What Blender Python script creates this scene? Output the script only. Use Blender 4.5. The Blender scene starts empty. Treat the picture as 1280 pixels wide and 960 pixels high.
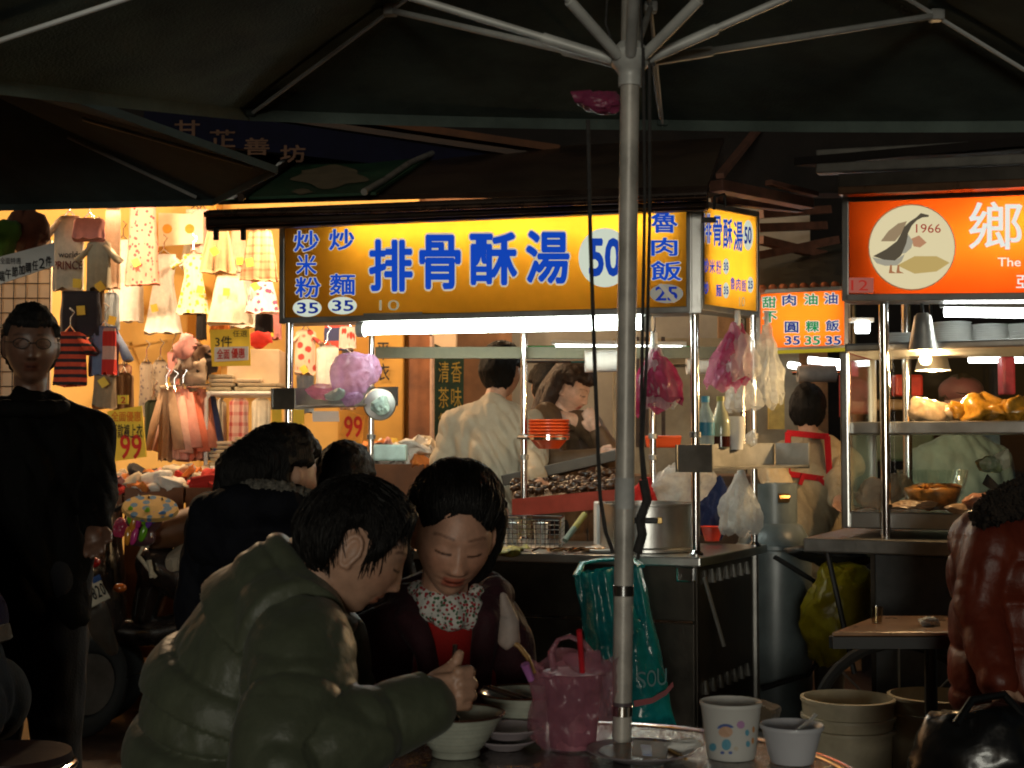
import bpy, bmesh, math, random
from mathutils import Vector, Matrix, noise, Quaternion
R = math.radians
random.seed(7)
SC = bpy.context.scene
COL = SC.collection

# ------------------------------------------------------------ camera
F_PX, CX, CY, HOR, CAM_H = 1750.0, 640.0, 480.0, 560.0, 1.25
PITCH = math.atan((HOR - CY) / F_PX)
cd = bpy.data.cameras.new('camera'); cam = bpy.data.objects.new('camera', cd); COL.objects.link(cam)
cam.location = (0, 0, CAM_H); cam.rotation_euler = (math.pi / 2 + PITCH, 0, 0)
cd.sensor_width = 36; cd.lens = 36 * F_PX / 1280; cd.clip_start = 0.05; cd.clip_end = 400
cd.dof.use_dof = True; cd.dof.focus_distance = 4.2; cd.dof.aperture_fstop = 9.0
SC.camera = cam
# ------------------------------------------------------------ night sky, one dim sun, exposure
w = bpy.data.worlds.new('World'); SC.world = w; w.use_nodes = True
wn = w.node_tree.nodes; wl = w.node_tree.links; wn.clear()
SUN_EL, SUN_AZ = R(1.6), R(185)        # azimuth of the light's origin, clockwise from +Y
sky = wn.new('ShaderNodeTexSky'); sky.sky_type = 'NISHITA'; sky.sun_disc = False
sky.sun_elevation = SUN_EL; sky.sun_rotation = SUN_AZ
bg = wn.new('ShaderNodeBackground'); bg.inputs['Strength'].default_value = 0.02
wo = wn.new('ShaderNodeOutputWorld')
wl.new(sky.outputs[0], bg.inputs[0]); wl.new(bg.outputs[0], wo.inputs[0])
sd = bpy.data.lights.new('sun', 'SUN'); sd.energy = 0.80; sd.angle = R(14); sd.color = (.97, .96, .82)
sun = bpy.data.objects.new('sun', sd); COL.objects.link(sun)
_to = Vector((math.sin(SUN_AZ) * math.cos(SUN_EL), math.cos(SUN_AZ) * math.cos(SUN_EL), math.sin(SUN_EL)))
sun.rotation_euler = (-_to).to_track_quat('-Z', 'Y').to_euler(); sun.location = _to * 20
vs = SC.view_settings
vs.view_transform = 'Standard'; vs.look = 'None'; vs.exposure = 0.0; vs.gamma = 1; vs.use_curve_mapping = False
SC.render.engine = 'CYCLES'
cy = SC.cycles
cy.use_denoising = True; cy.max_bounces = 7; cy.diffuse_bounces = 3; cy.glossy_bounces = 3
cy.transmission_bounces = 5; cy.transparent_max_bounces = 12
cy.sample_clamp_indirect = 3.0; cy.caustics_reflective = False; cy.caustics_refractive = False
cy.filter_width = 1.9

# ------------------------------------------------------------ pixel helpers (photo pixels, 1280x960)
FWD = Vector((0, math.cos(PITCH), math.sin(PITCH))); UPV = Vector((0, -math.sin(PITCH), math.cos(PITCH)))
CAMP = Vector((0, 0, CAM_H))
def ray(px, py):
    return FWD + Vector((1, 0, 0)) * ((px - CX) / F_PX) + UPV * ((CY - py) / F_PX)
def P(px, py, y):
    d = ray(px, py); return CAMP + d * (y / d.y)
def on_plane(px, py, pt, n):
    d = ray(px, py); return CAMP + d * ((pt - CAMP).dot(n) / d.dot(n))
def lerp(a, b, t): return a + (b - a) * t
def V(*a): return Vector(a)
def sstep(a, b, x):
    t = max(0.0, min(1.0, (x - a) / (b - a))); return t * t * (3 - 2 * t)
def gau(x, s): return math.exp(-0.5 * (x / s) ** 2)

# ------------------------------------------------------------ materials
MATS = {}
def srgb(*c):
    return tuple(((v / 255) / 12.92 if v / 255 < .04045 else ((v / 255 + .055) / 1.055) ** 2.4) for v in c)
def mat(name, col=(.5, .5, .5), rough=.6, metal=0., var=.15, scale=14., bump=.0, bscale=60., col2=None, spec=.5,
        transl=0., alpha=1., trans=0., sheen=0., coat=0., attr=None, stretch=None, detail=4):
    if name in MATS: return MATS[name]
    m = bpy.data.materials.new(name); m.use_nodes = True; MATS[name] = m
    nt = m.node_tree; n = nt.nodes; l = nt.links
    b = n['Principled BSDF']; out = n['Material Output']
    b.inputs['Roughness'].default_value = rough; b.inputs['Metallic'].default_value = metal
    b.inputs['Specular IOR Level'].default_value = spec
    b.inputs['Sheen Weight'].default_value = sheen; b.inputs['Coat Weight'].default_value = coat
    b.inputs['Alpha'].default_value = alpha; b.inputs['Transmission Weight'].default_value = trans
    tc = n.new('ShaderNodeTexCoord'); mp = n.new('ShaderNodeMapping'); l.new(tc.outputs['Object'], mp.inputs[0])
    if stretch: mp.inputs['Scale'].default_value = stretch
    nz = n.new('ShaderNodeTexNoise'); nz.inputs['Scale'].default_value = scale; nz.inputs['Detail'].default_value = detail
    nz.inputs['Roughness'].default_value = .6; l.new(mp.outputs[0], nz.inputs['Vector'])
    if col2 is None: col2 = tuple(max(0, c * (1 - 2 * var)) for c in col); c1 = tuple(min(1, c * (1 + var)) for c in col)
    else: c1 = col
    cr = n.new('ShaderNodeValToRGB'); cr.color_ramp.elements[0].position = .3; cr.color_ramp.elements[1].position = .7
    cr.color_ramp.elements[0].color = (*col2, 1); cr.color_ramp.elements[1].color = (*c1, 1)
    l.new(nz.outputs['Fac'], cr.inputs[0])
    src = cr.outputs[0]
    if attr:
        at = n.new('ShaderNodeAttribute'); at.attribute_name = attr
        mx = n.new('ShaderNodeMix'); mx.data_type = 'RGBA'; mx.blend_type = 'MULTIPLY'; mx.inputs[0].default_value = 1
        l.new(src, mx.inputs[6]); l.new(at.outputs['Color'], mx.inputs[7]); src = mx.outputs[2]
    l.new(src, b.inputs['Base Color'])
    mr = n.new('ShaderNodeMapRange'); mr.inputs['To Min'].default_value = max(.02, rough - .12); mr.inputs['To Max'].default_value = min(1, rough + .12)
    l.new(nz.outputs['Fac'], mr.inputs['Value']); l.new(mr.outputs[0], b.inputs['Roughness'])
    if bump:
        nb = n.new('ShaderNodeTexNoise'); nb.inputs['Scale'].default_value = bscale; nb.inputs['Detail'].default_value = 3
        l.new(mp.outputs[0], nb.inputs['Vector'])
        bp = n.new('ShaderNodeBump'); bp.inputs['Strength'].default_value = bump; bp.inputs['Distance'].default_value = .01
        l.new(nb.outputs['Fac'], bp.inputs['Height']); l.new(bp.outputs[0], b.inputs['Normal'])
    if transl:
        tr = n.new('ShaderNodeBsdfTranslucent'); l.new(src, tr.inputs[0])
        ms = n.new('ShaderNodeMixShader'); ms.inputs[0].default_value = transl
        l.new(b.outputs[0], ms.inputs[1]); l.new(tr.outputs[0], ms.inputs[2]); l.new(ms.outputs[0], out.inputs[0])
    return m
def emit(name, col, s, var=0., scale=8.):
    if name in MATS: return MATS[name]
    m = bpy.data.materials.new(name); m.use_nodes = True; MATS[name] = m
    n = m.node_tree.nodes; l = m.node_tree.links; n.remove(n['Principled BSDF'])
    e = n.new('ShaderNodeEmission'); e.inputs[0].default_value = (*col, 1); e.inputs[1].default_value = s
    if var:
        tc = n.new('ShaderNodeTexCoord'); nz = n.new('ShaderNodeTexNoise'); nz.inputs['Scale'].default_value = scale
        l.new(tc.outputs['Object'], nz.inputs['Vector'])
        cr = n.new('ShaderNodeValToRGB'); cr.color_ramp.elements[0].color = (*[c * (1 - var) for c in col], 1); cr.color_ramp.elements[1].color = (*col, 1)
        l.new(nz.outputs['Fac'], cr.inputs[0]); l.new(cr.outputs[0], e.inputs[0])
    l.new(e.outputs[0], n['Material Output'].inputs[0])
    return m
def glass(name, tint=(.9, .95, .93), rough=.03, refl=1.0):
    """thin pane: transparent with a fresnel reflection"""
    if name in MATS: return MATS[name]
    m = bpy.data.materials.new(name); m.use_nodes = True; MATS[name] = m
    n = m.node_tree.nodes; l = m.node_tree.links; n.remove(n['Principled BSDF'])
    t = n.new('ShaderNodeBsdfTransparent'); t.inputs[0].default_value = (*tint, 1)
    g = n.new('ShaderNodeBsdfGlossy'); g.inputs['Roughness'].default_value = rough; g.inputs[0].default_value = (refl, refl, refl, 1)
    lw = n.new('ShaderNodeLayerWeight'); pw = n.new('ShaderNodeMath'); pw.operation = 'POWER'; pw.inputs[1].default_value = 4.; l.new(lw.outputs['Facing'], pw.inputs[0])
    fr = n.new('ShaderNodeMath'); fr.operation = 'MULTIPLY_ADD'; fr.inputs[1].default_value = .75; fr.inputs[2].default_value = .045; l.new(pw.outputs[0], fr.inputs[0])
    mx = n.new('ShaderNodeMixShader'); l.new(fr.outputs[0], mx.inputs[0]); l.new(t.outputs[0], mx.inputs[1]); l.new(g.outputs[0], mx.inputs[2])
    l.new(mx.outputs[0], n['Material Output'].inputs[0]); return m
def film(name, col, opac=.5, rough=.25, transl=.4):
    """thin plastic bag film: part see-through, part tinted, glossy"""
    if name in MATS: return MATS[name]
    m = bpy.data.materials.new(name); m.use_nodes = True; MATS[name] = m
    n = m.node_tree.nodes; l = m.node_tree.links
    b = n['Principled BSDF']; b.inputs['Base Color'].default_value = (*col, 1); b.inputs['Roughness'].default_value = rough
    tc = n.new('ShaderNodeTexCoord'); nb = n.new('ShaderNodeTexNoise'); nb.inputs['Scale'].default_value = 45; nb.inputs['Detail'].default_value = 4
    l.new(tc.outputs['Object'], nb.inputs['Vector'])
    cr = n.new('ShaderNodeValToRGB'); cr.color_ramp.elements[0].color = (*[c * .7 for c in col], 1); cr.color_ramp.elements[1].color = (*[min(1, c * 1.25) for c in col], 1)
    l.new(nb.outputs['Fac'], cr.inputs[0]); l.new(cr.outputs[0], b.inputs['Base Color'])
    bp = n.new('ShaderNodeBump'); bp.inputs['Strength'].default_value = .5; bp.inputs['Distance'].default_value = .008
    l.new(nb.outputs['Fac'], bp.inputs['Height']); l.new(bp.outputs[0], b.inputs['Normal'])
    tl = n.new('ShaderNodeBsdfTranslucent'); l.new(cr.outputs[0], tl.inputs[0])
    m1 = n.new('ShaderNodeMixShader'); m1.inputs[0].default_value = transl; l.new(b.outputs[0], m1.inputs[1]); l.new(tl.outputs[0], m1.inputs[2])
    t = n.new('ShaderNodeBsdfTransparent'); m2 = n.new('ShaderNodeMixShader'); m2.inputs[0].default_value = opac
    l.new(t.outputs[0], m2.inputs[1]); l.new(m1.outputs[0], m2.inputs[2]); l.new(m2.outputs[0], n['Material Output'].inputs[0])
    return m

STEEL = mat('brushed_steel', (.55, .55, .53), .32, 1., .12, 6, bump=.04, bscale=120)
CHROME = mat('chrome', (.72, .72, .72), .14, 1., .05, 9)
DSTEEL = mat('dull_steel', (.33, .32, .30), .42, .9, .2, 5, bump=.05, bscale=90)
BLACK = mat('black_plastic', (.012, .012, .012), .5, 0, .2)
DWOOD = mat('dark_wood', (.055, .028, .015), .7, 0, .3, 9, bump=.2, stretch=(1, 1, 8))
RUBBER = mat('rubber', (.012, .012, .012), .8, 0, .2)
WHITEP = mat('white_plastic', (.72, .72, .68), .4, 0, .04)
PAPER = mat('white_paper', (.78, .77, .73), .85, 0, .04)
INK = mat('black_ink', (.015, .015, .02), .8)
YPAPER = mat('yellow_card', (.85, .62, .06), .8, 0, .05)
REDINK = mat('red_ink', (.62, .03, .015), .8)

# ------------------------------------------------------------ mesh builder
ORG = {}
class MB:
    def __init__(s): s.v = []; s.f = []
    def add(s, vs, fs):
        k = len(s.v); s.v += [Vector(q) for q in vs]; s.f += [tuple(i + k for i in f) for f in fs]; return s
    def box(s, c, size, rz=0, M=None, taper=1.):
        c = Vector(c); hx, hy, hz = [q / 2 for q in size]
        M = M or Matrix.Rotation(rz, 3, 'Z')
        vs = []
        for z in (-hz, hz):
            t = taper if z > 0 else 1
            for x, y in ((-hx, -hy), (hx, -hy), (hx, hy), (-hx, hy)): vs.append(c + M @ Vector((x * t, y * t, z)))
        return s.add(vs, [(3, 2, 1, 0), (4, 5, 6, 7), (0, 1, 5, 4), (1, 2, 6, 5), (2, 3, 7, 6), (3, 0, 4, 7)])
    def bar(s, a, b, wx, wy, up=(0, 0, 1)):
        a = Vector(a); b = Vector(b); d = (b - a).normalized(); u = Vector(up)
        x = d.cross(u); x = x.normalized() if x.length > 1e-4 else Vector((1, 0, 0)); y = x.cross(d)
        vs = [p + x * (i * wx / 2) + y * (j * wy / 2) for p in (a, b) for i, j in ((-1, -1), (1, -1), (1, 1), (-1, 1))]
        return s.add(vs, [(3, 2, 1, 0), (4, 5, 6, 7), (0, 1, 5, 4), (1, 2, 6, 5), (2, 3, 7, 6), (3, 0, 4, 7)])
    def hexa(s, q):      # 8 corners: bottom 4 (ccw), top 4
        return s.add(q, [(3, 2, 1, 0), (4, 5, 6, 7), (0, 1, 5, 4), (1, 2, 6, 5), (2, 3, 7, 6), (3, 0, 4, 7)])
    def slab(s, quad, t):   # quad of 4 pts -> slab of thickness t along -normal
        q = [Vector(p) for p in quad]; n = (q[1] - q[0]).cross(q[3] - q[0]).normalized() * t
        return s.hexa([p - n for p in q] + q)
    def tube(s, path, r, n=10, cap=True, flat=None):
        path = [Vector(p) for p in path]; m = len(path)
        rr = r if isinstance(r, (list, tuple)) else [r] * m
        rings = []; prev = None
        for i, p in enumerate(path):
            d = (path[min(i + 1, m - 1)] - path[max(i - 1, 0)]).normalized()
            if prev is None:
                u = d.cross(Vector((0, 0, 1)));
                if u.length < 1e-3: u = d.cross(Vector((0, 1, 0)))
                u.normalize()
            else:
                u = (prev - d * prev.dot(d)).normalized()
            prev = u; w_ = d.cross(u)
            fl = flat or 1
            rings.append([p + (u * math.cos(2 * math.pi * k / n) + w_ * math.sin(2 * math.pi * k / n) * fl) * rr[i] for k in range(n)])
        vs = [q for g in rings for q in g]; fs = []
        for i in range(m - 1):
            for k in range(n):
                a = i * n + k; b = i * n + (k + 1) % n; fs.append((a, b, b + n, a + n))
        if cap: fs.append(tuple(range(n - 1, -1, -1))); fs.append(tuple(range((m - 1) * n, m * n)))
        return s.add(vs, fs)
    def lathe(s, prof, n=32, c=(0, 0, 0), wob=0., ax=None, closed=False, rx=1, ry=1):
        c = Vector(c); vs = []; fs = []; m = len(prof)
        Mq = Vector((0, 0, 1)).rotation_difference(Vector(ax).normalized()).to_matrix() if ax else Matrix.Identity(3)
        for (r, z) in prof:
            for k in range(n):
                a = 2 * math.pi * k / n; vs.append(c + Mq @ Vector((r * rx * math.cos(a), r * ry * math.sin(a), z)))
        for i in range(m - 1):
            for k in range(n):
                a = i * n + k; b = i * n + (k + 1) % n; fs.append((a, b, b + n, a + n))
        if prof[0][0] > 1e-5 and not closed: fs.append(tuple(range(n - 1, -1, -1)))
        if closed:
            for k in range(n): fs.append(((m - 1) * n + k, (m - 1) * n + (k + 1) % n, (k + 1) % n, k))
        elif prof[-1][0] > 1e-5: fs.append(tuple(range((m - 1) * n, m * n)))
        return s.add(vs, fs)
    def sphere(s, c, r, nu=16, nv=10, M=None):
        c = Vector(c); r = r if isinstance(r, (tuple, list, Vector)) else (r, r, r); M = M or Matrix.Identity(3)
        vs = [c + M @ Vector((0, 0, -r[2]))]
        for j in range(1, nv):
            t = -math.pi / 2 + math.pi * j / nv
            for k in range(nu):
                a = 2 * math.pi * k / nu; vs.append(c + M @ Vector((r[0] * math.cos(t) * math.cos(a), r[1] * math.cos(t) * math.sin(a), r[2] * math.sin(t))))
        vs.append(c + M @ Vector((0, 0, r[2]))); fs = []
        for k in range(nu): fs.append((0, 1 + (k + 1) % nu, 1 + k))
        for j in range(nv - 2):
            for k in range(nu):
                a = 1 + j * nu + k; b = 1 + j * nu + (k + 1) % nu; fs.append((a, b, b + nu, a + nu))
        top = len(vs) - 1; o = 1 + (nv - 2) * nu
        for k in range(nu): fs.append((top, o + k, o + (k + 1) % nu))
        return s.add(vs, fs)
    def caps(s, p0, r0, p1, r1, n=14):    # tapered capsule for remeshing
        p0 = Vector(p0); p1 = Vector(p1)
        d = p1 - p0; L = d.length
        if L < 1e-5: return s.sphere(p0, r0, n, n // 2 + 2)
        prof = []
        for i in range(6): a = -math.pi / 2 + math.pi / 2 * i / 5; prof.append((max(1e-6, r0 * math.cos(a)), r0 * math.sin(a)))
        for i in range(6): a = math.pi / 2 * i / 5; prof.append((max(1e-6, r1 * math.cos(a)), L + r1 * math.sin(a)))
        prof[0] = (1e-5, prof[0][1]); prof[-1] = (1e-5, prof[-1][1])
        return s.lathe(prof, n, p0, ax=d)
    def chain(s, pts, rad, n=14):
        for i in range(len(pts) - 1): s.caps(pts[i], rad[i], pts[i + 1], rad[i + 1], n)
        return s
    def jitter(s, amp, sc, seed=0):
        o = Vector((seed * 3.1, seed * 1.7, seed * .9))
        for i, q in enumerate(s.v): s.v[i] = q + noise.noise_vector(q * sc + o) * amp
        return s
    def build(s, name, m, parent=None, smooth=False, bevel=0, origin=None, seg=2):
        return obj(name, s.v, s.f, m, parent, smooth, bevel, origin, seg)

def root_of(o):
    while o.parent is not None: o = o.parent
    return o
def obj(name, v, f, m, parent=None, smooth=False, bevel=0, origin=None, seg=2):
    v = [Vector(q) for q in v]
    if parent is not None: og = ORG.get(root_of(parent).name, Vector((0, 0, 0)))
    elif origin is not None: og = Vector(origin)
    else:
        xs = [q.x for q in v]; ys = [q.y for q in v]; zs = [q.z for q in v]
        og = Vector(((min(xs) + max(xs)) / 2, (min(ys) + max(ys)) / 2, min(zs)))
    me = bpy.data.meshes.new(name); me.from_pydata([q - og for q in v], [], f); me.update()
    if bevel:
        bm = bmesh.new(); bm.from_mesh(me); bmesh.ops.remove_doubles(bm, verts=bm.verts, dist=1e-6)
        bmesh.ops.bevel(bm, geom=[e for e in bm.edges if len(e.link_faces) == 2 and e.calc_face_angle(0) > .5], offset=bevel, segments=seg, affect='EDGES', profile=.6, clamp_overlap=True)
        bm.to_mesh(me); bm.free(); me.update()
    if smooth:
        me.shade_smooth()
        if smooth != 'all':
            try: me.set_sharp_from_angle(angle=R(42))
            except Exception: pass
    me.materials.append(m)
    o = bpy.data.objects.new(name, me); COL.objects.link(o)
    if parent is not None: o.parent = parent
    else: o.location = og; ORG[o.name] = og
    return o
def thing(name, label, cat, loc, group=None):
    o = bpy.data.objects.new(name, None); COL.objects.link(o); o.location = loc; ORG[o.name] = Vector(loc)
    o.empty_display_size = .1
    return tag(o, label, cat, group)
def tag(o, label, cat, group=None):
    o['label'] = label; o['category'] = cat
    if group: o['group'] = group
    return o
def struct(o): o['kind'] = 'structure'; return o
def stuff(o): o['kind'] = 'stuff'; return o
def dup(o, dloc, label=None, group=None, rz=0, scale=None):
    c = o.copy(); COL.objects.link(c); c.location = o.location + Vector(dloc); c.rotation_euler.z += rz
    if scale: c.scale = [a * scale for a in c.scale]
    ORG[c.name] = c.location.copy()
    if label: c['label'] = label
    if group: c['group'] = group
    def kids(a, b):
        for ch in a.children:
            d = ch.copy(); COL.objects.link(d); d.parent = b; kids(ch, d)
    kids(o, c); return c
def lamp(name, kind, loc, energy, col, parent=None, size=.05, sx=None, sy=None, rot=None, spot=None):
    ld = bpy.data.lights.new(name, kind); ld.energy = energy; ld.color = col
    if kind in ('POINT', 'SPOT'): ld.shadow_soft_size = size
    if kind == 'SPOT': ld.spot_size = spot or R(100); ld.spot_blend = .6
    if kind == 'AREA': ld.shape = 'RECTANGLE'; ld.size = sx; ld.size_y = sy
    o = bpy.data.objects.new(name, ld); COL.objects.link(o)
    if parent: o.parent = parent; o.location = Vector(loc) - ORG[root_of(parent).name]
    else: o.location = loc
    if rot: o.rotation_euler = rot
    return o

# ------------------------------------------------------------ lettering
_GL = {}
def glyph(t, off=0.):
    k = (t, round(off, 3))
    if k in _GL: return _GL[k]
    cu = bpy.data.curves.new('t', 'FONT'); cu.body = t; cu.size = 1; cu.offset = off; cu.resolution_u = 3; cu.fill_mode = 'FRONT'
    o = bpy.data.objects.new('t', cu); COL.objects.link(o)
    dg = bpy.context.evaluated_depsgraph_get(); me = bpy.data.meshes.new_from_object(o.evaluated_get(dg))
    v = [(q.co.x, q.co.y) for q in me.vertices]; f = [tuple(p.vertices) for p in me.polygons]
    bpy.data.objects.remove(o); bpy.data.curves.remove(cu); bpy.data.meshes.remove(me)
    _GL[k] = (v, f); return _GL[k]
def text_on(parent, t, box, place, m, off=.012, halo=None, hoff=.03, name='character', lift=.002, shear=0.):
    """t drawn to fill box=(x0,y0,x1,y1) (y down); place(x,y,lift) -> 3D. Weight: stacked shifted layers."""
    v, f = glyph(t)
    if not v: return
    x0 = min(q[0] for q in v); x1 = max(q[0] for q in v); y0 = min(q[1] for q in v); y1 = max(q[1] for q in v)
    def layers(r, base, nm, mm, k):
        vs = []; fs = []
        sh = [(0, 0)] if r <= 0 else [(r * math.cos(2 * math.pi * i / k), r * math.sin(2 * math.pi * i / k)) for i in range(k)]
        for i, (dx, dy) in enumerate(sh):
            o = len(vs)
            for q in v:
                u = (q[0] + dx - x0 + off) / max(1e-6, x1 - x0 + 2 * off); s_ = (q[1] + dy - y0 + off) / max(1e-6, y1 - y0 + 2 * off)
                vs.append(place(lerp(box[0], box[2], u) + shear * (s_ - .5), lerp(box[3], box[1], s_), base + i * .00012))
            fs += [tuple(a + o for a in g) for g in f]
        return obj(nm, vs, fs, mm, parent)
    if halo: layers(off + hoff, lift, name + '_outline', halo, 9)
    return layers(off, lift + .0016, name, m, 6)
def disc_on(parent, c, r, place, m, name='roundel', lift=.001, n=40):
    v = [place(c[0] + r[0] * math.cos(2 * math.pi * k / n), c[1] + r[1] * math.sin(2 * math.pi * k / n), lift) for k in range(n)]
    return obj(name, v, [tuple(range(n - 1, -1, -1))], m, parent)
def poly_on(parent, pts, place, m, name, lift=.001):
    return obj(name, [place(x, y, lift) for x, y in pts], [tuple(range(len(pts) - 1, -1, -1))], m, parent)

# ------------------------------------------------------------ voxel remeshing
def remesh(mb, vox, smooth=6, fac=.5):
    me = bpy.data.meshes.new('tmp'); me.from_pydata(mb.v, [], mb.f); me.update()
    o = bpy.data.objects.new('tmp', me); COL.objects.link(o)
    md = o.modifiers.new('r', 'REMESH'); md.mode = 'VOXEL'; md.voxel_size = vox; md.adaptivity = 0
    if smooth:
        ms = o.modifiers.new('s', 'SMOOTH'); ms.factor = fac; ms.iterations = smooth
    dg = bpy.context.evaluated_depsgraph_get(); ev = o.evaluated_get(dg); m2 = ev.to_mesh()
    v = [q.co.copy() for q in m2.vertices]; nn = [q.normal.copy() for q in m2.vertices]; f = [tuple(p.vertices) for p in m2.polygons]
    ev.to_mesh_clear(); bpy.data.objects.remove(o); bpy.data.meshes.remove(me)
    return v, nn, f
def colour_attr(o, cols, name='tint'):
    a = o.data.color_attributes.new(name, 'FLOAT_COLOR', 'POINT')
    a.data.foreach_set('color', [c for q in cols for c in (*q, 1.)])
# ============================================================ SETTING
def pattern(name, base, ink, kind='spots', scale=30., thr=.35, rough=.85, transl=0.):
    if name in MATS: return MATS[name]
    m = mat(name, base, rough, 0, .06, 20, bump=.15, bscale=150)
    n = m.node_tree.nodes; l = m.node_tree.links; b = n['Principled BSDF']
    prev = b.inputs['Base Color'].links[0].from_socket
    tc = n.new('ShaderNodeTexCoord'); mx = n.new('ShaderNodeMix'); mx.data_type = 'RGBA'
    mx.inputs[7].default_value = (*ink, 1); l.new(prev, mx.inputs[6])
    cr = n.new('ShaderNodeValToRGB'); cr.color_ramp.interpolation = 'LINEAR'
    if kind in ('spots', 'floral'):
        vo = n.new('ShaderNodeTexVoronoi'); vo.inputs['Scale'].default_value = scale; l.new(tc.outputs['Object'], vo.inputs['Vector'])
        cr.color_ramp.elements[0].position = thr - .04; cr.color_ramp.elements[0].color = (1, 1, 1, 1)
        cr.color_ramp.elements[1].position = thr + .04; cr.color_ramp.elements[1].color = (0, 0, 0, 1)
        l.new(vo.outputs['Distance'], cr.inputs[0])
        if kind == 'floral':
            hs = n.new('ShaderNodeMix'); hs.data_type = 'RGBA'; hs.inputs[6].default_value = (*ink, 1)
            hs.inputs[7].default_value = (.05, .12, .06, 1)
            sp = n.new('ShaderNodeSeparateColor'); l.new(vo.outputs['Color'], sp.inputs[0])
            gt = n.new('ShaderNodeMath'); gt.operation = 'GREATER_THAN'; gt.inputs[1].default_value = .55
            l.new(sp.outputs[0], gt.inputs[0]); l.new(gt.outputs[0], hs.inputs[0]); l.new(hs.outputs[2], mx.inputs[7])
        fac = cr.outputs[0]
    elif kind == 'plaid':
        sx = n.new('ShaderNodeSeparateXYZ'); l.new(tc.outputs['Object'], sx.inputs[0]); fac = None
        for ax in (0, 2):
            a = n.new('ShaderNodeMath'); a.operation = 'MULTIPLY'; a.inputs[1].default_value = scale * 6.28; l.new(sx.outputs[ax], a.inputs[0])
            s_ = n.new('ShaderNodeMath'); s_.operation = 'SINE'; l.new(a.outputs[0], s_.inputs[0])
            g = n.new('ShaderNodeMath'); g.operation = 'GREATER_THAN'; g.inputs[1].default_value = thr; l.new(s_.outputs[0], g.inputs[0])
            if fac is None: fac = g.outputs[0]
            else:
                ad = n.new('ShaderNodeMath'); ad.operation = 'ADD'; l.new(fac, ad.inputs[0]); l.new(g.outputs[0], ad.inputs[1])
                hf = n.new('ShaderNodeMath'); hf.operation = 'MULTIPLY'; hf.inputs[1].default_value = .5; l.new(ad.outputs[0], hf.inputs[0]); fac = hf.outputs[0]
    else:
        sx = n.new('ShaderNodeSeparateXYZ'); l.new(tc.outputs['Object'], sx.inputs[0])
        a = n.new('ShaderNodeMath'); a.operation = 'MULTIPLY'; a.inputs[1].default_value = scale * 6.28; l.new(sx.outputs[2], a.inputs[0])
        s_ = n.new('ShaderNodeMath'); s_.operation = 'SINE'; l.new(a.outputs[0], s_.inputs[0])
        g = n.new('ShaderNodeMath'); g.operation = 'GREATER_THAN'; g.inputs[1].default_value = thr; l.new(s_.outputs[0], g.inputs[0]); fac = g.outputs[0]
    l.new(fac, mx.inputs[0]); l.new(mx.outputs[2], b.inputs['Base Color'])
    return m
def cloth(name, c, rough=.9): return mat('cloth_' + name, c, rough, 0, .08, 25, bump=.25, bscale=140, sheen=.1, spec=.2)

# ---- ground: dark red-brown paving
m = mat('paving', (.060, .028, .018), .55, 0, .35, 3.0, bump=.25, bscale=40)
n = m.node_tree.nodes; l = m.node_tree.links; b = n['Principled BSDF']
br = n.new('ShaderNodeTexBrick'); br.inputs['Scale'].default_value = 5; br.inputs['Color1'].default_value = (1, 1, 1, 1); br.inputs['Color2'].default_value = (.7, .7, .7, 1)
br.inputs['Mortar'].default_value = (.35, .35, .35, 1); br.inputs['Mortar Size'].default_value = .025
tc = n.new('ShaderNodeTexCoord'); l.new(tc.outputs['Object'], br.inputs['Vector'])
mx = n.new('ShaderNodeMix'); mx.data_type = 'RGBA'; mx.blend_type = 'MULTIPLY'; mx.inputs[0].default_value = 1
l.new(b.inputs['Base Color'].links[0].from_socket, mx.inputs[6]); l.new(br.outputs['Color'], mx.inputs[7]); l.new(mx.outputs[2], b.inputs['Base Color'])
g = MB(); g.add([(-60, -60, 0), (60, -60, 0), (60, 60, 0), (-60, 60, 0)], [(0, 1, 2, 3)])
struct(g.build('ground', m, origin=(0, 0, 0)))

# ---- clothing shop: an open-fronted ground floor with a yellow back wall
WALL_Y = mat('yellow_wall', (.74, .47, .14), .8, 0, .06, 3)
WALL_O = mat('ochre_wall', (.62, .34, .07), .8, 0, .1, 3)
WALL_B = mat('beige_wall', (.62, .47, .32), .8, 0, .1, 4)
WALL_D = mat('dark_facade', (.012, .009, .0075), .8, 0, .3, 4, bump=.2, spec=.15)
GREYW = mat('grey_wall', (.34, .33, .30), .8, 0, .12, 4)
shop = thing('clothing_shop', 'open-fronted clothing shop with yellow back wall glowing behind the stall', 'shop', (-1.6, 8.9, 0))
MB().box((-2.3, 9.0, 1.5), (3.4, .1, 3.0)).build('back_wall', WALL_Y, shop)
MB().box((-1.905, 8.84, 1.5), (.09, .2, 3.0)).build('pilaster', WALL_O, shop)
MB().box((-4.0, 7.6, 1.5), (.1, 2.7, 3.0)).build('side_wall', WALL_B, shop)
MB().box((-.30, 9.1, 1.5), (.6, .12, 3.0)).build('back_wall', mat('brown_panel', (.22, .11, .055), .7, 0, .2, 5), shop)
MB().box((1.0, 9.4, 1.5), (2.0, .12, 3.0)).build('back_wall', GREYW, shop)
MB().box((-1.2, 7.8, 3.05), (6.0, 3.1, .1)).build('ceiling', WALL_B, shop)
MB().box((-1.0, 9.0, 1.35), (.22, .14, 2.7)).build('pilaster', WALL_O, shop)
pc = MB().box((-.775, 8.75, 1.35), (.20, .2, 2.7)).build('column', WALL_O, shop, bevel=.01)
MB().box((-.58, 8.8, 1.35), (.13, .12, 2.7)).build('column', mat('rust_panel', (.30, .12, .05), .6, 0, .25, 5), shop)
MB().box((-.42, 8.75, 1.35), (.15, .18, 2.7)).build('column', WALL_B, shop, bevel=.01)
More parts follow.
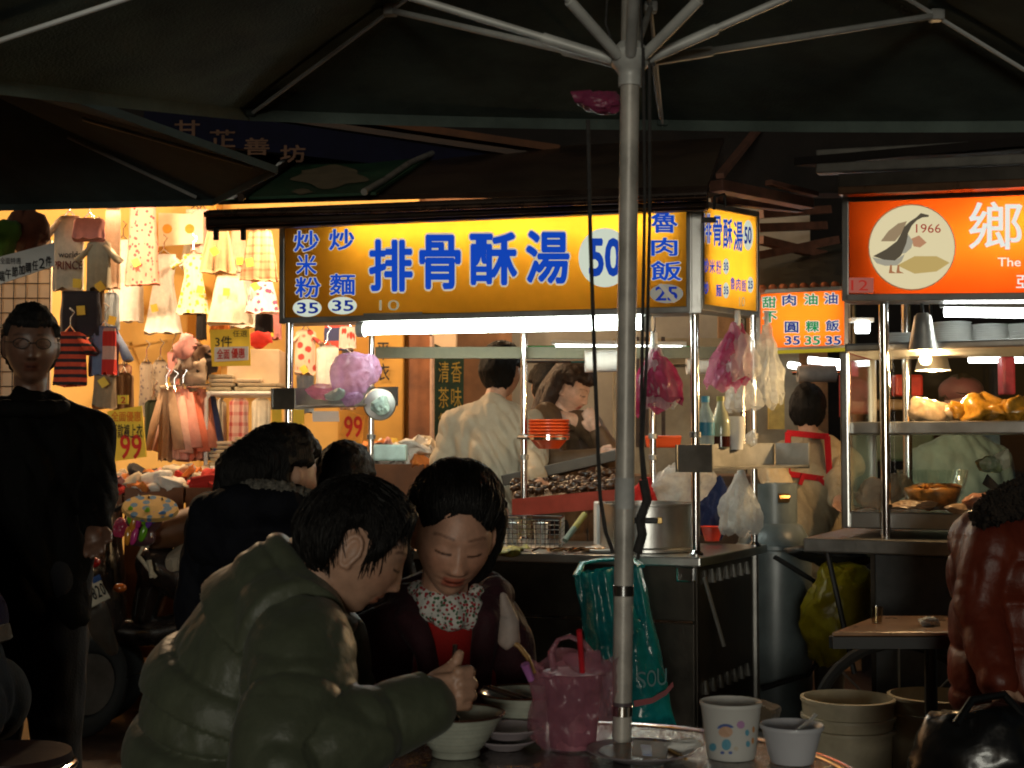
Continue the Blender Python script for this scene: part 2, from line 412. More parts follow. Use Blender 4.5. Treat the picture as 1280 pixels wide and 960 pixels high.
MB().box((-1.2, 6.75, 4.6), (6.5, .3, 3.0)).build('facade', WALL_D, shop)
def lit(px, py, lf, y=8.63): return P(px, py, y - lf)
for i, ch in enumerate('平衣'):
    text_on(shop, ch, (471, 428 + i * 26, 487, 450 + i * 26), lit, INK, lift=.004)
# far rear of the lane, right of the stalls
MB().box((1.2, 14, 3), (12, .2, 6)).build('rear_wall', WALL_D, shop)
# shop lamps (ceiling spots, above the hem of the umbrella)
def spot_lamp(x, y, z, e, label, col=(1, .69, .40)):
    t = thing('ceiling_lamp', label, 'lamp', (x, y, z), 'warm ceiling lamps of the clothing shop')
    MB().lathe([(.02, .22), (.03, .2), (.05, .14), (.075, .02), (.07, .02), (.045, .12), (.02, .16)], 20, (x, y, z)).build('shade', WHITEP, t, smooth=True)
    MB().sphere((x, y, z + .03), .038, 14, 8).build('bulb', emit('warm_bulb', (1, .78, .48), 30), t, smooth='all')
    MB().tube([(x, y, z + .2), (x, y, 3.0)], .012, 8).build('stem', BLACK, t)
    lamp('lamp_light', 'POINT', (x, y, z - .03), e, col, t, size=.06)
for q in ((-3.1, 7.55, 2.62, 68, 'leftmost warm lamp under the clothing shop ceiling'), (-2.15, 7.5, 2.66, 86, 'warm ceiling lamp above the white dress'),
          (-1.15, 7.5, 2.66, 78, 'warm ceiling lamp above the folded clothes rack'), (.1, 8.2, 2.7, 44, 'warm ceiling lamp behind the food stall')): spot_lamp(*q)

# ---- hanging garments
def tube_cloth(mb, c, hw, top, bot, prof, depth=.03, nf=5, amp=.012, seed=0, nr=14, na=28, lean=0.):
    """flattened cloth tube, prof: (t, halfwidth factor)"""
    vs = []; fs = []
    for j in range(nr + 1):
        t = j / nr; z = lerp(top, bot, t)
        for (a, b_) in zip(prof[:-1], prof[1:]):
            if a[0] <= t <= b_[0] + 1e-6: fw = lerp(a[1], b_[1], (t - a[0]) / max(1e-6, b_[0] - a[0])); break
        for k in range(na):
            an = 2 * math.pi * k / na; x = math.cos(an); y = math.sin(an)
            fold = math.sin(nf * math.pi * x + seed * 1.7 + .8 * math.sin(t * 3 + seed)) * amp * (.25 + .9 * t)
            wv = noise.noise(Vector((x * 2 + seed * 7, t * 3, y + seed)))
            vs.append(Vector((c[0] + x * hw * fw * (1 + .05 * wv) + lean * t, c[1] + y * depth * (.55 + .6 * t) + fold, z + .012 * wv * (t > .9) * 2)))
    for j in range(nr):
        for k in range(na):
            a = j * na + k; b_ = j * na + (k + 1) % na; fs.append((a, b_, b_ + na, a + na))
    fs.append(tuple(range(na))); fs.append(tuple(range((nr + 1) * na - 1, nr * na - 1, -1)))
    mb.add(vs, fs); return mb
TAGM = mat('yellow_tag', (.85, .60, .08), .8, 0, .05)
PROF = dict(dress=[(0, .62), (.1, .66), (.32, .52), (.4, .55), (1, 1.)], tee=[(0, .55), (.08, .95), (.3, .9), (1, .95)], skirt=[(0, .55), (.12, .62), (1, 1.)],
            straight=[(0, .8), (.1, .95), (1, 1.)], pants=[(0, .9), (1, 1.)], trio=[(0, .72), (.3, .8), (.31, .74), (.55, .9), (.56, .84), (1, 1)])
GI = [0]
def garment(kind, label, cat, bb, y, m, prof='dress', sleeve=None, tagp=None, folds=5, amp=.012, depth=.035, hanger=True, sm=None, group='clothes hung in the clothing shop'):
    GI[0] += 1; x0, y0, x1, y1 = bb; a = P((x0 + x1) / 2, y0, y); b_ = P((x0 + x1) / 2, y1, y)
    hw = (x1 - x0) / 2 / F_PX * y; sd = GI[0]
    t = thing(kind, label, cat, (a.x, y, b_.z), group)
    tube_cloth(MB(), (a.x, y, 0), hw, a.z, b_.z, PROF[prof], depth, folds, amp, sd).build('body', m, t, smooth='all')
    if sleeve:
        L, ang, sw = sleeve
        for s in (-1, 1):
            p0 = V(a.x + s * hw * .80, y, a.z - .05); d = V(s * math.sin(ang), -.15, -math.cos(ang))
            MB().tube([p0 - d * .03, p0 + d * L * .5, p0 + d * L], [sw * .7, sw * .95, sw * 1.1], 14, flat=.4).jitter(.012, 14, sd + s).build('sleeve', sm or m, t, smooth='all')
    if hanger:
        MB().tube([V(a.x - hw * .5, y, a.z - .02), V(a.x, y, a.z + .03), V(a.x + hw * .5, y, a.z - .02)], .006, 6).build('hanger', CHROME, t)
        MB().tube([V(a.x, y, a.z + .03), V(a.x, y, a.z + .07), V(a.x + .02, y, a.z + .10), V(a.x - .005, y, a.z + .12)], .004, 6).build('hook', CHROME, t)
    if tagp:
        c = P(tagp[0], tagp[1], y - depth - .03); rr = random.uniform(-.7, .7)
        Mr = Matrix.Rotation(rr, 3, 'Y') @ Matrix.Rotation(.2, 3, 'Z')
        MB().box(c, (.040, .003, .046), M=Mr).build('price_tag', TAGM, t)
    return t
C = cloth
yb = 8.35
garment('skirt', 'white skirt with a strawberry patch and red hem on the yellow wall', 'skirt', (147, 352, 180, 402), 8.6, C('white', (.80, .78, .72)), 'straight', folds=4)
t = garment('dress', 'plain white puff-sleeved child\'s dress hanging on the yellow wall', 'dress', (181, 318, 229, 417), 8.4, C('white', (.80, .78, .72)), 'dress', (.09, .9, .045), (193, 385), folds=6)
garment('dress', 'pink floral three-tier dress hanging high on the yellow wall', 'dress', (156, 258, 201, 356), 8.15, pattern('pink_floral', (.74, .27, .20), (.38, .04, .05), 'spots', 34, .30), 'trio', None, (170, 328), folds=5)
garment('dress', 'pale yellow flowered child\'s dress with net hem', 'dress', (221, 318, 263, 392), 8.3, pattern('yellow_floral', (.76, .74, .55), (.75, .58, .06), 'spots', 30, .36), 'dress', (.06, 1., .03), (250, 362), folds=7)
garment('skirt', 'tan buttoned skirt hanging highest beside the stall roof', 'skirt', (249, 288, 296, 341), 7.7, C('tan', (.55, .36, .19)), 'skirt', None, (268, 314), folds=3)
garment('skirt', 'cream tiered ruffle skirt below the tan skirt', 'skirt', (258, 345, 317, 404), 8.2, C('cream', (.74, .68, .54)), 'skirt', None, (283, 365), folds=7, amp=.02)
garment('skirt', 'tan checked pleated skirt beside the yellow stall sign', 'skirt', (300, 288, 350, 351), 7.7, pattern('tan_check', (.58, .34, .18), (.34, .13, .06), 'plaid', 22, .6), 'skirt', None, (312, 328), folds=12, amp=.014)
garment('shorts', 'white shorts with pink dots below the checked skirt', 'shorts', (305, 350, 350, 391), 8.0, pattern('pink_dots', (.80, .70, .68), (.62, .07, .16), 'spots', 26, .34), 'skirt', None, (319, 358), folds=6)
t = garment('t_shirt', 'grey t-shirt printed with dark words at the top left', 't-shirt', (66, 270, 108, 362), 7.2, C('greybeige', (.50, .46, .38)), 'tee', (.09, .7, .05), (96, 354))
def tp(px, py, lf): return P(px, py, 7.135 - lf)
text_on(t, 'worlds', (73, 314, 101, 322), tp, INK, name='lettering'); text_on(t, 'PRINCE', (66, 326, 103, 337), tp, mat('maroon_ink', (.12, .02, .02), .8), .02, name='lettering')
garment('t_shirt', 'beige t-shirt beside the printed grey one', 't-shirt', (107, 300, 140, 362), 7.15, C('khaki', (.42, .38, .28)), 'tee', (.08, .75, .045), (125, 358))
garment('vest_top', 'dusty pink short top hanging above the beige t-shirt', 'top', (91, 273, 132, 299), 7.1, C('dustypink', (.50, .21, .19)), 'straight')
garment('vest_top', 'pale peach long vest left of the pink floral dress', 'top', (132, 258, 152, 360), 7.5, C('peach', (.62, .42, .30)), 'straight')
garment('jeans', 'dark jeans with yellow tag below the grey t-shirt', 'jeans', (74, 364, 128, 420), 7.1, C('denimdark', (.035, .035, .045)), 'pants', None, (101, 388), hanger=False)
garment('trousers', 'brown trousers hanging left of the yellow wall', 'trousers', (116, 362, 131, 418), 7.15, C('brown', (.12, .07, .035)), 'pants', hanger=False)
garment('t_shirt', 'red and black striped shirt beside the walking man', 't-shirt', (66, 415, 110, 482), 7.0, pattern('red_stripe', (.60, .07, .03), (.02, .015, .02), 'stripe', 26, .2), 'tee', (.07, .6, .05))
garment('romper', 'blue and red bib outfit right of the striped shirt', 'romper', (112, 408, 150, 470), 7.1, C('denim', (.16, .22, .36)), 'straight', (.14, .5, .04))
garment('bib', 'red-edged white bib pinned on the blue outfit', 'bib', (128, 410, 146, 468), 7.0, pattern('red_white', (.70, .40, .33), (.62, .03, .02), 'stripe', 7, -.1), 'straight', hanger=False)
garment('trousers', 'grey-brown child\'s trousers below the blue outfit', 'trousers', (116, 468, 146, 510), 7.1, C('taupe', (.30, .23, .15)), 'pants', None, (129, 478), hanger=False)
garment('shirt', 'brown checked shirt in plastic hanging on a wall arm', 'shirt', (145, 455, 166, 500), 7.8, pattern('brown_check', (.46, .26, .14), (.18, .06, .04), 'plaid', 28, .3), 'tee')
garment('outfit', 'grey patterned child\'s outfit in plastic, left of pair', 'outfit', (174, 452, 192, 520), 7.9, pattern('grey_pat', (.45, .38, .30), (.20, .17, .18), 'spots', 40, .3), 'tee')
garment('outfit', 'grey patterned child\'s outfit in plastic, right of pair', 'outfit', (190, 450, 211, 524), 8.0, pattern('grey_pat', (.45, .38, .30), (.20, .17, .18), 'spots', 40, .3), 'tee')
for i, (x, c, nm) in enumerate(((208, (.40, .26, .16), 'light brown'), (218, (.72, .42, .33), 'pale pink'), (229, (.75, .33, .26), 'pink'), (239, (.70, .18, .10), 'coral'), (250, (.66, .24, .15), 'salmon'), (259, (.05, .07, .2), 'navy'))):
    garment('sweater', nm + ' sweater hanging on the low rail behind the sale bin', 'sweater', (x - 9, 486 + (i % 2) * 4, x + 9, 575), 7.55 + .05 * i, C('sw%d' % i, c), 'straight', (.28, .18, .04), folds=3, depth=.05)
garment('leggings', 'black leggings hanging below the yellow flowered dress', 'leggings', (245, 388, 259, 424), 8.3, C('black', (.015, .013, .013)), 'pants', hanger=False)
garment('leggings', 'black leggings hanging below the pink dotted shorts', 'leggings', (318, 386, 342, 418), 8.1, C('black', (.015, .013, .013)), 'pants', hanger=False)
garment('romper', 'cream baby romper with a red and black print behind the stall post', 'romper', (368, 412, 396, 466), 8.1, pattern('baby_print', (.72, .52, .38), (.45, .05, .04), 'spots', 17, .33), 'tee', (.06, .9, .035), (380, 462))
garment('vest_top', 'white baby vest behind the lilac plastic bag', 'top', (394, 432, 425, 487), 8.1, C('white', (.80, .78, .72)), 'tee')
garment('t_shirt', 'navy and red lettered shirt under the stall sign', 't-shirt', (404, 404, 442, 438), 8.3, pattern('navy_red', (.05, .06, .16), (.55, .08, .06), 'stripe', 8, .4), 'straight')
garment('shorts', 'grey shorts behind the vest and the stall post', 'shorts', (424, 430, 446, 470), 8.35, C('greybeige', (.50, .46, .38)), 'skirt')
# more stock crowding the wall and rails
random.seed(33)
MORE = [('dress', 'white lace dress half hidden behind the pink floral dress', 'dress', (136, 300, 172, 372), 8.7, C('white', (.80, .78, .72)), 'dress'),
 ('dress', 'cream sleeveless dress behind the yellow flowered dress', 'dress', (226, 262, 262, 330), 8.75, C('cream', (.74, .68, .54)), 'dress'),
 ('blouse', 'pale pink blouse high between the poster and the tan skirt', 'top', (238, 262, 268, 318), 8.6, C('palepink', (.74, .50, .44)), 'tee'),
 ('dress', 'white smocked dress behind the cream ruffle skirt', 'dress', (288, 340, 326, 410), 8.6, C('white', (.80, .78, .72)), 'dress'),
 ('skirt', 'peach skirt between the tan skirt and the checked skirt', 'skirt', (284, 285, 312, 340), 8.4, C('peach', (.62, .42, .30)), 'skirt'),
 ('t_shirt', 'orange t-shirt low beside the black leggings', 't-shirt', (262, 392, 288, 416), 8.5, C('orangecl', (.70, .24, .06)), 'straight'),
 ('cardigan', 'pink knitted cardigan above the red cloth', 'top', (326, 392, 352, 424), 8.5, C('pinkknit', (.66, .26, .26)), 'straight'),
 ('t_shirt', 'pale blue t-shirt between the dark jeans and the wall', 't-shirt', (128, 366, 150, 412), 7.6, C('paleblue', (.32, .38, .44)), 'tee'),
 ('t_shirt', 'white t-shirt with red patch above the striped shirt', 't-shirt', (84, 400, 112, 432), 7.3, pattern('redpatch', (.70, .62, .54), (.55, .05, .03), 'spots', 15, .35), 'tee'),
 ('jacket_small', 'small brown jacket hanging below the red bib', 'jacket', (142, 466, 168, 520), 7.4, C('browncl', (.22, .13, .07)), 'tee'),
 ('jacket_small', 'small dark green jacket beside the price card', 'jacket', (180, 500, 204, 560), 7.7, C('darkgreen', (.05, .07, .04)), 'tee'),
 ('dress', 'rose dress hanging low right of the grey outfits', 'dress', (206, 440, 226, 490), 8.4, C('rose', (.66, .30, .28)), 'dress'),
 ('shirt', 'grey-beige shirt hanging at the rack\'s left post', 'shirt', (262, 500, 284, 560), 8.3, C('greybeige', (.50, .46, .38)), 'tee'),
 ('shirt', 'pink striped shirt hanging behind the rack', 'shirt', (286, 498, 312, 560), 8.3, pattern('pinkstripe', (.74, .50, .44), (.55, .12, .12), 'plaid', 16, .5), 'tee'),
 ('shirt', 'cream shirt hanging behind the rack\'s right post', 'shirt', (314, 498, 340, 560), 8.3, C('cream', (.74, .68, .54)), 'tee'),
 ('bib', 'red and white bib behind the lilac bag', 'bib', (424, 408, 446, 436), 8.0, pattern('redpatch', (.70, .62, .54), (.55, .05, .03), 'spots', 15, .35), 'straight'),
 ('romper', 'peach baby romper beside the rear stall post', 'romper', (424, 462, 446, 512), 8.2, C('peach', (.62, .42, .30)), 'tee'),
 ('romper', 'grey-blue baby romper below the printed cream romper', 'romper', (370, 466, 394, 516), 8.2, C('paleblue', (.32, .38, .44)), 'tee')]
for a in MORE: garment(*a, tagp=((a[3][0] + a[3][2]) / 2 + random.uniform(-5, 5), lerp(a[3][1], a[3][3], .75)) if random.random() < .5 else None, folds=random.choice((4, 5, 7)), amp=.018)
# wall arms
for px, py, nm in ((163, 428, 'left'), (208, 426, 'right')):
    a = P(px, py, 8.95); d_ = V(-.12, -.55, -.09)
    w_ = MB().tube([a, a + d_], .009, 8).build('display_arm', CHROME)
    tag(w_, nm + ' chrome display arm sticking out of the yellow wall', 'hook', 'display arms on the yellow wall')
# sale boards
def board(label, quad_px, y, m, texts, name='price_board', tilt=.0):
    q = [P(px, py, y + (0 if i in (0, 1) else tilt)) for i, (px, py) in enumerate(quad_px)]   # BL BR TR TL
    t = thing(name, label, 'sign', tuple((q[0] + q[1]) / 2))
    MB().slab(q, .012).build('card', m, t)
    n_ = (q[1] - q[0]).cross(q[3] - q[0]).normalized()
    def pl(px, py, lf): return on_plane(px, py, q[0] + n_ * lf, n_)
    for (s, bb, mm, of) in texts: text_on(t, s, bb, pl, mm, of, lift=.003)
    return t, pl
t, pl = board('yellow price card with red 99 standing in the sale bin', ((141, 577), (183, 571), (177, 507), (134, 514)), 7.1, YPAPER,
      [('新款褲上衣', (139, 530, 178, 548), INK, .01), ('99', (150, 543, 177, 574), REDINK, .015), ('全面優惠', (139, 514, 176, 527), mat('orange_ink', (.75, .25, .02), .8), .02)])
board('yellow card reading three pieces above a white box', ((265, 458), (313, 457), (312, 411), (262, 412)), 7.3, YPAPER,
      [('3件', (269, 420, 290, 434), INK, .012), ('任選', (291, 413, 309, 421), INK, .0)])
t, pl = board('white and red lettered strip below the yellow three-piece card', ((268, 452), (310, 450), (310, 433), (268, 434)), 7.25, PAPER, [('全面', (271, 436, 287, 449), REDINK, .02), ('優惠', (289, 435, 306, 448), REDINK, .02)])
board('tilted orange price card with red 99 behind the stall shelf', ((423, 546), (452, 555), (456, 520), (436, 514)), 7.2, mat('orange_card', (.85, .38, .05), .8), [('99', (430, 520, 453, 547), REDINK, .02)])
board('plain yellow card left of the chrome stall post', ((340, 530), (352, 530), (352, 512), (340, 512)), 7.2, YPAPER, [])
board('plain yellow card right of the chrome stall post', ((364, 530), (380, 530), (380, 512), (364, 512)), 7.2, YPAPER, [])
board('small yellow price card hung on the grey-brown trousers', ((147, 505), (160, 505), (160, 494), (147, 494)), 7.0, YPAPER, [('2', (151, 496, 157, 504), REDINK, .01)])
board('pale card hanging under the stall shelf', ((391, 527), (424, 527), (423, 514), (390, 514)), 7.2, PAPER, [])
# beige printed poster high on the wall
t, pl = board('beige poster with orange spots high behind the dresses', ((198, 308), (254, 304), (254, 268), (198, 266)), 8.5, mat('beige_poster', (.55, .47, .30), .4, 0, .08), [], 'poster')
for px in (209, 237): disc_on(t, (px, 286), (6, 6), pl, mat('orange_ink', (.75, .25, .02), .8), 'printed_spot')
# sale bins with heaps of clothing
BROWNB = mat('brown_box', (.20, .075, .028), .7, 0, .2, 5, bump=.1)
def bin_(label, x0, x1, ztop, y0, y1):
    t = thing('sale_bin', label, 'table', ((x0 + x1) / 2, (y0 + y1) / 2, 0))
    for i in range(3):
        w_ = (x1 - x0) / 3
        MB().box((x0 + w_ * (i + .5), y0, ztop / 2), (w_ - .012, .02, ztop)).build('front_panel', BROWNB, t, bevel=.003)
    MB().box(((x0 + x1) / 2, (y0 + y1) / 2, ztop - .06), (x1 - x0 - .05, y1 - y0 - .03, .03)).build('tray', BROWNB, t)
    for x in (x0, x1): MB().box((x, (y0 + y1) / 2, ztop / 2), (.02, y1 - y0, ztop)).build('side_panel', BROWNB, t)
    return t
bin_('brown sale bin full of clothes beside the parked scooter', -2.16, -1.28, 1.06, 6.75, 7.45)
bin_('brown sale table with a pale heap behind the seated women', -1.05, -.12, 1.17, 6.95, 7.65)
HEAPC = [('cream', (.72, .60, .42)), ('red', (.58, .04, .03)), ('orange', (.75, .24, .05)), ('pink', (.72, .34, .28)), ('white', (.78, .74, .66)), ('black', (.02, .018, .018)), ('yellow', (.76, .50, .07)), ('grey', (.35, .30, .26)), ('teal', (.10, .22, .22)), ('brown', (.28, .13, .06))]
def heap(where, x0, x1, y0, y1, z, n, wts, grp, hh):
    for i in range(n):
        nm, c = random.choices(HEAPC, wts)[0]
        x = random.uniform(x0, x1); yy = random.uniform(y0, y1)
        zz = z + hh * (1 - ((x - (x0 + x1) / 2) / ((x1 - x0) / 2)) ** 2 * .6) * random.uniform(.2, 1)
        Mq = Matrix.Rotation(random.uniform(0, 6.3), 3, 'Z') @ Matrix.Rotation(random.uniform(-.5, .5), 3, 'X')
        mb = MB().sphere((0, 0, 0), (random.uniform(.06, .11), random.uniform(.04, .08), random.uniform(.018, .035)), 16, 10)
        mb.jitter(.05, 17, i * 1.3).jitter(.02, 45, i)
        mb.v = [Mq @ q + Vector((x, yy, zz)) for q in mb.v]
        o = mb.build('crumpled_garment', cloth('heap_' + nm, c), smooth='all')
        zone = ('front' if yy < lerp(y0, y1, .33) else 'middle' if yy < lerp(y0, y1, .66) else 'back') + ' ' + ('left', 'centre', 'right')[min(2, int(3 * (x - x0) / (x1 - x0)))]
        tag(o, 'crumpled %s garment at the %s of %s' % (nm, zone, where), 'clothes', grp)
heap('the heap on the brown sale bin', -2.12, -1.30, 6.78, 7.3, 1.03, 90, (5, 4, 4, 4, 5, 2, 2, 3, 1, 2), 'heap on the brown sale bin', .09)
heap('the pale heap behind the seated women', -1.02, -.15, 6.98, 7.5, 1.14, 75, (8, 1, 3, 3, 9, 1, 1, 2, 0, 1), 'pale heap behind the seated women', .12)
# rack of folded clothes and white box
rk = thing('clothes_rack', 'white metal rack with folded clothes right of the sale bin', 'rack', (-1.35, 7.75, 0))
xa, xb = P(258, 500, 7.7).x, P(345, 500, 7.7).x
for x in (xa, xb):
    for yy in (7.7, 8.05): MB().tube([(x, yy, .1), (x, yy, 1.52), (x + (.03 if x == xa else -.03), yy, 1.56)], .012, 8).build('post', WHITEP, rk, smooth=True)
for z in (1.14, 1.55):
    MB().tube([(xa, 7.7, z), (xb, 7.7, z)], .012, 8).build('rail', WHITEP, rk, smooth=True)
    MB().box(((xa + xb) / 2, 7.87, z - .006), (xb - xa, .34, .012)).build('shelf', WHITEP, rk)
for i in range(9): MB().tube([(lerp(xa, xb, i / 8), 7.7, 1.14), (lerp(xa, xb, i / 8), 7.7, .75)], .003, 5).build('wire', BLACK, rk)
random.seed(11)
for sx, z0, n_, snm in ((278, 1.15, 6, 'lower left'), (312, 1.15, 7, 'lower right'), (276, 1.565, 4, 'upper left'), (310, 1.565, 3, 'upper middle'), (335, 1.565, 2, 'upper right')):
    cx_ = P(sx, 500, 7.75).x
    for i in range(n_):
        o = MB().box((cx_ + random.uniform(-.008, .008), 7.84, z0 + .012 + i * .023), (.135, .24, .02), rz=random.uniform(-.06, .06)).build('folded_garment', cloth('fold%d' % (i % 3), ((.48, .40, .26), (.42, .34, .22), (.56, .46, .32))[i % 3]), bevel=.006)
        tag(o, '%s folded garment from the top of the %s stack on the rack' % (('topmost', 'second', 'third', 'fourth', 'fifth', 'sixth', 'seventh')[n_ - 1 - i], snm), 'clothes', 'folded clothes on the white metal rack')
q = P(319, 459, 7.9)
o = MB().box((q.x, 7.95, q.z), (.29, .3, .19), rz=.05).build('cardboard_box', mat('pale_card', (.66, .50, .33), .8, 0, .05), bevel=.004)
tag(o, 'pale cardboard box on top of the folded clothes rack', 'box')
o = MB().sphere(P(325, 425, 7.9), (.075, .05, .05), 16, 10).jitter(.03, 20, 4).build('crumpled_garment', cloth('heap_red', (.58, .04, .03)), smooth='all'); tag(o, 'bright red crumpled cloth on top of the cardboard box', 'clothes')
for i, (px, py, nm, c) in enumerate(((232, 440, 'pink', (.66, .32, .30)), (240, 452, 'taupe', (.34, .25, .19)), (250, 446, 'brown', (.24, .15, .1)), (226, 462, 'grey', (.42, .34, .28)), (245, 467, 'beige', (.55, .42, .3)), (256, 458, 'dark', (.05, .04, .035)))):
    o = MB().sphere((0, 0, 0), (.05, .045, .10), 16, 10).jitter(.05, 15, i).jitter(.02, 40, i)
    q = P(px, py, 7.7); o.v = [Matrix.Rotation(.5, 3, 'Y') @ a + q for a in o.v]
    tag(o.build('bundled_garment', cloth('b' + nm, c), smooth='all'), nm + ' bundled garment on the rail left of the three-piece card', 'clothes')
tag(MB().tube([P(200, 484, 7.68), P(262, 482, 7.68)], .012, 8).build('clothes_rail', CHROME, smooth=True), 'low chrome rail holding the pink and coral sweaters', 'rail')
# left grid panel, banner and dark bundle
gp = thing('grid_panel', 'black wire grid panel on a beige board at the left edge', 'panel', tuple(P(20, 500, 7.4)))
a, b_ = P(-30, 520, 7.45), P(64, 300, 7.45)
MB().box(((a.x + b_.x) / 2, 7.47, (a.z + b_.z) / 2), (b_.x - a.x, .02, b_.z - a.z)).build('board', WALL_B, gp)
for i in range(7): x = lerp(a.x, b_.x, i / 6); MB().tube([(x, 7.44, a.z), (x, 7.44, b_.z)], .003, 5).build('wire', BLACK, gp)
for i in range(13): z = lerp(a.z, b_.z, i / 12); MB().tube([(a.x, 7.436, z), (b_.x, 7.436, z)], .003, 5).build('wire', BLACK, gp)
q = [P(-20, 362, 5.6), P(68, 332, 5.6), P(68, 303, 5.6), P(-20, 326, 5.6)]
t = thing('banner', 'white cloth banner with black characters at the left edge', 'banner', tuple(q[0]))
n_ = (q[1] - q[0]).cross(q[3] - q[0]).normalized()
MB().slab(q, .008).build('cloth', PAPER, t)
def pl(px, py, lf): return on_plane(px, py, q[0] + n_ * lf, n_)
for i, ch in enumerate('端午節加購任2件'):
    x = -2 + i * 8.4; yy = 346 - (x + 4) * .31; text_on(t, ch, (x, yy - 7, x + 7.6, yy + 6), pl, INK, .012, lift=.004)
text_on(t, '全面特惠', (0, 322, 26, 330), pl, INK, .0, lift=.004, name='lettering')
o = MB().sphere(P(33, 290, 5.9), (.085, .06, .13), 18, 12).jitter(.06, 12, 3).build('dark_bundle', cloth('maroon', (.10, .035, .02)), smooth='all'); tag(o, 'dark maroon bundle hanging above the white banner', 'bundle')
o = MB().sphere(P(4, 300, 5.8), (.05, .05, .08), 14, 10).jitter(.05, 14, 6).build('green_bundle', cloth('green', (.06, .14, .02)), smooth='all'); tag(o, 'green bundle at the left edge above the banner', 'bundle')
# pale board added in place of a patch of light before the bin
tag(MB().box((-1.55, 6.55, .24), (.55, .25, .04)).build('light_patch_board', mat('light_patch_tone', (.55, .33, .14), .7), bevel=.004), 'added pale board in place of a light patch beside the scooter wheel', 'board')
for px, py in ((165, 655), (272, 655)): pass
# green banner on a pole, behind the vendors
gb = thing('standing_banner', 'dark green banner with gold characters on a pole behind the vendor', 'banner', tuple(P(565, 560, 8.2)))
q = [P(544, 556, 8.2), P(579, 556, 8.3), P(580, 447, 8.3), P(544, 430, 8.2)]
MB().slab(q, .01).build('cloth', mat('green_cloth', (.012, .045, .028), .8, 0, .3), gb)
MB().tube([P(540, 570, 8.18), P(540, 420, 8.18)], .013, 8).build('pole', mat('pink_pole', (.55, .38, .30), .5), gb)
n_ = (q[1] - q[0]).cross(q[3] - q[0]).normalized()
GOLD = mat('gold_ink', (.42, .30, .05), .6)
def pl2(px, py, lf): return on_plane(px, py, q[0] + n_ * lf, n_)
for j, s in enumerate(('清香', '茶味', '飲料')):
    for i, ch in enumerate(s): text_on(gb, ch, (548 + i * 16, 452 + j * 32, 561 + i * 16, 478 + j * 32), pl2, GOLD, .0, lift=.003)
# dark upper building: beam and blue fascia with characters above the stall roof
fs = thing('fascia_sign', 'dark navy shop fascia with dull characters above the green awning', 'sign', tuple(P(400, 210, 7.3)))
q = [P(180, 172, 6.0), P(640, 224, 6.25), P(640, 196, 6.25), P(180, 128, 6.0)]
MB().slab(q, .05).build('board', mat('navy_board', (.006, .006, .016), .8, spec=.08), fs)
n_ = (q[1] - q[0]).cross(q[3] - q[0]).normalized()
def pl3(px, py, lf): return on_plane(px, py, q[0] + n_ * lf, n_)
for ch, x, yy in (('甘', 218, 150), ('芷', 262, 162), ('善', 305, 172), ('坊', 350, 181)): text_on(fs, ch, (x, yy, x + 32, yy + 22), pl3, mat('dull_tan', (.12, .065, .042), .8, spec=.1), .02, lift=.004)
for dy, h, mm in ((-8, 7, DWOOD), (-22, 9, mat('brown_beam', (.09, .036, .016), .7, spec=.15))):
    qq = [P(150, 122 + dy + h, 5.98), P(700, 203 + dy + h, 6.22), P(700, 203 + dy, 6.22), P(150, 122 + dy, 5.98)]
    MB().slab(qq, .12).build('beam', mm, fs)
# ============================================================ MAIN FOOD STALL
A_, B_, D_, E_ = V(-.94, 5.75, 0), V(.677, 5.2, 0), V(1.025, 5.85, 0), V(-.62, 6.35, 0)
Z = lambda p, z: Vector((p.x, p.y, z))
ux = (B_ - A_).normalized(); us = (D_ - B_).normalized()
CT = .85
st = thing('food_stall', 'steel food stall with yellow signs and a long white tube lamp', 'stall', tuple((A_ + D_) / 2))
fo = -V(ux.y, -ux.x, 0) * -1   # outward (towards the camera)
fo = V(ux.y, -ux.x, 0); so = V(us.y, -us.x, 0)
a2, b2, d2, e2 = A_ + fo * .05 - ux * .03, B_ + fo * .05 + so * .03, D_ + so * .04, E_
MB().hexa([Z(p, CT - .035) for p in (a2, b2, d2, e2)] + [Z(p, CT) for p in (a2, b2, d2, e2)]).build('counter_top', STEEL, st, bevel=.006)
DARKP = mat('dark_steel', (.05, .04, .03), .42, .55, .35, 4, bump=.08, bscale=30)  # dark panel steel, tone varies at random
# front and side panels, built from separate sheets
for i in range(4):
    p, q = lerp(A_, B_, i / 4 + .003), lerp(A_, B_, (i + 1) / 4 - .003)
    MB().slab([Z(p, .16), Z(q, .16), Z(q, .60), Z(p, .60)], .02).build('front_panel', DARKP, st, bevel=.003)
    MB().slab([Z(p, .61), Z(q, .61), Z(q, CT - .037), Z(p, CT - .037)], .02).build('front_panel', DARKP, st, bevel=.003)
sp = MB().slab([Z(B_ + us * .02, .13), Z(D_, .13), Z(D_, CT - .037), Z(B_ + us * .02, CT - .037)], .02).build('side_panel', DARKP, st, bevel=.003)
for j, zz in ((0, .74), (1, .33)):
    for i in range(7):
        c = lerp(B_, D_, .12 + i * .11); MB().hexa([Z(c + so * .003 + us * dx, zz + dz) + so * oo for dz in (0, .05) for dx, oo in ((0, -.002), (.016, -.002), (.016, .012 if dz == 0 else .002), (0, .012 if dz == 0 else .002))]).build('vent_louvre', DSTEEL, sp)
MB().box(Z(b2 - ux * .05 + fo * .012, CT - .06), (.07, .03, .06), rz=math.atan2(ux.y, ux.x)).build('corner_bracket', CHROME, st, bevel=.008)
MB().tube([P(880, 722, 5.1), P(905, 808, 5.1)], .008, 8).build('stay_rod', DSTEEL, st)
for p in (A_, B_): MB().tube([Z(p - fo * .06, 0), Z(p - fo * .06, .16)], .025, 10).build('foot', RUBBER, st)
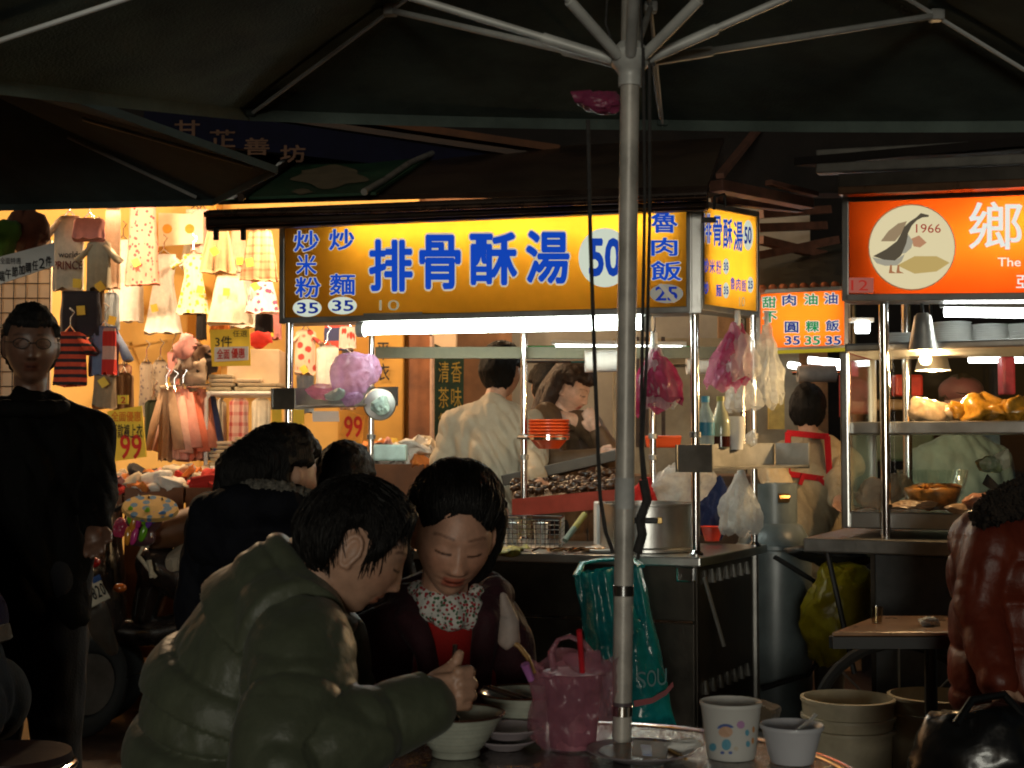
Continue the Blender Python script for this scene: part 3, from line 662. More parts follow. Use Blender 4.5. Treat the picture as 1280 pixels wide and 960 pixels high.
for p in (D_, E_): MB().tube([Z(p - us * .06, 0), Z(p - us * .06, .84)], .02, 10).build('foot', DSTEEL, st)
# posts
for px, d in ((361, 5.66), (869, 5.24), (942, 5.72), (464, 6.25), (655, 6.05), (816, 5.9)):
    x = (px - CX) / F_PX * d; r_ = .0165 if d < 5.7 else .014
    MB().tube([(x, d, CT), (x, d, {361: 1.755, 869: 1.765, 942: 1.795}.get(px, 2.1))], r_, 16).build('post', CHROME, st, smooth=True)
    MB().lathe([(r_ + .012, 0), (r_ + .012, .008), (r_, .02)], 16, (x, d, CT)).build('post_base', CHROME, st, smooth=True)
    for z in (1.21, 1.30): MB().lathe([(r_, -.012), (r_ + .006, -.01), (r_ + .006, .01), (r_, .012)], 16, (x, d, z)).build('post_clamp', DSTEEL, st, smooth=True)
# rear header rail
MB().bar(P(470, 441, 6.2), P(960, 441, 6.0), .03, .05).build('rear_rail', mat('brass_rail', (.11, .10, .06), .45, .5), st)
MB().tube([P(655, 451, 6.05), P(740, 451, 6.05)], .011, 10).build('roll_holder', CHROME, st)
# roof: dark front gutter, sloping tarp, tube frames
ROOFD = mat('roof_dark', (.04, .024, .016), .35, .1, .3, 5, spec=.3)
TARP = mat('green_tarp', (.010, .045, .018), .5, 0, .3, 4, bump=.15)
g0, g1 = [P(256, 288, 5.62), P(884, 262, 5.08)], [P(256, 262, 5.62), P(884, 236, 5.08)]
MB().slab([g0[0], g0[1], g1[1], g1[0]], .05).build('roof_gutter', ROOFD, st, bevel=.012)
MB().tube([P(256, 268, 5.58), P(470, 263, 5.4), P(884, 247, 5.03)], .012, 10).build('roof_rail', mat('roof_rail_metal', (.16, .10, .07), .28, .9, .2), st, smooth=True)
MB().tube([P(262, 282, 5.58), P(884, 256, 5.03)], .006, 8).build('roof_rail', ROOFD, st, smooth=True)
rb = [P(272, 250, 5.66), P(884, 232, 5.1), P(905, 172, 6.1), P(352, 200, 6.6)]
MB().slab(rb, .02).build('roof_sheet', ROOFD, st)
def on_roof(px, py, lf):
    n_ = (rb[1] - rb[0]).cross(rb[3] - rb[0]).normalized(); return on_plane(px, py, rb[0] + n_ * lf, n_)
MB().slab([on_roof(310, 246, .02), on_roof(470, 240, .02), on_roof(545, 190, .02), on_roof(382, 198, .02)], .012).build('tarp_panel', TARP, st)
random.seed(3)
cl = [(412 + 44 * math.cos(a) * (1 + .18 * math.sin(5 * a)), 221 + 13 * math.sin(a) * (1 + .2 * math.sin(4 * a + 1))) for a in [2 * math.pi * k / 40 for k in range(40)]]
poly_on(st, cl, on_roof, mat('tarp_print', (.13, .095, .05), .7), 'tarp_print', .024)
poly_on(st, [(x * .28 + 262, y * .25 + 184) for x, y in cl], on_roof, MATS['tarp_print'], 'tarp_print', .024)
def roof_tube(pts, m, r=.016): MB().tube([on_roof(x, y, .03) for x, y in pts], r, 10).build('roof_tube', m, st, smooth=True)
roof_tube([(300, 247), (330, 226), (366, 200)], ROOFD, .018); roof_tube([(455, 240), (480, 226), (512, 204), (545, 190)], mat('grey_tube', (.35, .33, .29), .3, .6), .014)
MB().slab([on_roof(277, 247, .028), on_roof(302, 246, .028), on_roof(362, 203, .028), on_roof(346, 206, .028)], .012).build('tarp_edge', mat('bright_green', (.03, .26, .05), .5, 0, .1), st)  # lit edge of the tarp put in as a brighter green strip
MB().slab([on_roof(276, 248, .04), on_roof(292, 247, .04), on_roof(310, 236, .04), on_roof(302, 235, .04)], .006).build('tarp_edge', PAPER, st)
MB().slab([on_roof(344, 207, .04), on_roof(352, 207, .04), on_roof(370, 196, .04), on_roof(352, 198, .04)], .006).build('tarp_edge', PAPER, st)
# beams on the right end of the roof
for a, b_, wd in (((895, 232, 5.2), (1010, 255, 5.7), .06), ((900, 220, 5.6), (950, 158, 6.3), .035), ((893, 250, 5.5), (1000, 262, 5.9), .04), ((960, 228, 5.4), (1020, 243, 5.6), .03)):
    MB().bar(P(*a), P(*b_), wd, wd * .7).build('roof_beam', mat('red_beam', (.13, .055, .035), .55, 0, .25), st, bevel=.004)
for i, px in enumerate((270, 304)):   # black clips hanging under the gutter, left end
    q = P(px, 300, 5.6); MB().tube([q + V(0, 0, .05), q], .012, 8).build('hanging_clip', BLACK, st)
MB().tube([P(893, 262, 5.05), P(893, 246, 5.05), P(905, 243, 5.1), P(907, 258, 5.1)], .006, 8).build('hook', BLACK, st)
MB().box(P(886, 275, 5.06), (.05, .02, .018)).build('hanging_clip', BLACK, st)

# ---- backlit signs: translucent face, tube lamp inside the box
def lightbox(label, quad, depth, face_m, tubes, te, frame_m, loc=None, fw=.012):
    q = [Vector(p) for p in quad]; n_ = (q[1] - q[0]).cross(q[3] - q[0]).normalized()
    t = thing('signboard', label, 'sign', tuple((q[0] + q[1]) / 2))
    f = obj('face', q, [(0, 1, 2, 3)], face_m, t)
    k = [p - n_ * depth for p in q]
    mb = MB().add([q[0], q[1], q[2], q[3]] + k, [(4, 7, 6, 5), (0, 4, 5, 1), (1, 5, 6, 2), (2, 6, 7, 3), (3, 7, 4, 0)])
    # the box starts 3 mm behind the face so that no faces coincide
    mb.v[:4] = [p - n_ * .003 for p in mb.v[:4]]
    mb.build('box', mat('box_white', (.7, .7, .68), .8), t)
    for i in range(4):
        a, b_ = q[i], q[(i + 1) % 4]; e = (b_ - a).normalized()
        sh_ = n_ * (.008 - depth * .47)
        MB().bar(a - e * fw * (i % 2) + sh_, b_ + e * fw * (i % 2) + sh_, fw * 2, depth * .94, up=n_).build('frame', frame_m, t, bevel=.003)
    for (u, v, u2, v2, dp) in tubes:
        pa = lerp(lerp(q[0], q[1], u), lerp(q[3], q[2], u), v) - n_ * depth * dp; pb = lerp(lerp(q[0], q[1], u2), lerp(q[3], q[2], u2), v2) - n_ * depth * dp
        MB().tube([pa, pb], .011, 10).build('tube_lamp', emit('sign_tube', (1, .95, .85), 1.0) if te is None else te, t)
    def pl(px, py, lf): return on_plane(px, py, q[0] + n_ * lf, n_)
    return t, f, pl, n_
FACE_Y = mat('yellow_acrylic', (.90, .385, .022), .35, 0, .10, 3.5, transl=.85)
BLUE = emit('blue_letter', (.008, .065, .50), .85); HALO = emit('pale_outline', (.85, .78, .55), .62)
PALE = emit('pale_disc', (.62, .68, .55), .95); NAVY = emit('navy_letter', (.01, .03, .26), .8); GREYD = emit('grey_disc', (.30, .28, .22), .7)
ST1 = emit('sign_tube_a', (1, .95, .82), 23)
sg, face, pl, nn = lightbox('long yellow lightbox sign with blue characters and a white 50 roundel', [P(353, 401, 5.72), P(862, 387, 5.2), P(862, 252, 5.2), P(353, 272, 5.72)], .16, FACE_Y, [(.17, .86, .98, .82, .5)], ST1, DSTEEL)
def tx(s, b_, m=BLUE, off=.022, halo=HALO, hoff=.03, par=None, p=None): text_on(par or face, s, b_, p or pl, m, off, halo, hoff)
tx('排', (461, 299, 516, 365), off=.03); tx('骨', (524, 293, 576, 362), off=.03); tx('酥', (587, 290, 647, 357), off=.03); tx('湯', (657, 288, 712, 355), off=.03)
tx('炒', (367, 288, 399, 315)); tx('米', (370, 318, 396, 344)); tx('粉', (369, 346, 401, 372)); tx('炒', (411, 286, 443, 313)); tx('麵', (412, 342, 444, 369))
tx('魯', (814, 264, 847, 291)); tx('肉', (814, 297, 847, 320)); tx('飯', (813, 326, 852, 351))
for c, r_, mm in (((384, 385), (18, 11), PALE), ((428, 382), (18, 11), PALE), ((756, 322), (33, 37), PALE), ((833, 367), (21, 12), GREYD)): disc_on(face, c, r_, pl, mm, lift=.0015)
tx('35', (371, 378, 398, 392), NAVY, .02, None); tx('35', (415, 375, 442, 389), NAVY, .02, None); tx('50', (736, 297, 777, 346), emit('blue50', (.01, .06, .42), .8), .035, None); tx('25', (819, 358, 847, 376), NAVY, .02, None)
tx('10', (474, 375, 499, 388), emit('faint_white', (.55, .5, .3), .55), .0, None)
poly_on(face, [(822, 356), (827, 354), (847, 376), (842, 379)], pl, emit('tape', (.5, .45, .35), .5), 'tape_strip', .005)
sg2, face2, pls, nn2 = lightbox('narrow yellow lightbox sign on the stall\'s right side', [P(877, 384, 5.24), P(946, 393, 5.86), P(946, 268, 5.86), P(877, 255, 5.24)], .12, FACE_Y, [(.04, .80, .96, .80, .6), (.04, .35, .96, .35, .8)], emit('sign_tube_b', (1, .95, .82), 15), DSTEEL)
for i, ch in enumerate('排骨酥湯'): tx(ch, (878 + i * 13, 267 + i * 3.2, 889.5 + i * 13, 304 + i * 3.2), off=.015, par=face2, p=pls)
disc_on(face2, (935, 294), (6.5, 19), pls, PALE, lift=.0015); tx('50', (930.5, 283, 939.5, 305), NAVY, .03, None, par=face2, p=pls)
for i, ch in enumerate('炒米粉'): tx(ch, (879 + i * 8, 323 + i * 1, 886 + i * 8, 341 + i * 1), par=face2, p=pls, halo=None)
for i, ch in enumerate('炒麵'): tx(ch, (879 + i * 16, 352 + i * 3, 886 + i * 16, 368 + i * 3), par=face2, p=pls, halo=None)
for i, ch in enumerate('魯肉飯'): tx(ch, (913 + i * 7, 346 + i * 1.5, 919 + i * 7, 362 + i * 1.5), par=face2, p=pls, halo=None)
for c, s in (((907.5, 333), '35'), ((907.5, 363), '35'), ((938, 356), '25')):
    disc_on(face2, c, (4, 10), pls, PALE, lift=.0015); tx(s, (c[0] - 3, c[1] - 5, c[0] + 3, c[1] + 5), NAVY, .02, None, par=face2, p=pls)
tx('10', (924, 371, 931, 383), emit('faint_white', (.55, .5, .3), .55), .0, None, par=face2, p=pls)
MB().bar(P(869, 255, 5.2), P(869, 392, 5.2), .045, .02, up=(0, 1, 0)).build('corner_trim', STEEL, sg, bevel=.003)

# ---- long fluorescent lamp under the sign
WHITE_T = emit('white_tube', (.88, 1, .91), 22)
fl = thing('tube_lamp', 'long glowing white tube lamp under the yellow stall sign', 'lamp', tuple(P(640, 404, 5.5)))
ta, tb = P(456, 412, 5.66), P(806, 405, 5.34)
MB().tube([ta, tb], .021, 16).build('tube', WHITE_T, fl, smooth=True)
MB().tube([ta + V(0, .07, .01), tb + V(0, .07, .01)], .021, 16).build('tube', WHITE_T, fl, smooth=True)
MB().hexa([p + V(0, dy, dz) for dz in (.035, .06) for p, dy in ((ta, -.06), (tb, -.06), (tb, .12), (ta, .12))]).build('reflector', DSTEEL, fl)
for p, s in ((ta, -1), (tb, 1)): MB().tube([p - ux * -s * .0, p + ux * s * .03], .03, 12).build('lamp_holder', WHITEP, fl)
fl2 = thing('tube_lamp', 'short white tube lamp behind the umbrella pole', 'lamp', tuple(P(770, 436, 7.2)))
MB().tube([P(695, 434, 7.3), P(852, 437, 7.2)], .022, 12).build('tube', emit('white_tube_b', (.93, 1, .94), 9), fl2, smooth=True)
MB().bar(P(690, 428, 7.3), P(858, 430, 7.2), .06, .02).build('reflector', WHITEP, fl2)
tag(MB().slab([P(655, 447, 7.6), P(862, 446, 7.6), P(862, 432, 7.6), P(655, 432, 7.6)], .03).build('fascia_board', mat('green_fascia', (.02, .28, .05), .5, 0, .1)), 'bright green fascia strip behind the vendors', 'board')
# rear goods panel behind the vendors (second row of the lane)
rp = thing('back_counter', 'brown back counter with pale partition behind the food stall', 'counter', (.75, 7.9, 0))
MB().box((.75, 7.9, .55), (1.9, .5, 1.1)).build('cabinet', mat('brown_cab', (.16, .09, .05), .6, 0, .2), rp, bevel=.01)
MB().box((1.15, 8.3, 1.45), (1.1, .05, .9)).build('partition', mat('tan_panel', (.33, .29, .20), .5, 0, .2, 5), rp)
for i, px in enumerate((797, 808, 829)): MB().box(P(px, 490, 7.6), (.02, .02, .6)).build('upright', DWOOD, rp)

# ---- things on and around the stall
def lathe_thing(name, label, cat, prof, c, m, n=32, group=None, **k):
    o = MB().lathe(prof, n, c, **k).build(name, m, smooth=True); tag(o, label, cat, group); return o
# shelf trays
def tray(label, p0, p1, hgt, dep, side):
    t = thing('shelf_tray', label, 'tray', tuple((p0 + p1) / 2)); e = (p1 - p0); L = e.length; e.normalize(); bk = V(-e.y, e.x, 0) * side * -1
    MB().slab([p0, p1, p1 + V(0, 0, hgt), p0 + V(0, 0, hgt)], .006).build('front_plate', DSTEEL, t)
    q = [p0 + bk * .01, p1 + bk * .01, p1 + bk * dep, p0 + bk * dep]
    MB().hexa([p + V(0, 0, .006) for p in q] + [p + V(0, 0, .014) for p in q]).build('bottom_plate', DSTEEL, t)
    for p in (p0, p1): MB().bar(p + V(0, 0, hgt / 2) + bk * .008, p + V(0, 0, hgt / 2) + bk * dep, .006, hgt).build('end_plate', DSTEEL, t)
    return t
tray('steel tray on the left stall posts holding pink plastic bags', P(340, 512, 5.62), P(470, 508, 6.2), .085, .12, 1)
tray('steel side tray holding bottles and cups at the stall\'s right end', P(846, 590, 5.15), P(968, 585, 5.62), .10, .16, 1)
# bottles and cups
b0 = P(882, 556, 5.33)
wb = thing('water_bottle', 'clear water bottle with blue cap in the side tray', 'bottle', tuple(b0))
MB().lathe([(.030, 0), (.033, .01), (.033, .10), (.030, .115), (.014, .15), (.014, .165)], 24, b0).build('body', film('clear_blue', (.45, .62, .68), .55, .1), wb, smooth=True)
MB().lathe([(.0345, .035), (.0345, .085)], 24, b0).build('label_band', mat('blue_label', (.03, .25, .40), .5), wb, smooth=True)
MB().lathe([(.016, .162), (.016, .185), (.0, .186)], 20, b0).build('cap', mat('blue_cap', (.05, .35, .55), .4), wb, smooth=True)
b0 = P(901, 560, 5.38)
sb = thing('sauce_bottle', 'glass sauce bottle with dark sauce and pale label', 'bottle', tuple(b0))
MB().lathe([(.033, 0), (.036, .01), (.036, .10), (.028, .13), (.014, .165), (.013, .185)], 24, b0).build('body', mat('bottle_glass', (.42, .42, .28), .12, 0, .1), sb, smooth=True)
MB().lathe([(.0375, .004), (.0375, .045)], 24, b0).build('sauce', mat('dark_sauce', (.05, .008, .006), .15), sb, smooth=True)
MB().lathe([(.0155, .18), (.0155, .198), (0, .2)], 20, b0).build('cap', mat('olive_cap', (.30, .28, .05), .4), sb, smooth=True)
b0 = P(920, 562, 5.42)
pcps = thing('cup_stack', 'stack of white paper cups beside the sauce bottle', 'cups', tuple(b0))
for i in range(5): MB().lathe([(.026, i * .014), (.035, i * .014 + .07), (.037, i * .014 + .072), (.036, i * .014 + .07), (.025, i * .014 + .004)], 24, b0).build('cup', PAPER, pcps, smooth=True)
def ridged(q, sc, seed):
    o = Vector((seed * 3.7, seed * 1.3, seed * 2.1))
    a = 1 - 2 * abs(noise.noise(q * sc + o)); b_ = 1 - 2 * abs(noise.noise(q * sc * 2.3 + o * 2)); c = 1 - 2 * abs(noise.noise(q * sc * 5.1 + o * 3))
    return .6 * a + .3 * b_ + .16 * c
def crumple(name, label, cat, c, r, m, seed=0, amp=.06, sc=9, group=None, M=None):
    """faceted crumpled body: random cutting planes, then creases"""
    rg = random.Random(seed * 17 + 3); rm = max(r); K = []
    for i in range(22):
        d = Vector((rg.gauss(0, 1), rg.gauss(0, 1), rg.gauss(0, 1))).normalized(); K.append((d, rg.uniform(.62, 1.0)))
    mb = MB().sphere((0, 0, 0), 1., 60, 40); out = []
    for q in mb.v:
        n_ = q.normalized(); h = min([k / max(n_.dot(d), .25) for d, k in K] + [1.35])
        p_ = Vector((n_.x * r[0], n_.y * r[1], n_.z * r[2])) * h
        cr_ = ridged(n_ * rm, sc * 1.6, seed)
        out.append(p_ + n_ * (amp * .22 * cr_) + noise.noise_vector(p_ * sc * .8 + Vector((seed, seed * 2, 0))) * amp * .3)
    mb.v = [(M @ q if M else q) + Vector(c) for q in out]
    return tag(mb.build(name, m, smooth=True), label, cat, group)
PINKF = film('pink_film', (.66, .24, .42), .55, .18, .5); WHITEF = film('white_film', (.75, .76, .74), .5, .12, .5)
LILAC = film('lilac_film', (.62, .36, .60), .68, .2, .5); MAG = film('magenta_film', (.48, .05, .16), .68, .2, .45)
crumple('plastic_bag', 'white crumpled bag at the end of the bottle tray', 'bag', P(939, 548, 5.5), (.03, .03, .035), WHITEF, 2, .02, 25)
def hanging_bag(label, top, bot, wd, m, seed, strands=3, stripes=None):
    """bundle of thin bags pinched at the top, flaring into folds"""
    t = thing('bag_bundle', label, 'bags', tuple(bot)); L = (top - bot).length
    for s in range(strands):
        vs = []; fs = []; nr, na = 26, 60; off = V((s - (strands - 1) / 2) * wd * .42, -.012 * s, 0)
        for j in range(nr + 1):
            u = j / nr; c = lerp(top, bot, u * (1 - .08 * s)) + off * u
            rr = wd * (.16 + .55 * math.sin(min(1, u * 1.25) * math.pi / 2)) * (1 - .2 * (u > .93))
            for k in range(na):
                a = 2 * math.pi * k / na; fz = 1 + (.30 * abs(math.sin(3.5 * a + seed + s * 2 + .8 * u)) - .15 + .16 * abs(math.sin(8 * a + 2 * u + seed))) * min(1, u * 2.5)
                jag = .05 * L * math.sin(4 * a + seed + s) * (u > .95)
                vs.append(c + V(math.cos(a) * rr * fz, math.sin(a) * rr * .5 * fz, jag))
        for j in range(nr):
            for k in range(na): a = j * na + k; b_ = j * na + (k + 1) % na; fs.append((a, b_, b_ + na, a + na))
        mb = MB().add(vs, fs).jitter(.016, 16, seed + s).jitter(.006, 48, seed + s); mb.build('bag', m[s % len(m)], t, smooth=True)
    MB().tube([top + V(0, 0, .05), top - V(0, 0, .01)], wd * .14, 8).build('tie', WHITEP, t)
    return t
hanging_bag('magenta bundle of plastic bags hanging beside the umbrella pole', P(818, 432, 5.35), P(822, 515, 5.35), .085, [MAG, WHITEF, MAG], 2)
hanging_bag('pink plastic bags hanging from the stall\'s right post', P(922, 404, 5.5), P(913, 486, 5.5), .085, [PINKF, MAG, WHITEF], 5)
hanging_bag('white plastic bags hanging right of the pink ones', P(958, 404, 5.75), P(958, 508, 5.75), .07, [WHITEF, WHITEF], 9, 2)
hanging_bag('white plastic bags hanging behind the pink ones', P(928, 470, 5.65), P(928, 512, 5.65), .085, [WHITEF], 4, 1)
hanging_bag('white plastic bags hanging low on the rear right post', P(925, 590, 5.66), P(925, 668, 5.66), .085, [WHITEF, WHITEF], 7, 2)
crumple('plastic_bag', 'lilac plastic bag puffed up on the left steel tray', 'bag', P(442, 470, 5.75), (.115, .06, .085), LILAC, 4, .09, 8, M=Matrix.Rotation(-.5, 3, 'Y'))
crumple('plastic_bag', 'crumpled pink bag lying flat on the left steel tray', 'bag', P(404, 490, 5.7), (.07, .05, .03), PINKF, 6, .05, 13)
crumple('plastic_bag', 'white and green bag between the pink bags on the left tray', 'bag', P(420, 494, 5.66), (.04, .04, .022), film('greenwhite', (.55, .7, .6), .7), 8, .04, 15)
crumple('plastic_bag', 'small lilac bag knot at the right of the left tray', 'bag', P(439, 498, 5.7), (.035, .03, .026), LILAC, 3, .03, 18)
crumple('cloth_rag', 'pale mint rag hanging over the round lid on the left tray', 'rag', P(474, 508, 5.9), (.05, .025, .04), mat('mint_cloth', (.50, .66, .58), .8), 2, .035, 15)
o = MB().lathe([(0, 0), (.066, .004), (.07, .012), (.066, .02), (0, .03)], 30, P(474, 506, 5.98), ax=(.2, -1, .1)).build('pan_lid', DSTEEL, smooth=True); tag(o, 'round steel lid behind the mint rag on the stall', 'lid')
crumple('plastic_bag', 'white plastic wrapping heaped behind the steel pot', 'bag', P(848, 605, 5.9), (.12, .08, .09), WHITEF, 3, .08, 8)
crumple('cloth', 'red cloth hanging behind the umbrella pole', 'cloth', P(806, 622, 5.9), (.06, .05, .09), cloth('redcloth', (.5, .02, .015)), 6, .05, 9)
crumple('cloth', 'dark blue cloth behind the stall\'s front post', 'cloth', P(893, 636, 5.95), (.06, .05, .14), cloth('navycloth', (.015, .025, .08)), 8, .05, 8)
lathe_thing('plastic_tub', 'small red plastic tub behind the steel pot', 'tub', [(.03, 0), (.045, .055), (.05, .06), (.044, .055), (.028, .004)], P(890, 676, 5.85), mat('red_plastic', (.62, .045, .02), .35))
# paper rolls
for a, b_, d, r_, nm in (((731, 452), (778, 451), 6.0, .047, 'left'), ((858, 457), (908, 455), 6.1, .04, 'right')):
    t = thing('paper_roll', nm + ' white paper roll on the rear rail of the stall', 'paper roll', tuple(P(a[0], a[1] + 14, d)))
    pa, pb = P(a[0], a[1], d), P(b_[0], b_[1], d)
    MB().lathe([(r_ * .4, 0), (r_, 0), (r_, (pb - pa).length), (r_ * .4, (pb - pa).length)], 28, pa, ax=pb - pa, closed=True).build('paper', PAPER, t, smooth=True)
    MB().tube([pa - V(.06, 0, 0), pb + V(.04, 0, 0)], .007, 8).build('spindle', CHROME, t)
# red bowls in a ring holder
t = thing('bowl_stack', 'stack of orange-red plastic bowls held on the rear stall post', 'bowls', tuple(P(686, 563, 6.0)))
c0 = P(686, 561, 5.98)
REDB = mat('orange_red_plastic', (.75, .085, .015), .3, 0, .04)
for i in range(6): MB().lathe([(.045, i * .014), (.085, .046 + i * .014), (.089, .05 + i * .014), (.089, .054 + i * .014), (.08, .046 + i * .014), (.04, .006 + i * .014)], 32, c0).build('bowl', REDB, t, smooth=True)
MB().lathe([(.083, .038), (.088, .038), (.088, .058), (.083, .058)], 32, c0, closed=True).build('ring_holder', CHROME, t, smooth=True)
MB().tube([c0 + V(-.088, 0, .048), c0 + V(-.13, .03, .048)], .008, 8).build('holder_arm', CHROME, t)
# rear food tray
t = thing('food_tray', 'tray of glistening brown braised food with a red front strip', 'food tray', tuple(P(715, 640, 6.2)))
q = [P(640, 624, 6.1), P(772, 611, 5.95), P(772, 590, 6.4), P(640, 603, 6.5)]
MB().slab(q, .02).build('tray', mat('braise_base', (.07, .03, .012), .25, 0, .5, 30), t)
MB().slab([P(640, 646, 6.05), P(778, 634, 5.92), P(778, 611, 5.92), P(640, 624, 6.05)], .012).build('front_strip', mat('red_strip', (.26, .03, .015), .35), t)
MB().bar(P(628, 601, 6.52), P(775, 568, 6.45), .03, .05).build('rim_bar', DARKP, t, bevel=.004)
BRAISE = mat('braised', (.05, .019, .006), .32, 0, .5, 40, coat=.1)
for i in range(95):
    u, v = random.random(), random.random(); c = lerp(lerp(q[0], q[1], u), lerp(q[3], q[2], u), v) + V(0, 0, .012)
    MB().sphere(c, (random.uniform(.014, .028), random.uniform(.012, .02), random.uniform(.01, .018)), 8, 6).jitter(.008, 40, i).build('food_piece', BRAISE, t, smooth='all')
tag(MB().box(P(829, 552, 6.3), (.13, .10, .055), rz=.2, taper=1.12).build('plastic_basket', REDB, bevel=.01), 'orange-red plastic basket beside the far vendors', 'basket')
# steel pot, board, ladle
c0 = P(808, 686, 5.52); c0.z = CT
t = thing('steel_pot', 'wide steel pot with side handle on the stall counter', 'pot', tuple(c0))
MB().lathe([(.17, .012), (.182, .02), (.182, .175), (.19, .178), (.19, .186), (.178, .186), (.176, .03), (.0, .028)], 56, c0).build('body', STEEL, t, smooth=True)
MB().lathe([(.20, 0), (.215, .004), (.215, .014), (.18, .018), (.17, .0)], 56, c0).build('base_ring', STEEL, t, smooth=True)
ha = c0 + V(-.02, -.186, .125)
MB().box(ha + V(0, -.006, 0), (.09, .022, .022)).build('handle', BLACK, t, bevel=.006)
for s in (-1, 1): MB().box(ha + V(s * .053, .0, 0), (.02, .016, .026)).build('bracket', mat('brass', (.45, .30, .12), .3, 1), t, bevel=.003)
tag(MB().lathe([(0, 0), (.075, .002), (.085, .012), (.08, .014), (0, .008)], 36, (P(752, 680, 5.45).x, 5.4, CT + .002)).build('plate', WHITEP, smooth=True), 'white plate at the left foot of the steel pot', 'plate')
tag(MB().box((P(752, 650, 5.7).x, 5.72, CT + .09), (.05, .2, .18)).build('cutting_board', WHITEP, bevel=.006), 'white upright board left of the steel pot', 'board')
t = thing('wire_basket', 'square wire basket holding steel cups on the counter', 'basket', tuple(P(650, 688, 5.7)))
bx0, bx1 = P(606, 670, 5.6).x, P(698, 670, 5.6).x; z0, z1 = CT + .005, CT + .12
for i in range(7):
    z = lerp(z0, z1, i / 6); MB().tube([(bx0, 5.55, z), (bx1, 5.5, z), (bx1 + .03, 5.8, z), (bx0 + .03, 5.85, z), (bx0, 5.55, z)], .0024 if i < 6 else .004, 6).build('wire', CHROME, t)
for i in range(17):
    u = i / 16; MB().tube([(lerp(bx0, bx1, u), lerp(5.55, 5.5, u), z0), (lerp(bx0, bx1, u), lerp(5.55, 5.5, u), z1)], .002, 5).build('wire', CHROME, t)
for i in range(9):
    u = i / 8; MB().tube([(bx1 + .03 * u, lerp(5.5, 5.8, u), z0), (bx1 + .03 * u, lerp(5.5, 5.8, u), z1)], .002, 5).build('wire', CHROME, t)
for i, px in enumerate((640, 676)):
    c = P(px, 670, 5.66); lathe_thing('steel_cup', ('left', 'right')[i] + ' steel cup standing inside the wire basket', 'cup', [(.026, 0), (.03, .09), (.032, .092), (.029, .088), (.024, .006)], (c.x, c.y, CT + .008), STEEL)
for i, (px, py, r_) in enumerate(((632, 692, .06), (648, 692, .05))):
    c = P(px, py, 5.36 + i * .1)
    o = MB().sphere((c.x, c.y, CT + .008), (r_, .04, .012), 16, 8).jitter(.018, 40, i).build('fried_noodles', mat('noodles', (.34, .26, .05), .5, 0, .5, 60), smooth='all'); tag(o, ('left', 'right')[i] + ' flat heap of browned food in front of the wire basket', 'food')
t = thing('brush', 'brush with green and yellow handle leaning on the counter', 'brush', tuple(P(705, 680, 5.5)))
pa, pb, pc_ = P(706, 676, 5.45), P(718, 660, 5.5), P(731, 643, 5.55)
MB().tube([pa, pb], .012, 10).build('handle', mat('grey_green', (.16, .2, .15), .5), t); MB().tube([pb, pc_], [.012, .014], 10).build('grip', mat('mustard', (.36, .28, .05), .5), t)
COPPER = mat('copper_steel', (.62, .36, .18), .2, 1., .2, 20)
for i, (px, py) in enumerate(((694, 686), (716, 683), (736, 682), (745, 685))):
    c = P(px, py, 5.36); mb = MB().lathe([(0, 0), (.03, .005), (.036, .016), (.033, .017), (.026, .008), (0, .004)], 20, (c.x, c.y, CT + .002), ry=.7)
    mb.tube([(c.x - .03, c.y, CT + .016), (c.x - .06, c.y - .02, CT + .022), (c.x - .09, c.y - .03, CT + .01)], .004, 6)
    tag(mb.build('ladle', COPPER, smooth=True), ('leftmost', 'second', 'third', 'rightmost')[i] + ' steel ladle lying on the counter beside the plate', 'ladle', 'ladles on the stall counter')
c = P(628, 640, 5.9)
t = thing('seasoning_jar', 'steel seasoning jar behind the wire basket', 'jar', (c.x, 5.9, CT)); MB().lathe([(.026, 0), (.03, .01), (.03, .12), (.02, .15)], 20, (c.x, 5.9, CT)).build('body', STEEL, t, smooth=True); MB().lathe([(.022, .148), (.022, .175), (0, .18)], 16, (c.x, 5.9, CT)).build('lid', BLACK, t, smooth=True)
c = P(487, 558, 5.95)
tag(MB().box((c.x, 6.0, P(0, 560, 6).z - .02), (.14, .12, .07)).build('plastic_case', mat('pale_green', (.45, .58, .52), .4), bevel=.01), 'pale green plastic case beside the rear left post', 'case')
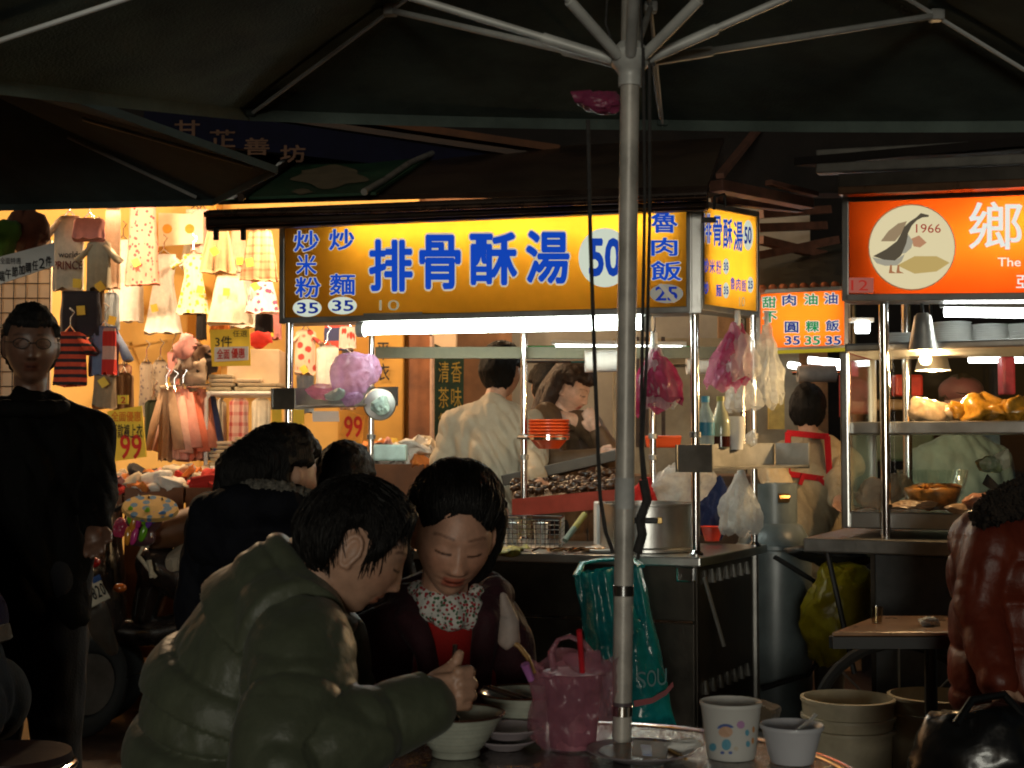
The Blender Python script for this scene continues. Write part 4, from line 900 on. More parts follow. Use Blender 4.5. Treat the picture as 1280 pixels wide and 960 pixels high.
# teal carrier bag hung on the stall front
def carrier(name, label, tl, tr, br_, bl, th, m, seed):
    """soft plastic bag: gathered at the top, creased, bulging below"""
    t = thing(name, label, 'bag', tuple((bl + br_) / 2)); vs = []; fs = []; nr, na = 60, 90
    for j in range(nr + 1):
        u = j / nr; a = lerp(tl, bl, u); b_ = lerp(tr, br_, u); c = (a + b_) / 2; hx = (b_ - a) / 2
        for k in range(na):
            an = 2 * math.pi * k / na; ca, sa = math.cos(an), math.sin(an)
            d = th * (.35 + .75 * math.sin(min(1, u * 1.05) * math.pi * .6)) * (1 - .5 * sstep(.93, 1., u))
            x_ = (abs(ca) ** .8) * (1 if ca > 0 else -1)
            pleat = math.sin(x_ * 13 + seed + 2 * u) * .016 * (1 - u) ** 1.5
            diag = ridged(Vector((x_ * .10 - u * .10, u * .16, sa * .03)), 22, seed) * .020 * (.4 + .6 * u)
            fold = noise.noise(Vector((x_ * 1.8 + seed, u * 2.2, sa))) * .03
            vs.append(c + hx * x_ * (1 + .07 * noise.noise(Vector((u * 5, seed, ca)))) + V(0, sa * d + (pleat + diag + fold) * (-1 if sa < 0 else 1), .03 * noise.noise(Vector((x_ * 3, seed, 1))) * sstep(.9, 1, u) + .03 * noise.noise(Vector((x_ * 5, seed, 4))) * sstep(.12, 0, u)))
    for j in range(nr):
        for k in range(na): a = j * na + k; b_ = j * na + (k + 1) % na; fs.append((a, b_, b_ + na, a + na))
    fs.append(tuple(range(nr * na, (nr + 1) * na)))
    MB().add(vs, fs).build('body', m, t, smooth='all')
    return t
TEAL = mat('teal_plastic', (.008, .24, .26), .20, 0, .25, 8, bump=.5, bscale=40, coat=.3)
tb_ = carrier('carrier_bag', 'teal plastic carrier bag hung on the stall front behind the pole', P(718, 716, 4.98), P(802, 706, 4.98), P(845, 905, 4.95), P(748, 905, 4.95), .09, TEAL, 3)
MB().tube([P(720, 720, 4.97), P(728, 704, 5.02), P(750, 700, 5.06), P(790, 698, 5.06), P(802, 708, 4.98)], .014, 10, flat=.5).build('handle', TEAL, tb_, smooth=True)
def plb(px, py, lf): return P(px, py, 4.845 - lf)
poly_on(tb_, [(792, 876), (815, 872), (832, 862), (841, 852), (842, 858), (833, 869), (816, 879), (793, 884)], plb, mat('red_print', (.32, .02, .03), .4), 'print_stripe', .004)
for i, ch in enumerate('SOU'): text_on(tb_, ch, (796 + i * 13, 840 - i * 2, 807 + i * 13, 860 - i * 2), plb, mat('pale_print', (.07, .26, .28), .4), -.02, name='lettering', lift=.004)
# gas cylinder with hose
c0 = V((966 - CX) / F_PX * 6.0, 6.0, 0)
gc = thing('gas_cylinder', 'grey gas cylinder with collar standing behind the stall', 'gas cylinder', tuple(c0))
CYL = mat('grey_enamel', (.11, .135, .14), .35, 0, .15, 8)
MB().lathe([(.13, 0), (.15, .03), (.158, .08), (.158, .80), (.15, .86), (.12, .92), (.07, .95), (0, .955)], 40, c0).build('body', CYL, gc, smooth=True)
MB().lathe([(.155, .82), (.1605, .825), (.1605, .84), (.155, .845)], 40, c0).build('seam', CYL, gc, smooth=True)
vs = []; fs = []
for k in range(29):
    a = R(-200) + R(300) * k / 28
    for z in (.93, 1.10): vs.append(c0 + V(.095 * math.cos(a), .095 * math.sin(a), z)); vs.append(c0 + V(.100 * math.cos(a), .100 * math.sin(a), z))
for k in range(28):
    a = k * 4; fs += [(a, a + 2, a + 6, a + 4), (a + 1, a + 5, a + 7, a + 3), (a + 2, a + 3, a + 7, a + 6), (a, a + 4, a + 5, a + 1)]
obj('collar', vs, fs, CYL, gc, smooth=True)
MB().tube([c0 + V(0, -.1, 1.04), c0 + V(.045, -.09, 1.04)], .02, 10).build('valve', mat('brassy', (.35, .2, .08), .35, .9), gc)
MB().tube([c0 + V(-.03, -.17, .8), c0 + V(.10, -.17, .72), c0 + V(.20, -.14, .66), c0 + V(.21, -.13, .45), c0 + V(.1, -.2, .32), c0 + V(-.1, -.25, .27)], .010, 8).build('hose', RUBBER, gc, smooth=True)

# ============================================================ RIGHT-HAND STALL WITH THE RED SIGN
rs = thing('goose_stall', 'steel goose-meat stall with glass case under the red sign', 'stall', (1.6, 5.1, 0))
rl, rr = V((1056 - CX) / F_PX * 5.0, 5.0, 0), V((1300 - CX) / F_PX * 4.72, 4.72, 0); rx_ = (rr - rl).normalized(); ro = V(rx_.y, -rx_.x, 0); RC = .93
def rp_(u, v, z): return rl + rx_ * u + ro * v + V(0, 0, z)     # along, towards camera, up
MB().hexa([rp_(u, v, z) for z in (RC - .05, RC) for u, v in ((-.14, .06), (1.2, .06), (1.2, -.75), (-.14, -.75))]).build('counter_top', DSTEEL, rs, bevel=.006)
for i in range(3): MB().hexa([rp_(u, v, z) for z in (.12, RC - .055) for u, v in ((.10 + i * .36, 0), (.45 + i * .36, 0), (.45 + i * .36, -.02), (.10 + i * .36, -.02))]).build('front_panel', mat('grey_panel', (.10, .105, .11), .5, .3, .15), rs, bevel=.003)
MB().hexa([rp_(u, v, z) for z in (.12, RC - .055) for u, v in ((.08, -.02), (.10, -.02), (.10, -.7), (.08, -.7))]).build('side_panel', DARKP, rs)
MB().tube([rp_(-.08, -.05, RC - .05), rp_(.02, -.02, .45)], .01, 8).build('stay_rod', BLACK, rs)
for u, v in ((.13, -.06), (.93, -.06), (.10, -.7), (.6, -.74)):
    MB().tube([rp_(u, v, RC), rp_(u, v, 1.98)], .018, 16).build('post', CHROME, rs, smooth=True)
# glass case
gcse = [(-.02, -.10), (.98, -.10), (.98, -.62), (-.02, -.62)]; cz0, cz1, cz2 = RC + .03, 1.30, 1.60
MB().hexa([rp_(u, v, z) for z in (cz0, cz0 + .06) for u, v in gcse]).build('case_base', STEEL, rs, bevel=.005)
MB().hexa([rp_(u, v, z) for z in (cz1 + .0, cz1 + .045) for u, v in [(a, b_ - .02 if b_ > -.3 else b_) for a, b_ in gcse]]).build('case_shelf', STEEL, rs, bevel=.005)
MB().hexa([rp_(u, v, z) for z in (cz2, cz2 + .03) for u, v in gcse]).build('case_top', STEEL, rs, bevel=.008)
for u, v in gcse[:1]: MB().bar(rp_(u, v, cz0), rp_(u, v, cz2), .03, .03, up=ro).build('case_frame', STEEL, rs, bevel=.006)
MB().bar(rp_(-.02, -.62, cz0), rp_(-.02, -.62, cz2), .025, .025, up=ro).build('case_frame', STEEL, rs)
PANE = glass('case_glass', (.96, .98, .97))
for z0_, z1_ in ((cz0 + .06, cz1), (cz1 + .045, cz2)):
    MB().hexa([rp_(u, v, z) for z in (z0_ + .003, z1_ - .003) for u, v in ((.0, -.098), (.97, -.098), (.97, -.102), (.0, -.102))]).build('pane', PANE, rs)
MB().hexa([rp_(u, v, z) for z in (cz0 + .063, cz2 - .003) for u, v in ((-.018, -.12), (-.022, -.12), (-.022, -.60), (-.018, -.60))]).build('pane', PANE, rs)
# roof bars over the red sign
for i, (y0_, y1_, wd, mm) in enumerate(((196, 180, .04, mat('grey_bar', (.11, .10, .085), .5, .3)), (212, 198, .035, MATS['grey_bar']), (228, 215, .05, mat('dark_bar', (.05, .04, .03), .4, .4)), (240, 228, .03, mat('warm_bar', (.22, .12, .07), .3, .8)))):
    MB().bar(P(1022 if i < 2 else 1050, y0_, 5.0 - .03 * i), P(1330, y1_, 4.66 - .03 * i), .06, wd).build('roof_bar', mm, rs, bevel=.005)
MB().hexa([rp_(u, v, z) for (u, v, z) in ((-.15, .1, 2.26), (1.3, .1, 2.26), (1.3, -.9, 2.42), (-.15, -.9, 2.42), (-.15, .1, 2.29), (1.3, .1, 2.29), (1.3, -.9, 2.45), (-.15, -.9, 2.45))]).build('roof_sheet', WALL_D, rs)
# the red lightbox
FACE_R = mat('red_acrylic', (.90, .095, .006), .35, 0, .05, 3, transl=.85)
sg3, face3, plr, nn3 = lightbox('red lightbox sign with a goose in a pale roundel and white character', [P(1057, 372, 4.98), P(1330, 370, 4.65), P(1330, 238, 4.65), P(1057, 249, 4.98)], .16, FACE_R, [(.2, .5, 1., .6, .7), (.66, .75, 1., .75, .5)], emit('sign_tube_c', (1, .93, .75), 34), DSTEEL)
CREAM = emit('cream_disc', (.74, .64, .38), .95); WHL = emit('white_letter', (.9, .9, .82), .9)
disc_on(face3, (1140, 309), (55, 54), plr, emit('disc_rim', (.45, .2, .08), .6), lift=.001); disc_on(face3, (1140, 309), (53.5, 52.5), plr, CREAM, lift=.002)
zz = lambda pts: [(930 + x / 3.657, 230 + y / 3.657) for x, y in pts]
poly_on(face3, zz([(625, 262), (660, 215), (705, 180), (745, 170), (720, 225), (690, 262)]), plr, emit('goose_haze', (.42, .30, .17), .7), 'goose_wing', .003)
poly_on(face3, zz([(765, 250), (800, 235), (835, 268), (805, 290), (775, 285)]), plr, emit('goose_blush', (.60, .30, .16), .75), 'printed_patch', .003)
poly_on(face3, zz([(700, 372), (780, 330), (880, 330), (940, 360), (880, 400), (780, 410)]), plr, emit('goose_grass', (.64, .46, .16), .75), 'printed_patch', .003)
poly_on(face3, zz([(586, 335), (640, 345), (690, 350), (735, 320), (722, 352), (700, 372), (645, 374), (606, 362)]), plr, emit('goose_belly', (.45, .42, .32), .75), 'goose_belly', .004)
poly_on(face3, zz([(590, 330), (650, 298), (698, 262), (720, 225), (733, 195), (758, 172), (788, 152), (808, 133), (845, 142), (844, 150), (815, 153), (790, 166), (767, 190), (750, 225), (745, 262), (735, 300), (715, 330), (690, 350), (640, 346)]), plr, emit('goose_body', (.105, .085, .055), .8), 'goose_body', .005)
poly_on(face3, zz([(750, 230), (772, 262), (765, 292), (738, 316), (722, 318), (742, 270)]), plr, MATS['goose_belly'], 'goose_breast', .006)
for x in (668, 702): poly_on(face3, zz([(x, 370), (x + 8, 370), (x + 9, 398), (x + 30, 408), (x - 6, 408)]), plr, emit('goose_leg', (.52, .22, .10), .7), 'goose_leg', .005)
text_on(face3, '1966', (1145, 280, 1176, 291), plr, emit('dark_red', (.42, .03, .02), .8), .0, lift=.003, name='lettering')
text_on(face3, '鄉', (1211, 252, 1278, 312), plr, WHL, .010, emit('grey_edge', (.45, .3, .18), .5), .006, lift=.002)
text_on(face3, 'The', (1247, 322, 1276, 333), plr, WHL, .01, lift=.003, name='lettering'); text_on(face3, '亞', (1270, 344, 1292, 360), plr, WHL, .01, lift=.003)
poly_on(face3, [(1057, 366), (1092, 366), (1092, 347), (1057, 347)], plr, emit('pink_label', (.50, .14, .10), .6), 'number_label', .002)
text_on(face3, '12', (1064, 350, 1085, 363), plr, emit('dark_red', (.42, .03, .02), .8), .0, lift=.004, name='lettering')
# fluorescent + heat lamps
fl3 = thing('tube_lamp', 'white tube lamp under the red goose sign', 'lamp', tuple(P(1230, 395, 4.95)))
MB().tube([P(1181, 389, 5.0), P(1330, 391, 4.82)], .02, 14).build('tube', emit('white_tube_c', (.93, 1, .95), 22), fl3, smooth=True)
MB().bar(P(1176, 381, 5.0), P(1330, 383, 4.82), .06, .02).build('reflector', DSTEEL, fl3)
def heat_lamp(label, c, s, e):
    t = thing('heat_lamp', label, 'lamp', tuple(c))
    MB().lathe([(.018 * s, .13 * s), (.028 * s, .12 * s), (.034 * s, .09 * s), (.046 * s, .03 * s), (.053 * s, 0), (.050 * s, 0), (.043 * s, .03 * s), (.03 * s, .09 * s), (.0, .1 * s)], 32, c).build('shade', mat('aluminium', (.6, .58, .54), .38, .85, .1), t, smooth=True)
    MB().sphere(c + V(0, 0, .02 * s), .026 * s, 14, 10).build('bulb', emit('heat_bulb', (1, .70, .36), 28), t, smooth='all')
    MB().tube([c + V(0, 0, .13 * s), c + V(0, .02, .19 * s), c + V(.02, .08, .26 * s)], .006, 8).build('cord', BLACK, t)
    lamp('bulb_light', 'POINT', c + V(0, 0, -.03), e, (1, .62, .28), t, size=.03)
heat_lamp('chrome cone heat lamp in front of the glass case', P(1154, 438, 4.96), 1.02, 10)
heat_lamp('second heat lamp glowing inside the glass case', P(1166, 463, 5.4), 1.25, 42)
# plates on top of the case
for i, (px, n_) in enumerate(((1190, 11), (1236, 10), (1276, 10), (1122, 6))):
    c = P(px, 425, 5.3); c.z = cz2 + .031
    t = thing('plate_stack', ('left', 'middle', 'right', 'short')[i] + (' stack of white plates on the glass case' if i < 3 else ' stack of bowls behind the chrome heat lamp'), 'plates', tuple(c))
    for j in range(n_): MB().lathe([(.04, j * .0085), (.068, j * .0085 + .003), (.073, j * .0085 + .009), (.07, j * .0085 + .008), (.04, j * .0085 + .003), (0, j * .0085 + .003)], 32, c).build('plate', WHITEP, t, smooth=True)
# poultry on the shelf
GOLDM = mat('goose_skin', (.66, .29, .03), .28, 0, .35, 22, coat=.35); PALEM = mat('pale_meat', (.62, .42, .26), .35, 0, .25, 25, coat=.25)
random.seed(5)
for i, (px, s, mm, nm) in enumerate(((1160, 1., PALEM, 'pale cooked poultry piece at the left of the shelf'), (1186, .8, PALEM, 'flat sliced meat between poultry pieces'), (1200, .95, GOLDM, 'golden poultry piece left of the whole bird'), (1222, 1.15, GOLDM, 'largest golden whole bird on the shelf'), (1250, .9, GOLDM, 'golden poultry piece right of the whole bird'), (1276, 1., GOLDM, 'golden poultry at the right edge of the shelf'))):
    c = P(px, 524, 5.12 - (px - 1160) * .001); c.z = cz1 + .045
    mb = MB().sphere((0, 0, .04 * s), (.065 * s, .055 * s, .045 * s), 22, 14).jitter(.035, 14, i).jitter(.01, 45, i)
    mb.tube([V(.03 * s, 0, .04), V(.07 * s, -.02, .05 * s), V(.095 * s, -.03, .03)], [.02 * s, .018 * s, .008], 10)
    mb.v = [q_ + c for q_ in mb.v]; tag(mb.build('poultry', mm, smooth='all'), nm, 'food', 'cooked poultry on the glass case shelf')
# glass bowl with noodles
c = P(1166, 622, 5.02); c.z = cz0 + .062
t = thing('glass_bowl', 'clear glass bowl half full of orange shredded food', 'bowl', tuple(c))
MB().lathe([(.05, 0), (.085, .03), (.112, .09), (.125, .15), (.122, .15), (.108, .09), (.082, .034), (.0, .012)], 44, c).build('bowl', glass('bowl_glass', (.96, .98, .96), .05), t, smooth=True)
NOOD = mat('orange_food', (.60, .25, .05), .4, 0, .35, 30)
MB().lathe([(.045, .012), (.078, .035), (.1, .08), (.06, .092), (0, .095)], 32, c).jitter(.012, 40, 2).build('filling', NOOD, t, smooth='all')
for i in range(26):
    a = random.uniform(0, 6.28); r0 = random.uniform(.01, .08); p = c + V(r0 * math.cos(a), r0 * math.sin(a), .09); a2_ = random.uniform(0, 6.28); d = V(math.cos(a2_), math.sin(a2_), 0) * .03
    MB().tube([p - d, p + V(0, 0, .008), p + d], .005, 6).build('noodle', NOOD, t, smooth=True)
crumple('food_bag', 'clear plastic bag of pale food at the left of the glass case', 'bag', P(1092, 618, 5.05), (.07, .05, .055), film('clear_bag', (.6, .48, .36), .6, .2, .3), 4, .05, 12)
crumple('food_bag', 'second clear bag of pale food behind the chrome post', 'bag', P(1114, 612, 5.2), (.06, .05, .05), film('clear_bag', (.6, .48, .36), .6, .2, .3), 7, .05, 12)
crumple('sliced_meat', 'pale sliced meat lying on the floor of the glass case', 'food', P(1140, 632, 4.98), (.10, .05, .016), PALEM, 9, .03, 16)
crumple('sliced_meat', 'pinkish meat piece beside the glass bowl', 'food', P(1222, 626, 4.9), (.06, .04, .025), mat('pink_meat', (.58, .28, .18), .35, 0, .3, 30), 3, .03, 18)
crumple('sliced_meat', 'small pale offal piece in front of the glass bowl', 'food', P(1197, 636, 4.88), (.035, .03, .022), PALEM, 5, .02, 20)
crumple('radish', 'white round radish behind the glass bowl', 'food', P(1252, 575, 5.2), (.042, .04, .04), mat('radish', (.72, .68, .52), .4), 2, .008, 12)
crumple('leaf_bundle', 'green herb bundle with white stalks beside the radish', 'food', P(1236, 580, 5.15), (.05, .04, .03), mat('herb', (.10, .18, .05), .6, 0, .5, 30, col2=(.5, .52, .42)), 6, .04, 20)
tag(MB().slab([P(1228, 604, 5.0), P(1250, 618, 4.95), P(1256, 614, 4.99), P(1234, 592, 5.05)], .004).build('cleaver', CHROME), 'shiny cleaver blade leaning beside the radish', 'knife')
# behind the case: red goods and lamps of the next stall
for i, (px, py, w_, h_, c, nm) in enumerate(((1075, 478, .13, .30, (.20, .02, .03), 'dark red panel seen through the left of the glass case'), (1134, 482, .13, .10, (.55, .03, .02), 'bright red box seen through the glass case'), (1122, 506, .30, .05, (.20, .12, .05), 'brown ledge seen through the glass case'), (1258, 470, .06, .18, (.50, .04, .07), 'crimson cloth hanging behind the glass case'), (1125, 558, .3, .14, (.02, .05, .035), 'dark green crate behind the glass case'), (1218, 555, .22, .14, (.12, .20, .22), 'blue-grey tub behind the glass case'))):
    tag(MB().box(P(px, py, 6.6), (w_, .08, h_)).build('goods_box', mat('bg%d' % i, c, .5, 0, .2), bevel=.012), nm, 'goods')
for i, (px, py, l_) in enumerate(((1245, 450, .26), (1078, 409, .06))):
    t = thing('tube_lamp', ('thin white tube lamp seen through the glass case', 'small white lamp above the left corner of the glass case')[i], 'lamp', tuple(P(px, py, 6.7)))
    MB().tube([P(px, py, 6.7) - V(l_ / 2, 0, 0), P(px, py, 6.7) + V(l_ / 2, 0, 0)], .014 if i == 0 else .03, 12).build('tube', emit('white_tube_d', (.95, 1, .97), 9), t, smooth=True)
    MB().box(P(px, py, 6.7) + V(0, .02, .035), (l_ + .05, .05, .02)).build('fitting', WHITEP, t)

# ============================================================ THIRD STALL IN THE LANE
t3 = thing('far_stall', 'far stall with orange menu sign between the two near stalls', 'stall', tuple(P(1000, 700, 8.0)))
for x in (930, 1068): MB().tube([Z(P(x, 600, 8.0), 0), Z(P(x, 600, 8.0), 2.3)], .02, 10).build('post', CHROME, t3)
a, b_ = P(925, 600, 7.9), P(1075, 600, 7.9)
MB().box(((a.x + b_.x) / 2, 8.2, .5), (b_.x - a.x, .6, 1.0)).build('counter', mat('wood_counter', (.35, .18, .08), .5, 0, .2), t3, bevel=.01)
MB().box(((a.x + b_.x) / 2, 8.7, 1.5), (b_.x - a.x, .04, 1.2)).build('back_panel', mat('wood_counter2', (.30, .17, .08), .6, 0, .2), t3)
MB().slab([P(925, 364, 7.85), P(1075, 356, 7.85), P(1100, 300, 9.2), P(930, 318, 9.2)], .03).build('roof_sheet', mat('wet_roof', (.06, .06, .045), .35, .2, .3), t3)
for i in range(9):
    p = P(953 + i * 13, 362 - i * .6, 7.8); MB().sphere(p, (.028, .02, .028), 12, 8).build('tile_end', mat('terracotta', (.32, .10, .04), .5), t3, smooth='all')
for a, b_ in (((945, 320), (1045, 300)), ((945, 345), (1050, 325)), ((950, 300), (1040, 322)), ((945, 285), (1030, 282)), ((950, 268), (1035, 262))):
    MB().bar(P(*a, 8.6), P(*b_, 9.0), .06, .05).build('roof_beam', mat('red_beam', (.13, .055, .035), .55, 0, .25), t3)
sg4, face4, plq, nn4 = lightbox('orange menu lightbox of the far stall with green and blue characters', [P(948, 438, 7.8), P(1058, 434, 7.7), P(1058, 360, 7.7), P(948, 365, 7.8)], .14, mat('orange_acrylic', (.92, .15, .008), .35, 0, .05, 3, transl=.85), [(.05, .7, .95, .7, .6), (.05, .3, .95, .3, .7)], emit('sign_tube_d', (1, .93, .8), 16), DSTEEL)
GRN = emit('green_letter', (.01, .30, .08), .8); WHO = emit('white_outline', (.85, .85, .7), .8)
for s, x, yy, mm in (('甜', 953, 371, GRN), ('肉', 978, 368, NAVY), ('油', 1005, 367, GRN), ('油', 1030, 366, NAVY), ('不', 954, 389, GRN), ('圓', 981, 402, NAVY), ('粿', 1007, 401, GRN), ('飯', 1032, 400, NAVY)):
    text_on(face4, s, (x, yy, x + 17, yy + 14), plq, mm, .02, WHO, .06, lift=.003)
for x, mm in ((981, NAVY), (1006, GRN), (1032, NAVY)): text_on(face4, '35', (x, 420, x + 19, 431), plq, mm, .02, WHO, .05, lift=.003, name='lettering')
MB().slab([P(950, 443, 7.77), P(1058, 439, 7.67), P(1058, 434.5, 7.67), P(950, 438.5, 7.77)], .02).build('yellow_strip', emit('yellow_edge', (.6, .45, .03), .6), sg4)
fl4 = thing('tube_lamp', 'white tube lamps under the orange far-stall sign', 'lamp', tuple(P(1030, 455, 7.6)))
for (x0, y0, x1, y1) in ((1010, 450, 1056, 454), (987, 456, 998, 458), (1030, 459, 1056, 458)): MB().tube([P(x0, y0, 7.6), P(x1, y1, 7.55)], .018, 12).build('tube', emit('white_tube_e', (.95, 1, .97), 14), fl4, smooth=True)
t = thing('paper_roll', 'grey roll of film hanging below the far stall lamps', 'paper roll', tuple(P(1020, 478, 7.4)))
MB().lathe([(.02, 0), (.045, 0), (.045, .2), (.02, .2)], 24, P(997, 467, 7.4), ax=(1, 0, 0), closed=True).build('roll', mat('grey_film', (.35, .33, .32), .4), t, smooth=True)
MB().tube([P(990, 467, 7.4), P(1052, 467, 7.4)], .008, 8).build('spindle', CHROME, t)
for i, (px, py, w_, h_, c, nm) in enumerate(((970, 500, .09, .33, (.48, .34, .08), 'yellow notice board left of the aproned vendor'), (1055, 488, .05, .3, (.30, .02, .02), 'dark red strip curtain behind the aproned vendor'))):
    tag(MB().box(P(px, py, 7.9), (w_, .03, h_)).build('notice_board', mat('nb%d' % i, c, .6, 0, .2)), nm, 'board')
# ============================================================ PEOPLE
def head_pt(n, female=False):
    x, y, z = n
    px, py, pz = x * .0755, y * .094, z * .118
    k = max(0., (-.005 - pz) / .113)
    px *= 1 - (.40 if female else .34) * k ** 1.6
    if y > 0: py *= 1 - .62 * k; py += .012 * (1 - k)
    else: py *= 1 - .05 * k
    if pz > .0: px *= 1 - .06 * (pz / .118)
    fr = sstep(-.15, -.6, y)
    if fr > 0:
        d = 0.
        ax = abs(px)
        t = (.020 - pz) / .050
        if -.25 < t < 1.35:
            tt = max(0, min(1, t)); cut = sstep(1.30, 1.0, t) * sstep(-.25, .15, t)
            d += lerp(.003, .0205, tt ** 1.3) * gau(px, lerp(.0075, .0105, tt)) * cut
        d += .0085 * gau(ax - .0135, .0055) * gau(pz + .029, .006)
        d -= .0075 * gau(ax - .031, .0145) * gau(pz - .012, .0095)
        d += .0050 * gau(ax - .031, .0105) * gau(pz - .009, .0065)
        d -= .0022 * gau(ax - .031, .012) * gau(pz - .0015, .0016)
        d += .0035 * gau(pz - .034, .010) * gau(ax - .028, .02)
        d += .0050 * gau(ax - .043, .017) * gau(pz + .020, .018)
        d += .0075 * gau(px, .017) * gau(pz + .0525, .0050) + .0080 * gau(px, .0145) * gau(pz + .066, .0052)
        d -= .0050 * gau(px, .020) * gau(pz + .0590, .0020)
        d -= .0030 * gau(ax - .026, .006) * gau(pz + .0595, .006)
        d -= .0035 * gau(px, .018) * gau(pz + .077, .006)
        d += .0095 * gau(px, .019) * gau(pz + .098, .014)
        py -= d * fr
    return Vector((px, py, pz))
def face_tint(p, female):
    x, y, z = p; c = Vector((1, 1, 1))
    if y < -.03:
        ax = abs(x)
        def mixc(col, w_):
            nonlocal c; c = c.lerp(Vector(col), max(0., min(1., w_)))
        mixc((1.0, .80, .76), .5 * gau(ax - .042, .02) * gau(z + .02, .018))
        bz = z - .0335 - .004 * math.cos((ax - .034) / .022 * 1.3) + (ax > .045) * (ax - .045) * .4
        mixc((.14, .10, .09), (.55 + .35 * noise.noise(Vector((x * 700, z * 700, 1)))) * (1 if female else 1.3) * sstep(.0042, .0014, abs(bz)) * sstep(.010, .015, ax) * sstep(.056, .050, ax))
        mixc((.05, .035, .03), .95 * sstep(.0032, .0010, abs(z - .0022 - 7 * (ax - .031) ** 2)) * sstep(.0165, .0145, abs(ax - .031)))
        mixc((.80, .40, .37) if female else (.88, .58, .52), .95 * sstep(.0245, .019, ax) * sstep(.0155, .011, abs(z + .0595 + .15 * ax * ax)))
        mixc((.22, .07, .06), .95 * sstep(.0042, .0016, abs(z + .0590)) * sstep(.020, .012, ax))
        mixc((.25, .12, .10), .8 * gau(ax - .008, .0035) * gau(z + .0365, .003))
    return tuple(c)
def frame(f, u):
    f = Vector(f).normalized(); Y = -f; Z_ = (Vector(u) - f * Vector(u).dot(f)).normalized(); X = Y.cross(Z_)
    return Matrix((X, Y, Z_)).transposed()
def add_head(mb, c, M, s=1., female=False, nu=110, nv=84, ears=True):
    vs = []; fs = []
    for j in range(nv + 1):
        ph = -math.pi / 2 + math.pi * j / nv
        for i in range(nu):
            a = 2 * math.pi * i / nu
            vs.append(Vector(c) + M @ (head_pt((math.cos(ph) * math.sin(a), -math.cos(ph) * math.cos(a), math.sin(ph)), female) * s))
    for j in range(nv):
        for i in range(nu): a = j * nu + i; b_ = j * nu + (i + 1) % nu; fs.append((a, b_, b_ + nu, a + nu))
    mb.add(vs, fs)
    if ears:
        for sg_ in (-1, 1):
            Me = M @ Matrix.Rotation(sg_ * .45, 3, 'Z')
            ec = Vector((sg_ * .076, .016, -.002))
            ring = [ec + Matrix.Rotation(sg_ * .35, 3, 'Z') @ Vector((0, .017 * math.cos(q) * (1 if math.sin(q) > -.3 else .8), .030 * math.sin(q))) for q in [2 * math.pi * k / 14 for k in range(15)]]
            mb.chain([Vector(c) + M @ (p * s) for p in ring], [.0048 * s] * 15, 8)
            mb.sphere(Vector(c) + M @ ((ec + Vector((-sg_ * .002, -.002, -.003))) * s), (.006 * s, .014 * s, .024 * s), 12, 8, M=Me)
            mb.sphere(Vector(c) + M @ ((ec + Vector((-sg_ * .001, -.008, -.027))) * s), .007 * s, 10, 6)
HAIR = mat('black_hair', (.0065, .0055, .005), .62, 0, .3, 60, bump=.6, bscale=300, stretch=(1, 1, .12), spec=.2)
HAIRB = mat('brown_hair', (.030, .014, .008), .55, 0, .3, 60, bump=.5, bscale=220, stretch=(1, 1, .12))
def hair_cap(name, par, c, M, s, mask, thick, m, female=False, nu=150, nv=100, ridge=.003, seed=0, fq=34, soft=.35):
    """shell over the skull: where mask<0 it dives under the skin, so the hairline is where it surfaces"""
    vs = []; fs = []
    for j in range(nv + 1):
        ph = -math.pi / 2 + math.pi * j / nv
        for i in range(nu):
            a = 2 * math.pi * i / nu; n_ = (math.cos(ph) * math.sin(a), -math.cos(ph) * math.cos(a), math.sin(ph))
            hp = head_pt(n_, female); k = mask(hp, n_)
            t = thick(hp, n_) * sstep(-.2, soft, k) if k > 0 else -.012
            strand = noise.noise(Vector((n_[0] * fq + seed, n_[1] * fq, n_[2] * 5))) + .6 * noise.noise(Vector((n_[0] * fq * 2.3, n_[1] * fq * 2.3 + seed, n_[2] * 9)))
            clump = noise.noise(Vector((n_[0] * 5 + seed, n_[1] * 5, n_[2] * 4)))
            if k > 0: t += ridge * strand * sstep(0, .4, k) + .006 * clump * sstep(.1, .6, k)
            vs.append(Vector(c) + M @ ((hp + Vector(n_) * t) * s))
    for j in range(nv):
        for i in range(nu): a = j * nu + i; b_ = j * nu + (i + 1) % nu; fs.append((a, b_, b_ + nu, a + nu))
    return obj(name, vs, fs, m, par, smooth='all')
def skin_mat(name, c): return mat(name, c, .46, 0, .10, 38, bump=.08, bscale=220, attr='tint')
SKIN = skin_mat('skin', (.54, .31, .21)); SKIN2 = skin_mat('skin_shaded', (.13, .065, .042))  # second skin tone has the figures' shade put into its colour
def make_body(label, mb, c, M, s, skin, vox, female=False, smooth=3, origin=None):
    v, nn_, f = remesh(mb, vox, smooth, .4)
    o = obj('person', v, f, skin, None, smooth='all', origin=origin)
    Mi = M.inverted(); c = Vector(c); cols = []
    for q in v:
        d = q - c
        cols.append(face_tint((Mi @ d) / s, female) if d.length < .14 * s else (1., 1., 1.))
    colour_attr(o, cols); tag(o, label, 'person'); return o
def seg_param(q, chains):
    best = None
    for ci, (pts, rad) in enumerate(chains):
        acc = 0.
        for i in range(len(pts) - 1):
            a, b_ = pts[i], pts[i + 1]; d = b_ - a; L = d.length; t = max(0, min(1, (q - a).dot(d) / (L * L)))
            dist = (q - a - d * t).length - lerp(rad[i], rad[i + 1], t)
            if best is None or dist < best[0]: best = (dist, ci, acc + L * t, d / L, a + d * t)
            acc += L
    return best
